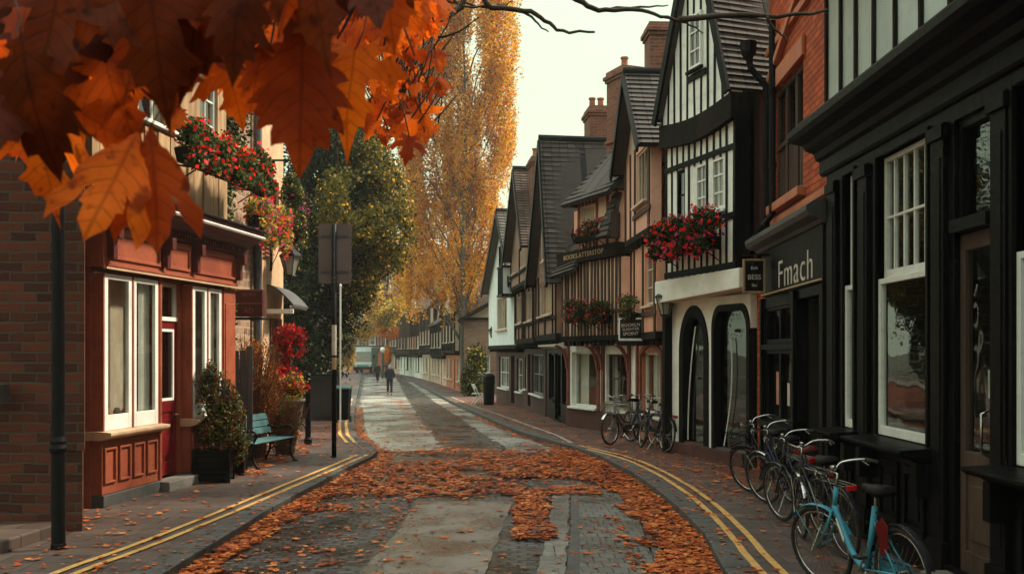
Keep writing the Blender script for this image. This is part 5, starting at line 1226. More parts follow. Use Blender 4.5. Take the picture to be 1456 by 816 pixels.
for key, out in (('M', MAPLE), ('O', OAK), ('L', LONG)):
    V0, T0 = leaf_template(out, 1); VV = []; TT = []; UV = []; MI = []; o_ = 0
    for (px, py, ln, ang, d, k, tint) in Lf:
        if k != key: continue
        s_ = ln / F * d; a = rad(ang); cx, cy = r_.uniform(-.7, .7), r_.uniform(-.6, .25); tilt = r_.uniform(-.5, .2); yaw = r_.uniform(-.45, .45)
        V = V0.copy(); sx = r_.uniform(.88, 1.05) * (.76 if key == 'O' else 1); V[:, 0] *= sx; V[:, 2] = cx * V[:, 0] ** 2 * .8 + cy * (V[:, 1]) ** 2 * .5 + .02 * np.sin(9 * V[:, 0] + 7 * V[:, 1] + px)
        Rm = Matrix.Rotation(yaw, 3, 'Z') @ Matrix.Rotation(tilt, 3, 'X') @ Matrix.Rotation(a, 3, 'Y') @ Matrix(((1, 0, 0), (0, 0, -1), (0, -1, 0))).transposed()
        A_ = np.array(Rm); w = (V * s_) @ A_.T + np.array(P(px, py, d) - L0)
        VV.append(w); TT.append(T0 + o_); o_ += len(V0); UV.append(V0[:, :2]); MI += [tint] * len(T0)
        b0 = P(px, py, d) - L0; b1 = b0 + Vector((r_.uniform(-.03, .03) * d, 0, .045 * d * r_.uniform(.6, 1.2))); br.tube([b0, (b0 + b1) / 2 + Vector((.004, 0, 0)), b1], .0011 * d * .8, 4)
    np_mesh('foliage', np.concatenate(VV), np.concatenate(TT), ['maple_orange', 'maple_rust', 'maple_shaded'], np.array(MI), np.concatenate(UV), t, smooth=True)
for i in range(26):
    x = r_.uniform(-40, 600); y0 = r_.uniform(-60, 40); d = r_.uniform(1.5, 2.6); limb([Vector((P(x, 0, d).x, d, 2.95)), P(x + r_.uniform(-30, 30), -40, d), P(x + r_.uniform(-50, 50), y0 + 60 * r_.random(), d)], .006, .002, .006, 3, 5)
br.build('branches', 'bark', t, smooth=True)
blobs = [((-1.2 + i * .9 + L0.x * 0, 2.6 + (i % 3) * .9 - 2, 5.0 + (i % 2) * .8), (1.3, 1.3, .8)) for i in range(-1, 4)]
blobs += [((x - L0.x, y - L0.y, z), (2.0, 2.0, .8)) for x, y, z in ((-.5, 8.6, 7.2), (1.0, 10.6, 7.9), (-2.6, 7.2, 7.0), (-4.4, 5.0, 6.6), (2.2, 12.0, 8.6), (-1.6, 11.0, 8.3), (-6.5, 2.5, 6.4), (-3.5, 9.4, 7.9))]  # unseen crown added overhead to shade the left pavement and near road
foliage('crown', blobs, 11000, .22, ['maple_orange', 'maple_rust'], [2, 1], t, .1, .2, .6)
shade_limbs = MB()  # added limbs out of view, carrying the shading crown
for x, y, z in ((-.5, 8.6, 7.2), (1.8, 11.6, 8.2), (-4.4, 5.0, 6.8), (-1.6, 11.0, 8.3)):
    q_ = wob([(0, .2, 4.6), ((x - L0.x) * .5, (y - L0.y) * .45, 4.4 + (z - 4) * .8), (x - L0.x, y - L0.y, z)], 5, .05); shade_limbs.tube(q_, [.1 - .08 * i / len(q_) for i in range(len(q_))], 7)
shade_limbs.build('limbs', 'bark', t, smooth=True)

# ---------------------------------------------------------------- trees
def pxblobs(lst, d, org, dr=None):
    out = []
    for (px, py, rx, ry, *dd) in lst:
        dx = dd[0] if dd else 0; c = P(px, py, d + dx) - Vector(org); a = rx / F * d; out.append(((c.x, c.y, c.z), (a, dr or max(a, 1.2), ry / F * d)))
    return out
_cp = cloud_points
def tree(name, label, base, d, lst, n, size, mats, wts, bark='bark', tr=.25, gap=.35, shell=.45, ns=1.0, seed=0, group=None, dr=None, flat=0, trunkh=None):
    org = Vector(base); t = thing(name, label, 'tree', org, 0, group); bl = pxblobs(lst, d, org, dr)
    top = max(b[0][2] for b in bl); mb = MB(); q = wob([(0, 0, -.4), (.02, .05, top * .25), (.1, .0, top * .55), (.0, 0, top * .9)], 4, tr * .3)
    mb.tube(q, [tr * (1.25 - 1.1 * i / (len(q) - 1)) for i in range(len(q))], 10); mb.build('trunk', bark, t, smooth=True)
    lm = MB()
    for c, r in bl:
        s0 = q[min(len(q) - 1, max(2, int(len(q) * min(.9, max(.2, (c[2] - r[2]) / top)))))]; e = Vector(c)
        w = wob([s0, s0.lerp(e, .5) + Vector((0, 0, .3)), e], 3, .08); lm.tube(w, [tr * .42 * (1 - .8 * i / (len(w) - 1)) for i in range(len(w))], 6)
        for k in range(5):
            f = e + Vector((RN.uniform(-1, 1) * r[0], RN.uniform(-1, 1) * r[1], RN.uniform(-1, 1) * r[2])) * .8; lm.tube(wob([w[-2], (w[-2] + f) / 2, f], 3, .05), [tr * .12, tr * .1, tr * .1, tr * .08, tr * .06, tr * .05, tr * .03], 5)
    lm.build('limbs', bark, t, smooth=True)
    foliage('crown', bl, n, size, mats, wts, t, gap, shell, ns, flat, seed); return t, bl
b = G(468, 590); b = Vector((-6.6, 31, gz(31)))
EV = [(450, 455, 62, 90), (425, 500, 34, 50, 3), (425, 440, 40, 60, 3), (480, 330, 60, 90, 2), (440, 340, 60, 110), (490, 265, 62, 80), (500, 215, 45, 50), (440, 240, 50, 80, 2), (455, 510, 40, 38), (490, 380, 50, 75), (470, 200, 60, 45, 1), (420, 180, 50, 50, 2), (420, 420, 40, 110, -2)]
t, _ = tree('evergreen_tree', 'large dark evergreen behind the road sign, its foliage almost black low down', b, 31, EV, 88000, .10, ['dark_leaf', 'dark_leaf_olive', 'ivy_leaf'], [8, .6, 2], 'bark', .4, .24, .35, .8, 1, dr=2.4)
foliage('crown', pxblobs([(545, 290, 42, 62), (560, 340, 30, 50), (520, 350, 45, 55), (520, 235, 40, 45), (500, 300, 50, 60, -1.5), (505, 405, 30, 35)], 31, b, 1.8), 34000, .095, ['dark_leaf_olive', 'dark_leaf', 'gold_leaf'], [6, 1.5, .5], t, .25, .6, 1.1, 0, 2)  # lighter olive and gold leaves paint the sunlit right side of the crown
b = Vector((-2.9, 58.5, gz(58)))
BI = [(650, 40, 70, 80), (640, -30, 70, 60), (630, 130, 70, 100), (705, 20, 24, 70), (712, 110, 20, 60), (712, 210, 18, 60), (702, 290, 16, 50), (670, 120, 45, 90), (665, 215, 48, 90), (620, 230, 42, 100), (697, 170, 26, 70), (690, 250, 24, 70), (655, 320, 34, 75), (612, 330, 30, 70), (690, 330, 18, 60), (610, 50, 50, 80), (695, 60, 22, 60), (668, 385, 16, 34), (640, 385, 16, 30), (590, 370, 22, 40), (585, 130, 30, 90), (600, 400, 12, 22), (650, 260, 40, 70), (585, 260, 24, 60), (590, 320, 24, 60), (640, 370, 40, 40), (575, 380, 20, 36), (560, 90, 45, 110), (575, 210, 30, 80), (718, 60, 22, 90), (716, 150, 20, 70), (560, -40, 60, 90), (700, -60, 50, 80), (620, -110, 90, 70), (704, 330, 14, 50)]
t, bl = tree('birch_tree', 'tall weeping birch in golden leaf hanging over the middle of the street', b, 60, BI, 100, .1, ['gold_leaf'], [1], 'bark_pale', .16, dr=2.6)
for ch in list(KIDS(t)):
    if ch.name.startswith('crown'): bpy.data.objects.remove(ch)
# pendulous sprays: leaves strung along hanging strands
rs = np.random.RandomState(9); vol = np.array([q[1][0] * q[1][2] for q in bl]); vol /= vol.sum(); pos = []; st = MB()
for k in range(7600):
    c, r = bl[rs.choice(len(bl), p=vol)]; dv = rs.normal(size=3); dv /= np.linalg.norm(dv); p = np.array(c) + dv * np.array(r) * (rs.rand() ** .4) ; L_ = rs.uniform(.8, 2.6); x, y, z = p; dx, dy = rs.normal(size=2) * .10
    if noise.noise(Vector((x * .8, y * .8, z * .35))) < -.04 and rs.rand() < .93: continue
    if False: st.tube([(x, y, z), (x + dx * .5, y + dy * .5, z - L_ * .5), (x + dx, y + dy, z - L_)], [.014, .01, .005], 3)
    m = int(L_ * 24); tt = rs.rand(m)
    pos.append(np.stack([x + dx * tt + rs.normal(size=m) * .10, y + dy * tt + rs.normal(size=m) * .10, z - L_ * tt], 1))
pos = np.concatenate(pos); scatter('crown', RH[0], RH[1], pos, rand_rot(len(pos), 0, rs), rs.uniform(.08, .19, len(pos)), ['gold_leaf', 'amber_leaf', 'yellow_leaf', 'dark_leaf_olive'], [5, 3, 2.5, .8], t, rs=rs)
tree('yellow_tree', 'yellow-leaved tree overhanging the garden wall left of the pale van', Vector((-13.6, 76, gz(76))), 76, [(488, 495, 16, 30), (515, 462, 20, 22), (545, 445, 24, 22), (505, 450, 20, 24), (480, 500, 14, 26), (535, 425, 30, 20), (560, 432, 16, 20), (497, 505, 7, 20)], 16000, .2, ['yellow_leaf', 'gold_leaf', 'pale_leaf', 'dark_leaf_olive'], [4, 2, 2, 1], tr=.2, ns=.5, seed=3, dr=1.6)
tree('orange_tree', 'small round bright orange tree on the pavement at the end of the street', Vector((-12.4, 97.2, gz(97))), 97, [(550, 467, 15, 13), (545, 462, 10, 9), (557, 474, 9, 9), (551, 505, 5, 14)], 6500, .2, ['amber_leaf', 'gold_leaf'], [3, 1], tr=.1, ns=.5, seed=4, gap=.2)
tree('dark_tree', 'small dark round tree before the far shopfronts right of the orange tree', Vector((-12.0, 108, gz(100))), 108, [(577, 490, 13, 17), (570, 500, 9, 12)], 3500, .25, ['dark_leaf', 'rust_leaf'], [3, 1], tr=.1, ns=.5, seed=5)
tree('rusty_tree', 'orange-brown tree rising behind the roofs beside the birch', Vector((-6.5, 100, -.4)), 100, [(600, 380, 40, 60), (640, 370, 40, 50), (560, 400, 40, 50), (530, 420, 30, 40), (625, 330, 40, 50)], 12000, .32, ['amber_leaf', 'rust_leaf', 'dark_leaf_olive', 'gold_leaf'], [2, 3, 2, 2], tr=.3, ns=.4, seed=6, gap=.45, dr=3)
tree('bare_tree', 'thin half-bare russet tree closing the view behind the far houses', Vector((-19, 135, -.4)), 135, [(520, 400, 50, 60), (560, 420, 50, 50), (590, 400, 40, 60), (480, 420, 40, 60)], 7000, .4, ['rust_leaf', 'dark_leaf', 'gold_leaf'], [3, 3, 2], tr=.4, ns=.3, seed=7, gap=.5, dr=4)
# ---------------------------------------------------------------- plants in pots, boxes
def plant_leaves(name, blobs, n, size, mats, wts, par, seed, gap=.2, shell=.4, ns=3): return foliage(name, blobs, n, size, mats, wts, par, gap, shell, ns, 0, seed)
def flower_box(label, loc, rz, L_, h=.55, n=2600, bloom=('red_bloom', 'orange_bloom'), nb=260, group='flower boxes on the house fronts', drop=.2, seed=1, bs=.055, ls=.055, leafs=('green_leaf', 'pale_leaf', 'ivy_leaf')):
    t = thing('flower_box', label, 'flower box', loc, rz, group)
    mb = MB(); mb.hexa([(-L_ / 2 + .03, -.10, -.2), (L_ / 2 - .03, -.10, -.2), (L_ / 2 - .03, .09, -.2), (-L_ / 2 + .03, .09, -.2), (-L_ / 2, -.13, 0), (L_ / 2, -.13, 0), (L_ / 2, .13, 0), (-L_ / 2, .13, 0)])
    mb.box(-L_ / 2 - .01, L_ / 2 + .01, .131, .145, -.05, .01)
    for x in (-L_ * .35, L_ * .35): mb.bar((x, -.3, -.16), (x, .1, -.215), .02, .03); mb.bar((x, -.3, -.4), (x, .0, -.22), .02, .02)
    mb.build('trough', 'black_iron', t, bevel=.006); MB().box(-L_ / 2 + .02, L_ / 2 - .02, -.115, .115, -.03, .015).build('soil', 'soil', t)
    k = max(2, int(L_ / .28)); bl = [((-L_ / 2 + L_ * (i + .5) / k, .03 + .06 * math.sin(i * 2.4), h * .30 + .05 * math.sin(i * 1.7)), (L_ / k * .85, .20, h * .42)) for i in range(k)]
    bl += [((-L_ / 2 + L_ * (i + .5) / k, .14, -.05 - drop * .4 * (1 + math.sin(i * 2.1))), (L_ / k * .7, .12, drop)) for i in range(k)]
    plant_leaves('foliage', bl, n, ls, leafs, [3, 2, 3], t, seed)
    plant_leaves('blossoms', [(c, tuple(x * 1.12 for x in r)) for c, r in bl], nb, bs, bloom, [3, 1] if len(bloom) == 2 else [1] * len(bloom), t, seed + 5, 0, .9)
    o = bpy.data.objects[-1] if False else None
    return t
rotL = math.atan2(L1.u.y, L1.u.x); rotR = lambda H: math.atan2(H.u.y, H.u.x)
L1B = L1; 
p = L1.world(1.35, .62, 4.86 - .0); flower_box('long overflowing box of red geraniums and trailing green above the red shop', (p.x, p.y, p.z + L1.z0 * 0), rotL, 3.0, .62, 9000, ('red_bloom', 'orange_bloom'), 560, drop=.16, seed=1, bs=.085, ls=.06)
p = L2.world(3.05, .45, 4.55); flower_box('box of pink, orange and red flowers on the sand-coloured house beside the downpipe', p, rotR(L2), 2.3, .6, 6500, ('red_bloom', 'pink_bloom', 'orange_bloom'), 520, drop=.3, seed=2, bs=.09, leafs=('pale_leaf', 'green_leaf', 'yellow_leaf'))
u, v = R3.uv(972, 352, .55); p = R3.world(u, .52, 3.98); flower_box('broad box of red geraniums on the black and white timbered house', p, rotR(R3), 2.2, .75, 7500, ('red_bloom', 'red_bloom', 'pink_bloom'), 620, drop=.16, seed=3, bs=.085, leafs=('ivy_leaf', 'green_leaf', 'dark_leaf'))
u, v = R5.uv(822, 447, .58); p = R5.world(u, .60, v); flower_box('small box of red flowers on the striped first floor, the further one', p, rotR(R5), .75, .5, 1500, ('red_bloom', 'orange_bloom'), 130, drop=.1, seed=4, leafs=('dark_leaf', 'green_leaf', 'ivy_leaf'))
u, v = R5.uv(853, 449, .58); p = R5.world(u, .60, v); flower_box('small box of red flowers on the striped first floor, the nearer one', p, rotR(R5), .85, .5, 1700, ('red_bloom', 'orange_bloom'), 150, drop=.1, seed=5, leafs=('dark_leaf', 'green_leaf', 'ivy_leaf'))
u, v = R5.uv(838, 331, .68); p = R5.world(u, .70, v); flower_box('narrow box of sparse pink flowers under the top window of the hipped house', p, rotR(R5), 1.4, .35, 900, ('red_bloom', 'pink_bloom'), 70, drop=.05, seed=6, leafs=('dark_leaf', 'rust_leaf', 'ivy_leaf'))
u, v = R4.uv(930, 455, .5)
p = P(896, 446, 21.9); flower_box('green trough with a few red flowers above the black hanging sign', p, rotR(R4), .75, .55, 1700, ('red_bloom', 'red_bloom'), 40, drop=.12, seed=7, leafs=('green_leaf', 'pale_leaf', 'ivy_leaf'))
# ivy
t = thing('ivy_plant', 'ivy climbing the gap between the red shop and the sand-coloured house', 'climbing plant', (-5.1, 17.3, 0))
MB().tube(wob([(0, 0, -.1), (.05, .05, 1.5), (-.05, .1, 3), (.02, .05, 5.5)], 4, .05), .035, 7).build('stem', 'bark', t)
plant_leaves('foliage', [((.05, 0, 1.2 + i * .55), (.22, .3, .5)) for i in range(11)] + [((.1, .1, 6 + i * .4), (.35, .8, .5)) for i in range(4)], 7500, .075, ['ivy_leaf', 'pale_leaf', 'dark_leaf'], [3, 2, 2], t, 8)
t = thing('ivy_plant', 'ivy bush smothering the brick yard wall beside the bluish white gable', 'bush', (-2.05, 53.5, gz(53)))
MB().tube(wob([(0, 0, -.1), (.05, .3, 1), (-.05, .2, 2)], 4, .05), .05, 7).build('stem', 'bark', t)
plant_leaves('foliage', [((0, 0, .9), (.7, .8, 1.0)), ((.1, .3, 1.9), (.6, .8, .9)), ((-.2, -.3, .6), (.6, .6, .7))], 7000, .13, ['dark_leaf', 'ivy_leaf', 'yellow_leaf', 'dark_leaf_olive'], [3, 2, .6, 2], t, 9, ns=1.5)
# black planter with shrub
pz_ = Vector((-4.62, 15.25, 0))
t = thing('planter', 'square black slatted planter against the red shop, next to the bench', 'planter', (pz_.x, pz_.y, 0), .14)
mb = MB(); hw = .25
for k in range(5):
    z = .04 + k * .092
    mb.box(-hw, hw, -hw - .012, -hw + .012, z, z + .08); mb.box(-hw, hw, hw - .012, hw + .012, z, z + .08); mb.box(-hw - .012, -hw + .012, -hw + .013, hw - .013, z, z + .08); mb.box(hw - .012, hw + .012, -hw + .013, hw - .013, z, z + .08)
mb.build('slats', 'black_paint', t, bevel=.005)
mb = MB(); [mb.box(x - .03, x + .03, y - .03, y + .03, 0, .52) for x in (-hw, hw) for y in (-hw, hw)]; mb.build('corner_post', 'black_paint', t, bevel=.005)
MB().box(-hw + .014, hw - .014, -hw + .014, hw - .014, .05, .46).build('soil', 'soil', t)
t = thing('shrub', 'bushy green and rusty shrub growing out of the black planter', 'shrub', (pz_.x, pz_.y, .46), .14)
mb = MB()
for k in range(14): mb.tube(wob([(RN.uniform(-.08, .08), RN.uniform(-.08, .08), -.05), (RN.uniform(-.15, .15), RN.uniform(-.15, .15), .5), (RN.uniform(-.3, .3), RN.uniform(-.3, .3), 1.1)], 3, .02), .008, 5)
mb.build('stems', 'bark', t)
plant_leaves('foliage', [((0, 0, .35), (.30, .30, .38)), ((.05, .05, .8), (.28, .28, .42)), ((.22, .15, .45), (.24, .25, .5)), ((-.05, 0, 1.1), (.16, .16, .3)), ((.3, .2, .15), (.22, .22, .35))], 7500, .05, ['green_leaf', 'rust_leaf', 'dark_leaf', 'pale_leaf', 'dark_leaf_olive'], [3, 3, 3, 1, 2], t, 10)
t = thing('planter', 'second black planter box squeezed between the first planter and the bench', 'planter', (-4.62, 16.15, 0), .14)
mb = MB(); hw = .22
for k in range(4):
    z = .04 + k * .092
    mb.box(-hw, hw, -hw - .012, -hw + .012, z, z + .08); mb.box(-hw, hw, hw - .012, hw + .012, z, z + .08); mb.box(-hw - .012, -hw + .012, -hw + .013, hw - .013, z, z + .08); mb.box(hw - .012, hw + .012, -hw + .013, hw - .013, z, z + .08)
mb.build('slats', 'black_paint', t, bevel=.005); mb = MB(); [mb.box(x - .025, x + .025, y - .025, y + .025, 0, .43) for x in (-hw, hw) for y in (-hw, hw)]; mb.build('corner_post', 'black_paint', t, bevel=.005)
MB().box(-hw + .014, hw - .014, -hw + .014, hw - .014, .05, .38).build('soil', 'soil', t)
# reddish twiggy bush
def twigs(name, label, loc, n, h, spread, r=.004, leaves=2500, mats=('rust_leaf', 'dark_leaf_olive', 'amber_leaf'), seed=1, blobs=None, ls=.04):
    t = thing(name, label, 'shrub', loc); q = random.Random(seed); mb = MB()
    for i in range(n):
        a = q.uniform(0, 6.28); s = q.random() ** .6 * spread; hh = h * q.uniform(.55, 1.05); x0, y0 = q.uniform(-.15, .15), q.uniform(-.25, .25)
        mb.tube([(x0, y0, -.05), (x0 + math.cos(a) * s * .25, y0 + math.sin(a) * s * .25, hh * .4), (x0 + math.cos(a) * s * .65 + q.uniform(-.05, .05), y0 + math.sin(a) * s * .65, hh * .75), (x0 + math.cos(a) * s, y0 + math.sin(a) * s, hh * q.uniform(.88, 1.0))], [r, r * .9, r * .7, r * .4], 4)
    mb.build('stems', 'twig_red', t)
    plant_leaves('foliage', blobs or [((0, 0, h * .3), (spread * .6, spread * .6, h * .3)), ((0, 0, h * .6), (spread * .8, spread * .8, h * .4))], leaves, ls, mats, [3, 2, 2] if len(mats) == 3 else [1] * len(mats), t, seed, ns=4)
    return t
twigs('twiggy_shrub', 'tall reddish twiggy bush behind the teal bench', (-4.85, 18.6, 0), 330, 2.3, .62, .010, 7000, seed=3)
twigs('twiggy_shrub', 'lower brown bush spilling around the far arm of the bench', (-4.42, 19.1, 0), 150, 1.15, .42, .007, 6000, ('rust_leaf', 'dark_leaf_olive', 'green_leaf'), 4)
# crimson ball standard in pot, urn with flowers
t = thing('topiary', 'round crimson-leaved ball on a thin stem beside the tall brown bush', 'potted plant', (-4.62, 20.4, 0))
MB().lathe([(.16, 0), (.2, .3), (.23, .32), (.23, .37), (.19, .37), (.18, .3)], (0, 0, 0), 16).build('pot', 'terracotta_pot', t); MB().tube(wob([(0, 0, .3), (.02, 0, 1.2), (.0, 0, 2.2)], 4, .01), .022, 8).build('stem', 'bark', t)
plant_leaves('foliage', [((0, 0, 2.25), (.33, .33, .32)), ((.12, .0, 2.15), (.25, .25, .28)), ((-.15, .1, 1.72), (.16, .16, .22))], 4200, .055, ['crimson_leaf', 'red_bloom', 'rust_leaf'], [4, 2, 1], t, 12, gap=.1)
t = thing('urn_planter', 'pale stone urn of yellow-green and crimson flowers beyond the bench', 'planter', (-4.52, 19.9, 0))
MB().lathe([(.2, 0), (.2, .06), (.1, .12), (.09, .3), (.18, .42), (.27, .7), (.31, .98), (.34, 1.0), (.34, 1.05), (.29, 1.05), (.26, .95)], (0, 0, 0), 20).build('urn', 'urn_stone', t, smooth=True)
plant_leaves('foliage', [((0, 0, 1.2), (.36, .36, .26)), ((.1, 0, 1.35), (.28, .3, .22))], 2600, .055, ['yellow_leaf', 'green_leaf', 'rust_leaf'], [3, 3, 1], t, 13)
plant_leaves('blossoms', [((-.05, 0, 1.5), (.34, .34, .22)), ((.1, 0, 1.3), (.36, .34, .15))], 420, .06, ['crimson_leaf', 'red_bloom', 'pink_bloom'], [3, 3, 1], t, 14, 0, .8)
t = thing('hanging_basket', 'large hanging basket of green trailing plants and pink flowers below the sand-coloured gutter', 'hanging basket', P(417, 330, 21.6))
MB().lathe([(.05, -.24), (.2, -.16), (.29, 0), (.30, .02), (.27, .02), (.18, -.14)], (0, 0, 0), 16).build('basket', 'bark', t)
mb = MB(); [mb.tube([(.28 * math.cos(a), .28 * math.sin(a), 0), (0, 0, 1.55)], .006, 4) for a in (0, 2.1, 4.2)]; mb.bar((-.62, 0, 1.57), (.04, 0, 1.57), .03, .04); mb.build('chain', 'black_iron', t)
plant_leaves('foliage', [((0, 0, .25), (.30, .34, .4)), ((-.02, 0, .75), (.27, .3, .4)), ((.05, 0, -.2), (.26, .3, .35)), ((-.05, 0, 1.05), (.18, .2, .25)), ((.0, 0, -.55), (.16, .2, .3))], 8500, .06, ['pale_leaf', 'green_leaf', 'ivy_leaf', 'yellow_leaf'], [2, 3, 3, 1], t, 15)
plant_leaves('blossoms', [((.12, -.05, .45), (.22, .3, .5)), ((0, 0, -.1), (.24, .3, .3))], 130, .055, ['pink_bloom', 'pink_bloom', 'crimson_leaf'], [3, 2, 1], t, 16, 0, .9)

# ---------------------------------------------------------------- street furniture
# tall black lamp post near left
p = G(83, 779)
t = thing('street_lamp', 'tall slender black lamp post in front of the brick corner, its lantern among the leaves', 'street lamp', (p.x, p.y, 0))
MB().lathe([(.075, -.1), (.075, .04), (.068, .06), (.066, .95), (.07, .97), (.085, .99), (.09, 1.02), (.075, 1.06), (.08, 1.09), (.062, 1.14), (.062, 3.52), (.075, 3.54), (.08, 3.58), (.07, 3.64), (.045, 3.66), (.04, 4.0)], (0, 0, 0), 20).build('post', 'black_iron', t, smooth=False)
MB().lathe([(.03, 3.9), (.10, 3.98), (.12, 4.02), (.11, 4.04)], (0, 0, 0), 8).build('lantern_base', 'black_iron', t)
MB().lathe([(.10, 4.04), (.19, 4.40), (.19, 4.405)], (0, 0, 0), 6).build('lantern_glass', 'lamp_glass', t); MB().lathe([(.23, 4.41), (.22, 4.44), (.10, 4.56), (.08, 4.62), (.03, 4.66), (.02, 4.74)], (0, 0, 0), 6).build('lantern_roof', 'black_iron', t)
mb = MB(); [mb.bar((.105 * math.cos(a), .105 * math.sin(a), 4.03), (.198 * math.cos(a), .198 * math.sin(a), 4.42), .014, .014) for a in [i * math.pi / 3 for i in range(6)]]; mb.build('lantern_cage', 'black_iron', t)
# road sign seen from behind
p = G(475, 650)
t = thing('road_sign', 'grey-brown back of a tall road sign on a dark pole at the pavement corner', 'road sign', (p.x, p.y, 0))
MB().tube([(0, 0, -.1), (0, 0, 4.42)], .045, 14).build('pole', 'black_iron', t, smooth=True)
z0, z1 = P(0, 403, p.y).z, P(0, 318, p.y).z
mb = MB(); 
def rrect(x0, x1, z0, z1, r=.05, n=4):
    o = []
    for cx, cz, a0 in ((x1 - r, z0 + r, -90), (x1 - r, z1 - r, 0), (x0 + r, z1 - r, 90), (x0 + r, z0 + r, 180)):
        for i in range(n + 1): a = rad(a0 + 90 * i / n); o.append((cx + r * math.cos(a), cz + r * math.sin(a)))
    return o
hw = 21.5 / F * p.y
mb.prism(rrect(-hw - .02, hw + .03, z0, z1), .05, .062); sb = mb.build('sign_plate', 'board_grey', t)
mb = MB(); [mb.box(-hw + .03, hw - .02, .035, .05, z, z + .04) for z in (z0 + .2, z1 - .25)]; mb.lathe([(.055, z0 + .08), (.055, z0 + .12)], (0, 0, 0), 12); mb.lathe([(.055, z0 + .02), (.055, z0 + .05)], (0, 0, 0), 12); mb.build('clamp', 'lead_grey', t)
MB().lathe([(.0465, P(0, 505, p.y).z), (.0465, P(0, 462, p.y).z)], (0, 0, 0), 14).build('sticker', 'paper', t); MB().lathe([(.0466, P(0, 525, p.y).z), (.0466, P(0, 508, p.y).z)], (0, 0, 0), 14).build('sticker', 'oak_board', t)
p = Vector(((484 - CX) / F * 26, 26, gz(26)))
t = thing('marker_post', 'thin white post standing just behind the road sign', 'post', p); MB().tube([(0, 0, -.1), (0, 0, 3.75)], .022, 8).build('pole', 'white_paint', t); MB().lathe([(.03, 3.74), (.035, 3.78), (.01, 3.82)], (0, 0, 0), 8).build('cap', 'white_paint', t)
p = G(438, 632)
t = thing('bollard', 'plain black iron bollard left of the road sign', 'bollard', p); MB().lathe([(.085, -.1), (.085, .12), (.062, .16), (.058, 1.3), (.07, 1.33), (.07, 1.4), (.05, 1.45), (.055, 1.5), (.02, 1.55)], (0, 0, 0), 16).build('post', 'black_iron', t)
p = Vector(((460 - CX) / F * 29.5, 29.5, gz(29.5)))
t = thing('utility_cabinet', 'large dark grey utility cabinet behind the road sign', 'cabinet', p); MB().box(-.46, .44, -.2, .25, .06, 1.34).build('cabinet_body', 'board_dark', t, bevel=.015); MB().box(-.49, .47, -.23, .28, 1.345, 1.40).build('lid', 'black_iron', t, bevel=.01); MB().box(-.44, -.02, -.215, -.202, .12, 1.28).box(.0, .42, -.215, -.202, .12, 1.28).build('door', 'board_dark', t, bevel=.004); MB().box(-.4, .4, -.18, .2, -.1, .058).build('plinth', 'kerb_stone', t); MB().box(-.1, .06, -.02, .12, 1.401, 1.43).build('handle', 'white_paint', t)
p = Vector(((487 - CX) / F * 28.4, 28.4, gz(28.4)))
t = thing('wheelie_bin', 'black wheeled bin with teal-grey lid beside the cabinet', 'bin', p); MB().hexa([(-.18, -.22, .1), (.18, -.22, .1), (.18, .2, .1), (-.18, .2, .1), (-.23, -.27, .98), (.23, -.27, .98), (.23, .27, .98), (-.23, .27, .98)]).build('bin_body', 'black_paint', t, bevel=.02)
MB().hexa([(-.25, -.3, .985), (.25, -.3, .985), (.25, .3, .985), (-.25, .3, .985), (-.24, -.27, 1.03), (.24, -.27, 1.03), (.24, .29, 1.08), (-.24, .29, 1.08)]).build('lid', 'bin_lid', t, bevel=.015)
for x in (-.2, .2): MB().tube([(x - .025, .2, .1), (x + .025, .2, .1)], .1, 14).build('wheel', 'rubber', t)
p = G(428, 632, 0); t = thing('hoop_rail', 'small low iron hoop rail beside the bush beyond the bench', 'railing', (p.x - .1, p.y + .2, 0)); MB().tube(wob([(-.16, 0, -.05), (-.16, 0, .3), (-.08, 0, .42), (.08, 0, .42), (.16, 0, .3), (.16, 0, -.05)], 4, 0), .016, 8).build('hoop', 'black_iron', t, smooth=True)
# fence
t = thing('wooden_fence', 'short weathered grey plank gate between the shop corner and the tall bush', 'fence', (-5.05, 17.05, 0), .14)
mb = MB()
for k in range(5): mb.box(-.02 + k * .115, .085 + k * .115, -.012, .012, .03, 2.05 + .05 * math.sin(k * 1.9), 0, .004)
mb.build('planks', 'grey_board', t, bevel=.005); MB().box(-.03, .58, .013, .04, .4, .5).box(-.03, .58, .013, .04, 1.6, 1.7).build('rail', 'grey_board', t)
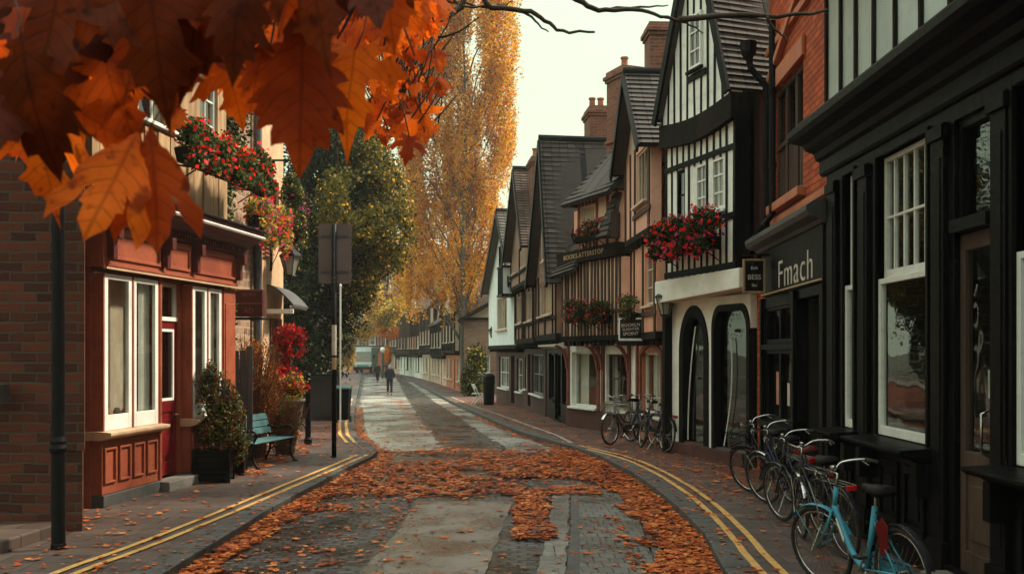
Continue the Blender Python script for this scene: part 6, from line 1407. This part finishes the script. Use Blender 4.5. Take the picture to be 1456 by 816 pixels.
# bench: cast iron ends, teal slats; faces the road (+x)
def bench(loc, rz):
    t = thing('park_bench', 'cast iron bench with pale teal slats facing the road', 'bench', loc, rz); Lb = 1.5     # local: sitter faces +x, length along y
    for i, y in enumerate((-Lb / 2 + .06, Lb / 2 - .06)):
        mb = MB(); r = .022
        mb.tube(wob([(-.30, y, .0), (-.20, y, .2), (-.19, y, .42), (-.25, y, .62), (-.34, y, .86)], 4, 0), r, 8); mb.tube(wob([(.32, y, .0), (.22, y, .16), (.24, y, .32), (.25, y, .42)], 4, 0), r, 8)
        mb.tube(wob([(-.19, y, .40), (.0, y, .385), (.25, y, .41)], 4, 0), r, 8); mb.tube(wob([(-.26, y, .66), (-.05, y, .60), (.18, y, .64), (.29, y, .58), (.25, y, .48), (.22, y, .42)], 4, 0), r * .9, 8)
        mb.tube(wob([(-.2, y, .2), (-.05, y, .27), (.1, y, .2), (.22, y, .16)], 4, 0), r * .6, 6); mb.tube(wob([(-.22, y, .48), (-.1, y, .52), (.0, y, .47), (.1, y, .52), (.2, y, .48)], 4, 0), r * .5, 6)
        mb.lathe([(.06, 0), (.05, .02), (.02, .04)], (-.30, y, 0), 10); mb.lathe([(.06, 0), (.05, .02), (.02, .04)], (.32, y, 0), 10)
        mb.build('end_frame', 'black_iron', t, smooth=True)
    mb = MB()
    for k in range(5): x = -.17 + k * .095; z = .425 - .008 * math.sin(k * .8); mb.box(x, x + .08, -Lb / 2, Lb / 2, z, z + .026)
    mb.build('seat', 'bench_slat', t, bevel=.008); mb = MB()
    for k in range(3): 
        z = .52 + k * .12; x = -.215 - k * .04; mb.hexa([(x, -Lb / 2, z), (x + .026, -Lb / 2, z), (x + .026, Lb / 2, z), (x, Lb / 2, z), (x - .035, -Lb / 2, z + .105), (x - .009, -Lb / 2, z + .105), (x - .009, Lb / 2, z + .105), (x - .035, Lb / 2, z + .105)])
    mb.build('backrest', 'bench_slat', t, bevel=.006)
    MB().box(-.27, .25, -.02, .02, .385, .42).build('centre_support', 'black_iron', t)
bench((-4.46, 17.5, 0), rad(-14))
# red wall box sign with shelf
t = thing('wall_sign_box', 'dark red boxed shop sign on a black shelf in front of the grey downpipe', 'sign', (0, 0, 0)); d = 18.3
x0, x1 = P(337, 0, d).x, P(375, 0, d).x; z0, z1 = P(0, 450, d).z, P(0, 412, d).z
t.location = ((x0 + x1) / 2, d, 0); hw = (x1 - x0) / 2
MB().box(-hw, hw, -.12, .12, z0, z1).build('box', 'cornice_red', t, bevel=.008); sb = MB().box(-hw + .03, hw - .02, -.135, -.121, (z0 + z1) / 2 - .02, (z0 + z1) / 2 + .0).box(-hw + .03, hw - .02, -.135, -.121, z1 - .03, z1 - .01).build('trim', 'shop_red', t)
for s_, zz, sz in (('SEORV', z1 - .10, .09), ('AD', z0 + .10, .13)):
    tm = text_mb(s_, sz, .003); tm.v = [(x_, -.124 - z_, zz + y_) for x_, y_, z_ in tm.v]; tm.build('lettering', 'shop_red', t)
MB().box(-hw - .22, hw + .02, -.2, .25, z0 - .06, z0 - .02).bar((-hw - .15, .2, z0 - .06), (-hw - .5, .35, z0 - .35), .03, .03).box(-.04, .04, .12, .45, z0 - .08, z0 - .04).build('shelf', 'black_iron', t, bevel=.006)
# lanterns on brackets
def lantern(label, p, sx, s=1.0, wall=.5):
    t = thing('wall_lantern', label, 'lantern', p, 0, 'wall lanterns'); mb = MB()
    gl = MB().lathe([(.085 * s, -.30 * s), (.17 * s, .0), (.17 * s, .01)], (0, 0, 0), 6); gl.build('lantern_glass', 'lamp_glass', t)
    mb.lathe([(.02, -.40 * s), (.05 * s, -.36 * s), (.10 * s, -.32 * s), (.09 * s, -.30 * s)], (0, 0, 0), 6); mb.lathe([(.20 * s, .012), (.19 * s, .04 * s), (.08 * s, .14 * s), (.06 * s, .2 * s), (.02 * s, .24 * s), (.015, .3 * s)], (0, 0, 0), 6)
    for i in range(6): a = i * math.pi / 3; mb.bar((.088 * s * math.cos(a), .088 * s * math.sin(a), -.3 * s), (.178 * s * math.cos(a), .178 * s * math.sin(a), .01), .016, .016)
    mb.build('lantern_frame', 'black_iron', t)
    MB().tube(wob([(0, 0, .28 * s), (sx * wall * .3, 0, .42 * s), (sx * wall, 0, .38 * s)], 4, 0), .014, 7).tube(wob([(sx * wall, 0, -.2), (sx * wall * .7, 0, .05), (sx * wall * .35, 0, .38 * s)], 4, 0), .01, 6).bar((sx * wall, 0, -.3), (sx * wall, 0, .5), .04, .03).build('bracket', 'black_iron', t)
lantern('black lantern on the sand-coloured house under the hanging basket', P(413, 366, 21.2), -1, 1.25, .42)
lantern('black lantern on a scrolled bracket between the peach and timbered houses', P(946, 424, 19.4), 1, 1.05, .30)
lantern('small dark lantern on the far end of the plaster house', P(700, 470, 44), 1, .9, .4)
# hanging black sign
t = thing('pub_sign', 'black sign with a pale frame and white lettering hanging below the green trough', 'sign', P(897, 468, 21.6), rad(-12)); hw, hh = .27, .25
mb = MB(); mb.prism(rrect(-hw, hw, -hh, hh, .03), -.03, .03); f = mb.build('frame', 'white_paint', t); MB().box(-hw + .035, hw - .035, -.036, .036, -hh + .05, hh - .035).build('board', 'sign_black', t)
for s_, zz, sz in (('BOOKLN', .09, .10), ('SLIGHTER', .0, .085), ('SPOINT', -.10, .10)):
    tm = text_mb(s_, sz, .003); tm.v = [(x_, -.037 - z_, zz + y_ + .06 * x_) for x_, y_, z_ in tm.v]; tm.build('lettering', 'sign_text', t)
MB().bar((-hw, 0, hh + .07), (hw + .35, 0, hh + .07), .03, .03).bar((-.2, 0, hh), (-.2, 0, hh + .06), .012, .012).bar((.2, 0, hh), (.2, 0, hh + .06), .012, .012).box(-hw - .02, hw + .02, -.05, .05, -hh - .05, -hh - .005).build('bracket', 'black_iron', t)
# litter bin + folding chair outside the teal house
p = P(695, 500, 41.5); p.z = gz(41.5); t = thing('litter_bin', 'round black litter bin with a domed top outside the bluish white house', 'bin', p); MB().lathe([(.2, -.05), (.22, .05), (.25, .9), (.27, .92), (.27, 1.0), (.25, 1.05), (.25, 1.12)], (0, 0, 0), 18).build('bin_body', 'black_iron', t); MB().lathe([(.28, 1.12), (.27, 1.2), (.2, 1.28), (.08, 1.33), (.02, 1.34)], (0, 0, 0), 18).build('lid', 'black_iron', t)
p = P(679, 500, 42.5); p.z = gz(42.5); t = thing('cafe_chair', 'white folding metal chair beside the round litter bin', 'chair', p, rad(200))
mb = MB(); 
for y in (-.2, .2): mb.tube([(-.2, y, 0), (.2, y, .85)], .02, 6); mb.tube([(.22, y, 0), (-.2, y, .45)], .02, 6)
mb.tube([(.2, -.2, .85), (.2, .2, .85)], .02, 6); mb.build('frame', 'white_paint', t); MB().box(-.22, .2, -.2, .2, .44, .47).build('seat', 'white_paint', t, bevel=.01); MB().bar((.12, 0, .66), (.19, 0, .84), .38, .02).build('backrest', 'white_paint', t)
# overhead cable
t = thing('overhead_cable', 'thin dark cable sagging across the peach house front', 'cable', (0, 0, 0)); mb = MB()
for a, b in ((P(893, 305, 23), P(950, 280, 19.6)), (P(893, 298, 23), P(950, 262, 19.6))): mb.tube([a.lerp(b, i / 8) - Vector((0, 0, .12 * math.sin(math.pi * i / 8))) for i in range(9)], .008, 5)
mb.build('cable', 'cable_rubber', t)
# goods on a stand by the far bend: globe lamp post
p = Vector(((544 - CX) / F * 90, 90, gz(90))); t = thing('lamp_post', 'short post with a white globe near the walkers', 'street lamp', p); MB().tube([(0, 0, 0), (0, 0, 2.35)], .1, 10).build('post', 'lead_grey', t); MB().lathe([(.05, 2.3), (.2, 2.42), (.26, 2.6), (.2, 2.78), (.05, 2.86)], (0, 0, 0), 12).build('globe', 'white_paint', t, smooth=True)

# ---------------------------------------------------------------- van at the end of the street
d = 112.0
t = thing('delivery_van', 'pale teal box van facing the viewer at the far end of the street', 'van', ((516 - CX) / F * d, d, gz(d)), 0); w = 1.02; h = 3.0
MB().box(-w, w, 0, 5.2, .45, h).build('body', 'bus_teal', t, bevel=.08)
MB().box(-w + .06, w - .06, -.05, -.001, h - .62, h - .12).build('header_panel', 'bus_white', t, bevel=.02); MB().hexa([(-w + .1, -.06, 1.35), (w - .1, -.06, 1.35), (w - .1, -.002, 1.35), (-w + .1, -.002, 1.35), (-w + .12, -.03, 2.3), (w - .12, -.03, 2.3), (w - .12, -.002, 2.3), (-w + .12, -.002, 2.3)]).build('windscreen', 'lamp_glass', t)
MB().box(-w, w, -.08, -.002, .95, 1.28).build('grille', 'bus_white', t, bevel=.02); MB().box(-w, w, -.12, -.002, .4, .72).build('bumper', 'black_paint', t, bevel=.03)
for x in (-.78, .78):
    MB().tube([(x, -.1, .84), (x, .0, .84)], .1, 12).build('headlight', 'white_paint', t)
    for y in (.9, 4.2): wl = MB().tube([(x - .12, y, .42), (x + .12, y, .42)], .42, 18).build('wheel', 'rubber', t); MB().tube([(x - .13, y, .42), (x + .13, y, .42)], .2, 12).build('rim', 'chrome', wl)
for s in (-1, 1): MB().bar((s * w, .1, 1.9), (s * (w + .2), .0, 1.95), .04, .04).box(s * (w + .15), s * (w + .3), -.05, .0, 1.65, 2.1).build('wing_mirror', 'black_paint', t)

# ---------------------------------------------------------------- people
def skin(name, mat, parent, V, E, R_, lvl=2, root=0):
    me = bpy.data.meshes.new(name); me.from_pydata(V, E, []); me.materials.append(M[mat]); o = bpy.data.objects.new(name, me); COL.objects.link(o); o.parent = parent
    s = o.modifiers.new('skin', 'SKIN'); s.use_smooth_shade = True
    for i, r in enumerate(R_):
        v = me.skin_vertices[0].data[i]; v.radius = r if isinstance(r, tuple) else (r, r); v.use_root = i == root
    b = o.modifiers.new('sub', 'SUBSURF'); b.levels = b.render_levels = lvl; return o
def person(label, loc, rz, coat, hat, bag=True, stride=.22, h=1.74):
    t = thing('person', label, 'person', loc, rz, 'walkers'); k = h / 1.74; S_ = lambda L_: [tuple(c * k for c in v) for v in L_]
    s = stride
    #        0 pelvis        1 chest        2 neck       3 head base    4 head top    L arm 5-8, R arm 9-12, L leg 13-17, R leg 18-22
    V = [(0, 0, .95), (0, .0, 1.15), (0, .0, 1.38), (0, -.01, 1.49), (0, -.02, 1.56), (0, -.02, 1.66), (.17, 0, 1.41), (.24, -.05, 1.14), (.22, -.14, .92), (.215, -.16, .84), (-.17, 0, 1.41), (-.24, .06, 1.14), (-.23, .02, .90), (-.23, .0, .82),
         (.09, 0, .90), (.10, -s * .6, .50), (.10, -s, .09), (.10, -s - .14, .04), (-.09, 0, .90), (-.10, s * .35, .50), (-.10, s, .12), (-.10, s - .12, .04)]
    E_ = [(0, 1), (1, 2), (2, 3), (3, 4), (4, 5), (2, 6), (6, 7), (7, 8), (8, 9), (2, 10), (10, 11), (11, 12), (12, 13), (0, 14), (14, 15), (15, 16), (16, 17), (0, 18), (18, 19), (19, 20), (20, 21)]
    Rr = [(.14, .10), (.14, .10), (.13, .09), .05, .085, .07, .055, .045, .035, .04, .055, .045, .035, .04, .085, .06, .045, .045, .085, .06, .045, .045]
    skin('body', 'skin_tone', t, S_(V), E_, Rr)
    skin('coat', coat, t, S_([(0, 0, .78), (0, 0, 1.0), (0, 0, 1.2), (0, 0, 1.40), (.17, 0, 1.42), (.245, -.05, 1.14), (.225, -.14, .94), (-.17, 0, 1.42), (-.245, .06, 1.14), (-.235, .02, .93), (0, 0, 1.47)]), [(0, 1), (1, 2), (2, 3), (3, 4), (4, 5), (5, 6), (3, 7), (7, 8), (8, 9), (3, 10)], [(.19, .15), (.19, .15), (.19, .14), (.17, .12), .085, .07, .06, .085, .07, .06, .07])
    skin('trousers', 'trouser_dark', t, S_([(0, 0, .93), (.09, 0, .86), (.10, -s * .6, .50), (.10, -s, .12), (-.09, 0, .86), (-.10, s * .35, .50), (-.10, s, .15)]), [(0, 1), (1, 2), (2, 3), (0, 4), (4, 5), (5, 6)], [(.13, .12), .105, .08, .065, .105, .08, .065])
    skin('shoes', 'rubber', t, S_([(.10, -s + .03, .05), (.10, -s - .17, .04)]), [(0, 1)], [.055, .045], 1); skin('shoes', 'rubber', t, S_([(-.10, s + .05, .06), (-.10, s - .15, .04)]), [(0, 1)], [.055, .045], 1)
    skin('hair', hat, t, S_([(0, .01, 1.60), (0, .0, 1.70)]), [(0, 1)], [.105, .09], 2)
    fc = MB(); fc.lathe([(.008, 0), (.012, .008), (.004, .02)], (.03 * k, -.105 * k, 1.605 * k), 6); fc.lathe([(.008, 0), (.012, .008), (.004, .02)], (-.03 * k, -.105 * k, 1.605 * k), 6); fc.build('eye', 'rubber', t)
    if bag: skin('backpack', 'coat_navy', t, S_([(0, .20, 1.05), (0, .20, 1.34)]), [(0, 1)], [(.16, .10), (.13, .08)], 2)
pg = Vector(((554 - CX) / F * 56.5, 56.5, gz(56.5))); pg.z = rz_(pg.x, pg.y) + .005
person('walker with blue hat, dark coat and backpack, nearer of the two on the road', pg, rad(8), 'coat_navy', 'hat_blue', True, .20, 1.76)
pg = Vector(((537 - CX) / F * 80, 80, gz(80))); pg.z = rz_(pg.x, pg.y) + .005
person('walker in black coat with brown hair, the further of the two on the road', pg, rad(-15), 'coat_black', 'hair_brown', False, .16, 1.6)
# ---------------------------------------------------------------- bicycles
def bicycle(label, loc, rz, paint='bike_black', steer=0, lean=0, basket=False, rack=True, stepthru=True, saddle='saddle_leather', rear_light=True, guard=True, crate=False, bars='roadster', panel=None):
    t = thing('bicycle', label, 'bicycle', loc, rz, 'bicycles parked on the right pavement'); t.rotation_euler = (lean, 0, rz)
    R_ = .345; rear = Vector((-.54, 0, R_)); front = Vector((.56, 0, R_)); bb = Vector((-.08, 0, .28)); seat = Vector((-.24, 0, .80)); st_t = Vector((-.26, 0, .92)); hd_t = Vector((.31, 0, .86)); hd_b = Vector((.355, 0, .70))
    ax = (hd_t - hd_b).normalized(); RM = Matrix.Translation(hd_b) @ Matrix.Rotation(steer, 4, ax) @ Matrix.Translation(-hd_b)
    def wheel(c, mat4):
        m = MB(); n = 40; m.tube([(c.x + (R_ - .018) * math.cos(2 * math.pi * i / n), 0, c.z + (R_ - .018) * math.sin(2 * math.pi * i / n)) for i in range(n)], .019, 8, closed=True); m.xf(mat4); w = m.build('wheel', 'rubber', t, smooth=True)
        m = MB(); m.tube([(c.x + (R_ - .045) * math.cos(2 * math.pi * i / n), 0, c.z + (R_ - .045) * math.sin(2 * math.pi * i / n)) for i in range(n)], .010, 6, closed=True); m.xf(mat4); m.build('rim', 'chrome', w, smooth=True)
        m = MB()
        for i in range(28):
            a = 2 * math.pi * i / 28; b = a + (.5 if i % 2 else -.5); s = .03 if i % 4 < 2 else -.03; m.tube([(c.x + .02 * math.cos(b), s, c.z + .02 * math.sin(b)), (c.x + (R_ - .05) * math.cos(a), 0, c.z + (R_ - .05) * math.sin(a))], .0016, 4)
        m.xf(mat4); m.build('spokes', 'chrome', w)
        m = MB(); m.tube([(c.x, -.045, c.z), (c.x, .045, c.z)], .024, 10); m.xf(mat4); m.build('hub', 'chrome', w)
        m = MB(); a0, a1 = (.25, 2.9) if c.x < 0 else (.65, 2.75)
        for i in range(16):
            p, q = a0 + (a1 - a0) * i / 16, a0 + (a1 - a0) * (i + 1) / 16; r = R_ + .022
            P0, P1 = Vector((c.x + r * math.cos(p), 0, c.z + r * math.sin(p))), Vector((c.x + r * math.cos(q), 0, c.z + r * math.sin(q)))
            m.add([P0 + Vector((0, -.028, -.004)), P0 + Vector((0, 0, .006)), P0 + Vector((0, .028, -.004)), P1 + Vector((0, -.028, -.004)), P1 + Vector((0, 0, .006)), P1 + Vector((0, .028, -.004))], [(0, 1, 4, 3), (1, 2, 5, 4)])
        for e in (a0 + .3, a1 - .1): m.tube([(c.x, .05, c.z), (c.x + (R_ + .02) * math.cos(e), .03, c.z + (R_ + .02) * math.sin(e))], .003, 4)
        m.xf(mat4); m.build('mudguard', 'bike_black' if panel and c.x < 0 else paint if c.x < 0 else 'chrome' if guard == 'chrome' and not panel else paint, t, smooth=True)
    I4 = Matrix.Identity(4); wheel(rear, I4); wheel(front, RM)
    m = MB()
    if stepthru: m.tube(wob([hd_b + Vector((0, 0, .02)), Vector((.16, 0, .42)), Vector((.02, 0, .30)), bb], 5, 0), .026 if panel else .019, 10); m.tube(wob([hd_t - ax * .05, Vector((.10, 0, .52)), Vector((-.10, 0, .46)), Vector((-.15, 0, .46))], 5, 0), .015, 8) if not panel else None
    else: m.tube([hd_b, bb], .018, 10); m.tube([hd_t - ax * .03, seat - Vector((0, 0, .04))], .016, 10)
    m.tube([hd_b - ax * .02, hd_t + ax * .02], .022, 10); m.tube([bb, seat], .019 if not panel else .024, 10)
    for s in (-1, 1): m.tube([bb + Vector((0, s * .03, 0)), rear + Vector((0, s * .055, 0))], .010, 7); m.tube([seat + Vector((.02, s * .01, -.1)), rear + Vector((0, s * .055, 0))], .008, 7)
    m.build('frame', paint, t, smooth=True)
    m = MB()
    for s in (-1, 1): m.tube([hd_b - ax * .02 + Vector((0, s * .03, 0)), hd_b + Vector((.04, s * .05, -.12)), front + Vector((0, s * .05, 0))], [.013, .012, .008], 7)
    m.tube([hd_b + Vector((0, -.04, -.02)), hd_b + Vector((0, .04, -.02))], .014, 7); m.xf(RM); m.build('fork', paint, t, smooth=True)
    m = MB(); top = hd_t + ax * .14; m.tube([hd_t, top, top + Vector((.05, 0, .01))], .012, 8)
    if bars == 'roadster': q = [(-.17, -.29, .05), (-.05, -.27, .07), (.08, -.15, .06), (.06, -.04, .01), (.05, 0, .01), (.06, .04, .01), (.08, .15, .06), (-.05, .27, .07), (-.17, .29, .05)]
    else: q = [(-.02, -.29, .02), (.03, -.15, .02), (.05, 0, .01), (.03, .15, .02), (-.02, .29, .02)]
    m.tube(wob([top + Vector(v) for v in q], 4, 0), .011, 8); m.tube([top + Vector((.06, -.02, .03)), top + Vector((.06, -.02, .06))], .025, 10); m.xf(RM); hb = m.build('handlebar', 'chrome', t, smooth=True)
    for s in (-1, 1):
        e = Vector(q[0 if s < 0 else -1]); f = Vector(q[1 if s < 0 else -2]); g_ = MB().tube([top + e, top + e.lerp(f, .9)], .017, 8); g_.xf(RM); g_.build('grip', 'rubber', hb, smooth=True)
        g_ = MB().tube([top + e.lerp(f, 1.0) + Vector((.03, 0, -.01)), top + e.lerp(f, .4) + Vector((.05, s * .01, -.04))], .005, 6); g_.xf(RM); g_.build('brake_lever', 'chrome', hb)
    c = MB().tube(wob([top + Vector((.06, .1, .04)), top + Vector((.14, .03, .02)), top + Vector((.10, 0, -.12)), hd_b + Vector((.06, 0, 0))], 4, 0), .003, 5).tube(wob([top + Vector((.06, -.1, .04)), top + Vector((.15, -.03, 0)), hd_t + Vector((.03, 0, -.02)), bb + Vector((.1, .02, .1))], 4, 0), .003, 5); c.xf(RM); c.build('cable', 'cable_rubber', hb)
    m = MB().tube([seat - Vector((0, 0, .05)), st_t], .012, 8).tube([st_t + Vector((-.06, 0, .0)), st_t + Vector((.06, 0, .0))], .012, 6); m.build('seat_post', 'chrome', t)
    m = MB(); sp = [(-.13, .085, .02), (-.11, .105, .045), (-.02, .09, .05), (.05, .04, .045), (.15, .025, .04), (.17, .012, .02)]
    vs = [st_t + Vector((x, s * y, z + dz)) for x, y, z in sp for s, dz in ((-1, -.045), (-1, -.005), (0, .008), (1, -.005), (1, -.045))]
    fs = [(i * 5 + k, i * 5 + k + 1, i * 5 + k + 6, i * 5 + k + 5) for i in range(5) for k in range(4)] + [(0, 1, 2, 3, 4)[::-1], (25, 26, 27, 28, 29)] + [(i * 5 + 4, i * 5, i * 5 + 5, i * 5 + 9) for i in range(5)]
    m.add(vs, fs); m.build('saddle', saddle, t, smooth=True)
    m = MB(); m.tube([bb + Vector((0, -.07, 0)), bb + Vector((0, .07, 0))], .022, 10); m.tube([bb + Vector((0, -.05, 0)), bb + Vector((0, -.056, 0))], .095, 22)
    m.tube([bb + Vector((0, -.075, 0)), bb + Vector((.10, -.08, -.13))], .009, 6); m.tube([bb + Vector((0, .075, 0)), bb + Vector((-.10, .08, .13))], .009, 6); cr = m.build('crank', 'chrome', t)
    for s, e in ((-1, (.10, 0, -.13)), (1, (-.10, 0, .13))): p = bb + Vector((e[0], s * .12, e[2])); MB().box(p.x - .045, p.x + .045, p.y - .04, p.y + .04, p.z - .012, p.z + .012).build('pedal', 'rubber', cr, bevel=.003)
    m = MB(); a = bb + Vector((0, -.053, 0)); b = rear + Vector((0, -.053, 0)); m.tube([a + Vector((.0, 0, .1)), b + Vector((0, 0, .045)), b + Vector((-.04, 0, 0)), b + Vector((0, 0, -.045)), a + Vector((0, 0, -.1)), a + Vector((.1, 0, 0))], .006, 5, closed=True); m.build('chain', 'black_iron', t)
    if guard: MB().prism([(bb.x + .13, bb.z - .03), (bb.x + .12, bb.z + .09), (bb.x, bb.z + .13), (rear.x, rear.z + .06), (rear.x - .04, rear.z), (rear.x, rear.z - .04), (bb.x, bb.z + .0)], -.068, -.060).build('chain_guard', paint, t)
    if rack:
        m = MB(); z = 2 * R_ + .055
        for y in (-.06, 0, .06): m.tube([(-.32, y, z), (-.80, y, z)], .006, 6)
        m.tube([(-.32, -.06, z), (-.32, .06, z)], .006, 6); m.tube([(-.80, -.06, z), (-.80, .06, z)], .006, 6); m.tube([(-.55, -.06, z), (-.55, .06, z)], .005, 6)
        for y in (-.06, .06): m.tube([(-.55, y, R_ + .0), (-.60, y, z)], .005, 6); m.tube([(-.55, y, R_ + .0), (-.74, y, z)], .005, 6)
        m.build('rack', 'chrome' if guard != 'dark' else paint, t)
    if rear_light: MB().box(-.83, -.80, -.05, .05, .70, .75).build('rear_light', 'red_plastic', t, bevel=.006)
    if basket:
        m = MB(); c = hd_t + Vector((.22, 0, .02))
        for k in range(7): z = c.z - .20 + k * .042; f = .82 + .03 * k; m.tube([(c.x + sx * .14 * f, sy * .19 * f, z) for sx, sy in ((-1, -1), (1, -1), (1, 1), (-1, 1))], .004, 4, closed=True)
        for k in range(9): y = -.17 + k * .0425; [m.tube([(c.x + s * .115, y * .85, c.z - .20), (c.x + s * .14, y, c.z + .05)], .003, 4) for s in (-1, 1)]; m.tube([(c.x - .115, y * .85, c.z - .2), (c.x + .115, y * .85, c.z - .2)], .003, 4)
        for k in range(6): x = -.12 + k * .048; [m.tube([(c.x + x * .85, s * .155, c.z - .2), (c.x + x, s * .19, c.z + .05)], .003, 4) for s in (-1, 1)]
        m.xf(RM); m.build('basket', 'black_iron' if basket == 'dark' else 'chrome', t)
    if crate: MB().tube([(.42, -.11, .66), (.42, .11, .66), (.50, .11, .93), (.50, -.11, .93)], .007, 6, closed=True).tube([(.42, -.11, .66), (.56, -.11, .36)], .006, 6).tube([(.42, .11, .66), (.56, .11, .36)], .006, 6).xf(RM).build('front_carrier', 'chrome', t)
    MB().tube([bb + Vector((-.06, .05, 0)), Vector((-.10, .17, .02))], .009, 6).build('kickstand', 'chrome', t)
    return t
G_ = lambda x, y: Vector((x, y, gz(y) + .004))
def place(px0, y0, px1, y1):     # rear wheel contact, front wheel contact -> location, heading
    a = Vector(((px0 - CX) / F * y0, y0)); b = Vector(((px1 - CX) / F * y1, y1)); d = (b - a).normalized(); m = a + d * .54; return G_(m.x, m.y), math.atan2(d.y, d.x)
l, r = place(1287, 7.35, 1196, 8.2); b_ = bicycle('pale blue step-through bicycle with a red skirt guard, nearest on the right', l, r, 'bike_blue', rad(16), rad(-4), False, False, True, rear_light=False, guard='chrome', crate=True, panel=True)
MB().prism([(-.34, .44), (-.29, .68), (-.38, .74), (-.45, .68), (-.43, .46)], .034, .042).build('skirt_guard', 'guard_red', b_, bevel=.003)
MB().prism([(.20, .44), (.22, .47), (.30, .62), (.28, .63), (.19, .48)], .028, .0285).build('frame_lettering', 'white_paint', b_)
l, r = place(1205, 9.5, 1140, 10.6); bicycle('dark roadster bicycle with curved chrome mudguards, second from the viewer on the right', l, r, 'bike_black', rad(-10), rad(-7), False, True, True, 'saddle_leather', guard='chrome')
l, r = place(1172, 10.55, 1108, 11.75); bicycle('black bicycle with a red saddle leaning by the shop doorway', l, r, 'bike_black', rad(8), rad(-6), False, True, False, 'saddle_red', guard=True)
l, r = place(1150, 11.9, 1085, 13.1); bicycle('navy bicycle with upright chrome handlebars and a red tail lamp, amid the row', l, r, 'bike_navy', rad(12), rad(-8), False, True, True, guard='chrome')
l, r = place(1128, 12.9, 1064, 14.1); bicycle('black bicycle carrying a dark wire basket, furthest of the row by the brick shop', l, r, 'bike_black', rad(20), rad(-8), 'dark', True, True, guard='dark')
l, r = place(914, 21.8, 884, 21.3); bicycle('silver-grey city bicycle parked side-on in front of the peach house window', l, r, 'lead_grey', rad(8), rad(4), 'chrome', True, True, guard='chrome')
l, r = place(946, 19.55, 914, 20.5); bicycle('black bicycle leaning at the corner post of the timbered house', l, r, 'bike_black', rad(-14), rad(6), False, True, False, guard='dark')
l, r = place(930, 20.9, 897, 21.9); bicycle('dark bicycle half hidden behind the silver-grey one at the peach house', l, r, 'bike_navy', rad(5), rad(5), 'chrome', True, True, guard='chrome')

# ---------------------------------------------------------------- camera, sky, sun
cam = bpy.data.cameras.new('camera'); co_ = bpy.data.objects.new('camera', cam); COL.objects.link(co_); S.camera = co_
co_.location = (0, 0, EYE); co_.rotation_euler = (rad(90), 0, 0); cam.sensor_width = 36; cam.lens = 36 * F / 1456; cam.shift_y = (CY - 408) / 1456; cam.clip_end = 4000; cam.clip_start = .05; cam.dof.use_dof = True; cam.dof.focus_distance = 17; cam.dof.aperture_fstop = 8
el, az = rad(44), rad(62)        # azimuth from +y towards +x
sd = Vector((math.sin(az) * math.cos(el), math.cos(az) * math.cos(el), math.sin(el)))
sl = bpy.data.lights.new('sun', 'SUN'); sl.energy = 4.6; sl.angle = rad(6); sl.color = (1, .86, .68); so = bpy.data.objects.new('sun', sl); COL.objects.link(so); so.rotation_euler = sd.to_track_quat('Z', 'Y').to_euler()
w = bpy.data.worlds.new('World'); S.world = w; w.use_nodes = True; t = w.node_tree; bg = t.nodes['Background']
sky = nd(t, 'ShaderNodeTexSky', sky_type='NISHITA'); sky.sun_disc = False; sky.sun_elevation = el; sky.sun_rotation = az; sky.air_density = 1.5; sky.dust_density = 4
tc = nd(t, 'ShaderNodeTexCoord'); nz = nd(t, 'ShaderNodeTexNoise', Scale=1.6, Detail=5); t.links.new(tc.outputs['Generated'], nz.inputs['Vector'])
cl = mixc(t, nz.outputs[0], (5.4, 6.6, 4.4), (6.6, 7.8, 5.5)); sx = nd(t, 'ShaderNodeSeparateXYZ'); t.links.new(tc.outputs['Generated'], sx.inputs[0]); zr = nd(t, 'ShaderNodeMapRange', clamp=True, interpolation_type='SMOOTHSTEP'); t.links.new(sx.outputs[2], zr.inputs[0]); zr.inputs[1].default_value = .34; zr.inputs[2].default_value = .95; zr.inputs[3].default_value = 1; zr.inputs[3].default_value = 0; zr.inputs[4].default_value = 1; gcol = mixc(t, zr.outputs[0], (1, 1, 1), (3.1, 2.7, 3.6)); vs_ = nd(t, 'ShaderNodeVectorMath', operation='MULTIPLY'); t.links.new(cl, vs_.inputs[0]); t.links.new(gcol, vs_.inputs[1]); cl = vs_.outputs[0]; out = mixc(t, .86, sky.outputs[0], cl); t.links.new(out, bg.inputs[0]); bg.inputs[1].default_value = .1
HZ = MB().box(-60, 45, -20, 175, -1.5, 21.5).build('haze', 'black_paint'); HZ['kind'] = 'stuff'; HZ['label'] = 'thin pale autumn haze softening the far end of the street'
hm = bpy.data.materials.new('haze'); hm.use_nodes = True; ht = hm.node_tree; ht.nodes.clear(); pv = ht.nodes.new('ShaderNodeVolumePrincipled'); pv.inputs['Color'].default_value = (.95, .97, .92, 1); pv.inputs['Density'].default_value = .00055; pv.inputs['Anisotropy'].default_value = .2
ht.links.new(pv.outputs[0], ht.nodes.new('ShaderNodeOutputMaterial').inputs['Volume']); HZ.data.materials.clear(); HZ.data.materials.append(hm)
S.cycles.volume_bounces = 0
S.view_settings.view_transform = 'Standard'; S.view_settings.look = 'None'; S.view_settings.exposure = .7; S.view_settings.gamma = 1
S.cycles.use_denoising = True; S.cycles.max_bounces = 6; S.cycles.transparent_max_bounces = 12; S.cycles.diffuse_bounces = 3; S.cycles.glossy_bounces = 3; S.cycles.caustics_reflective = False; S.cycles.caustics_refractive = False
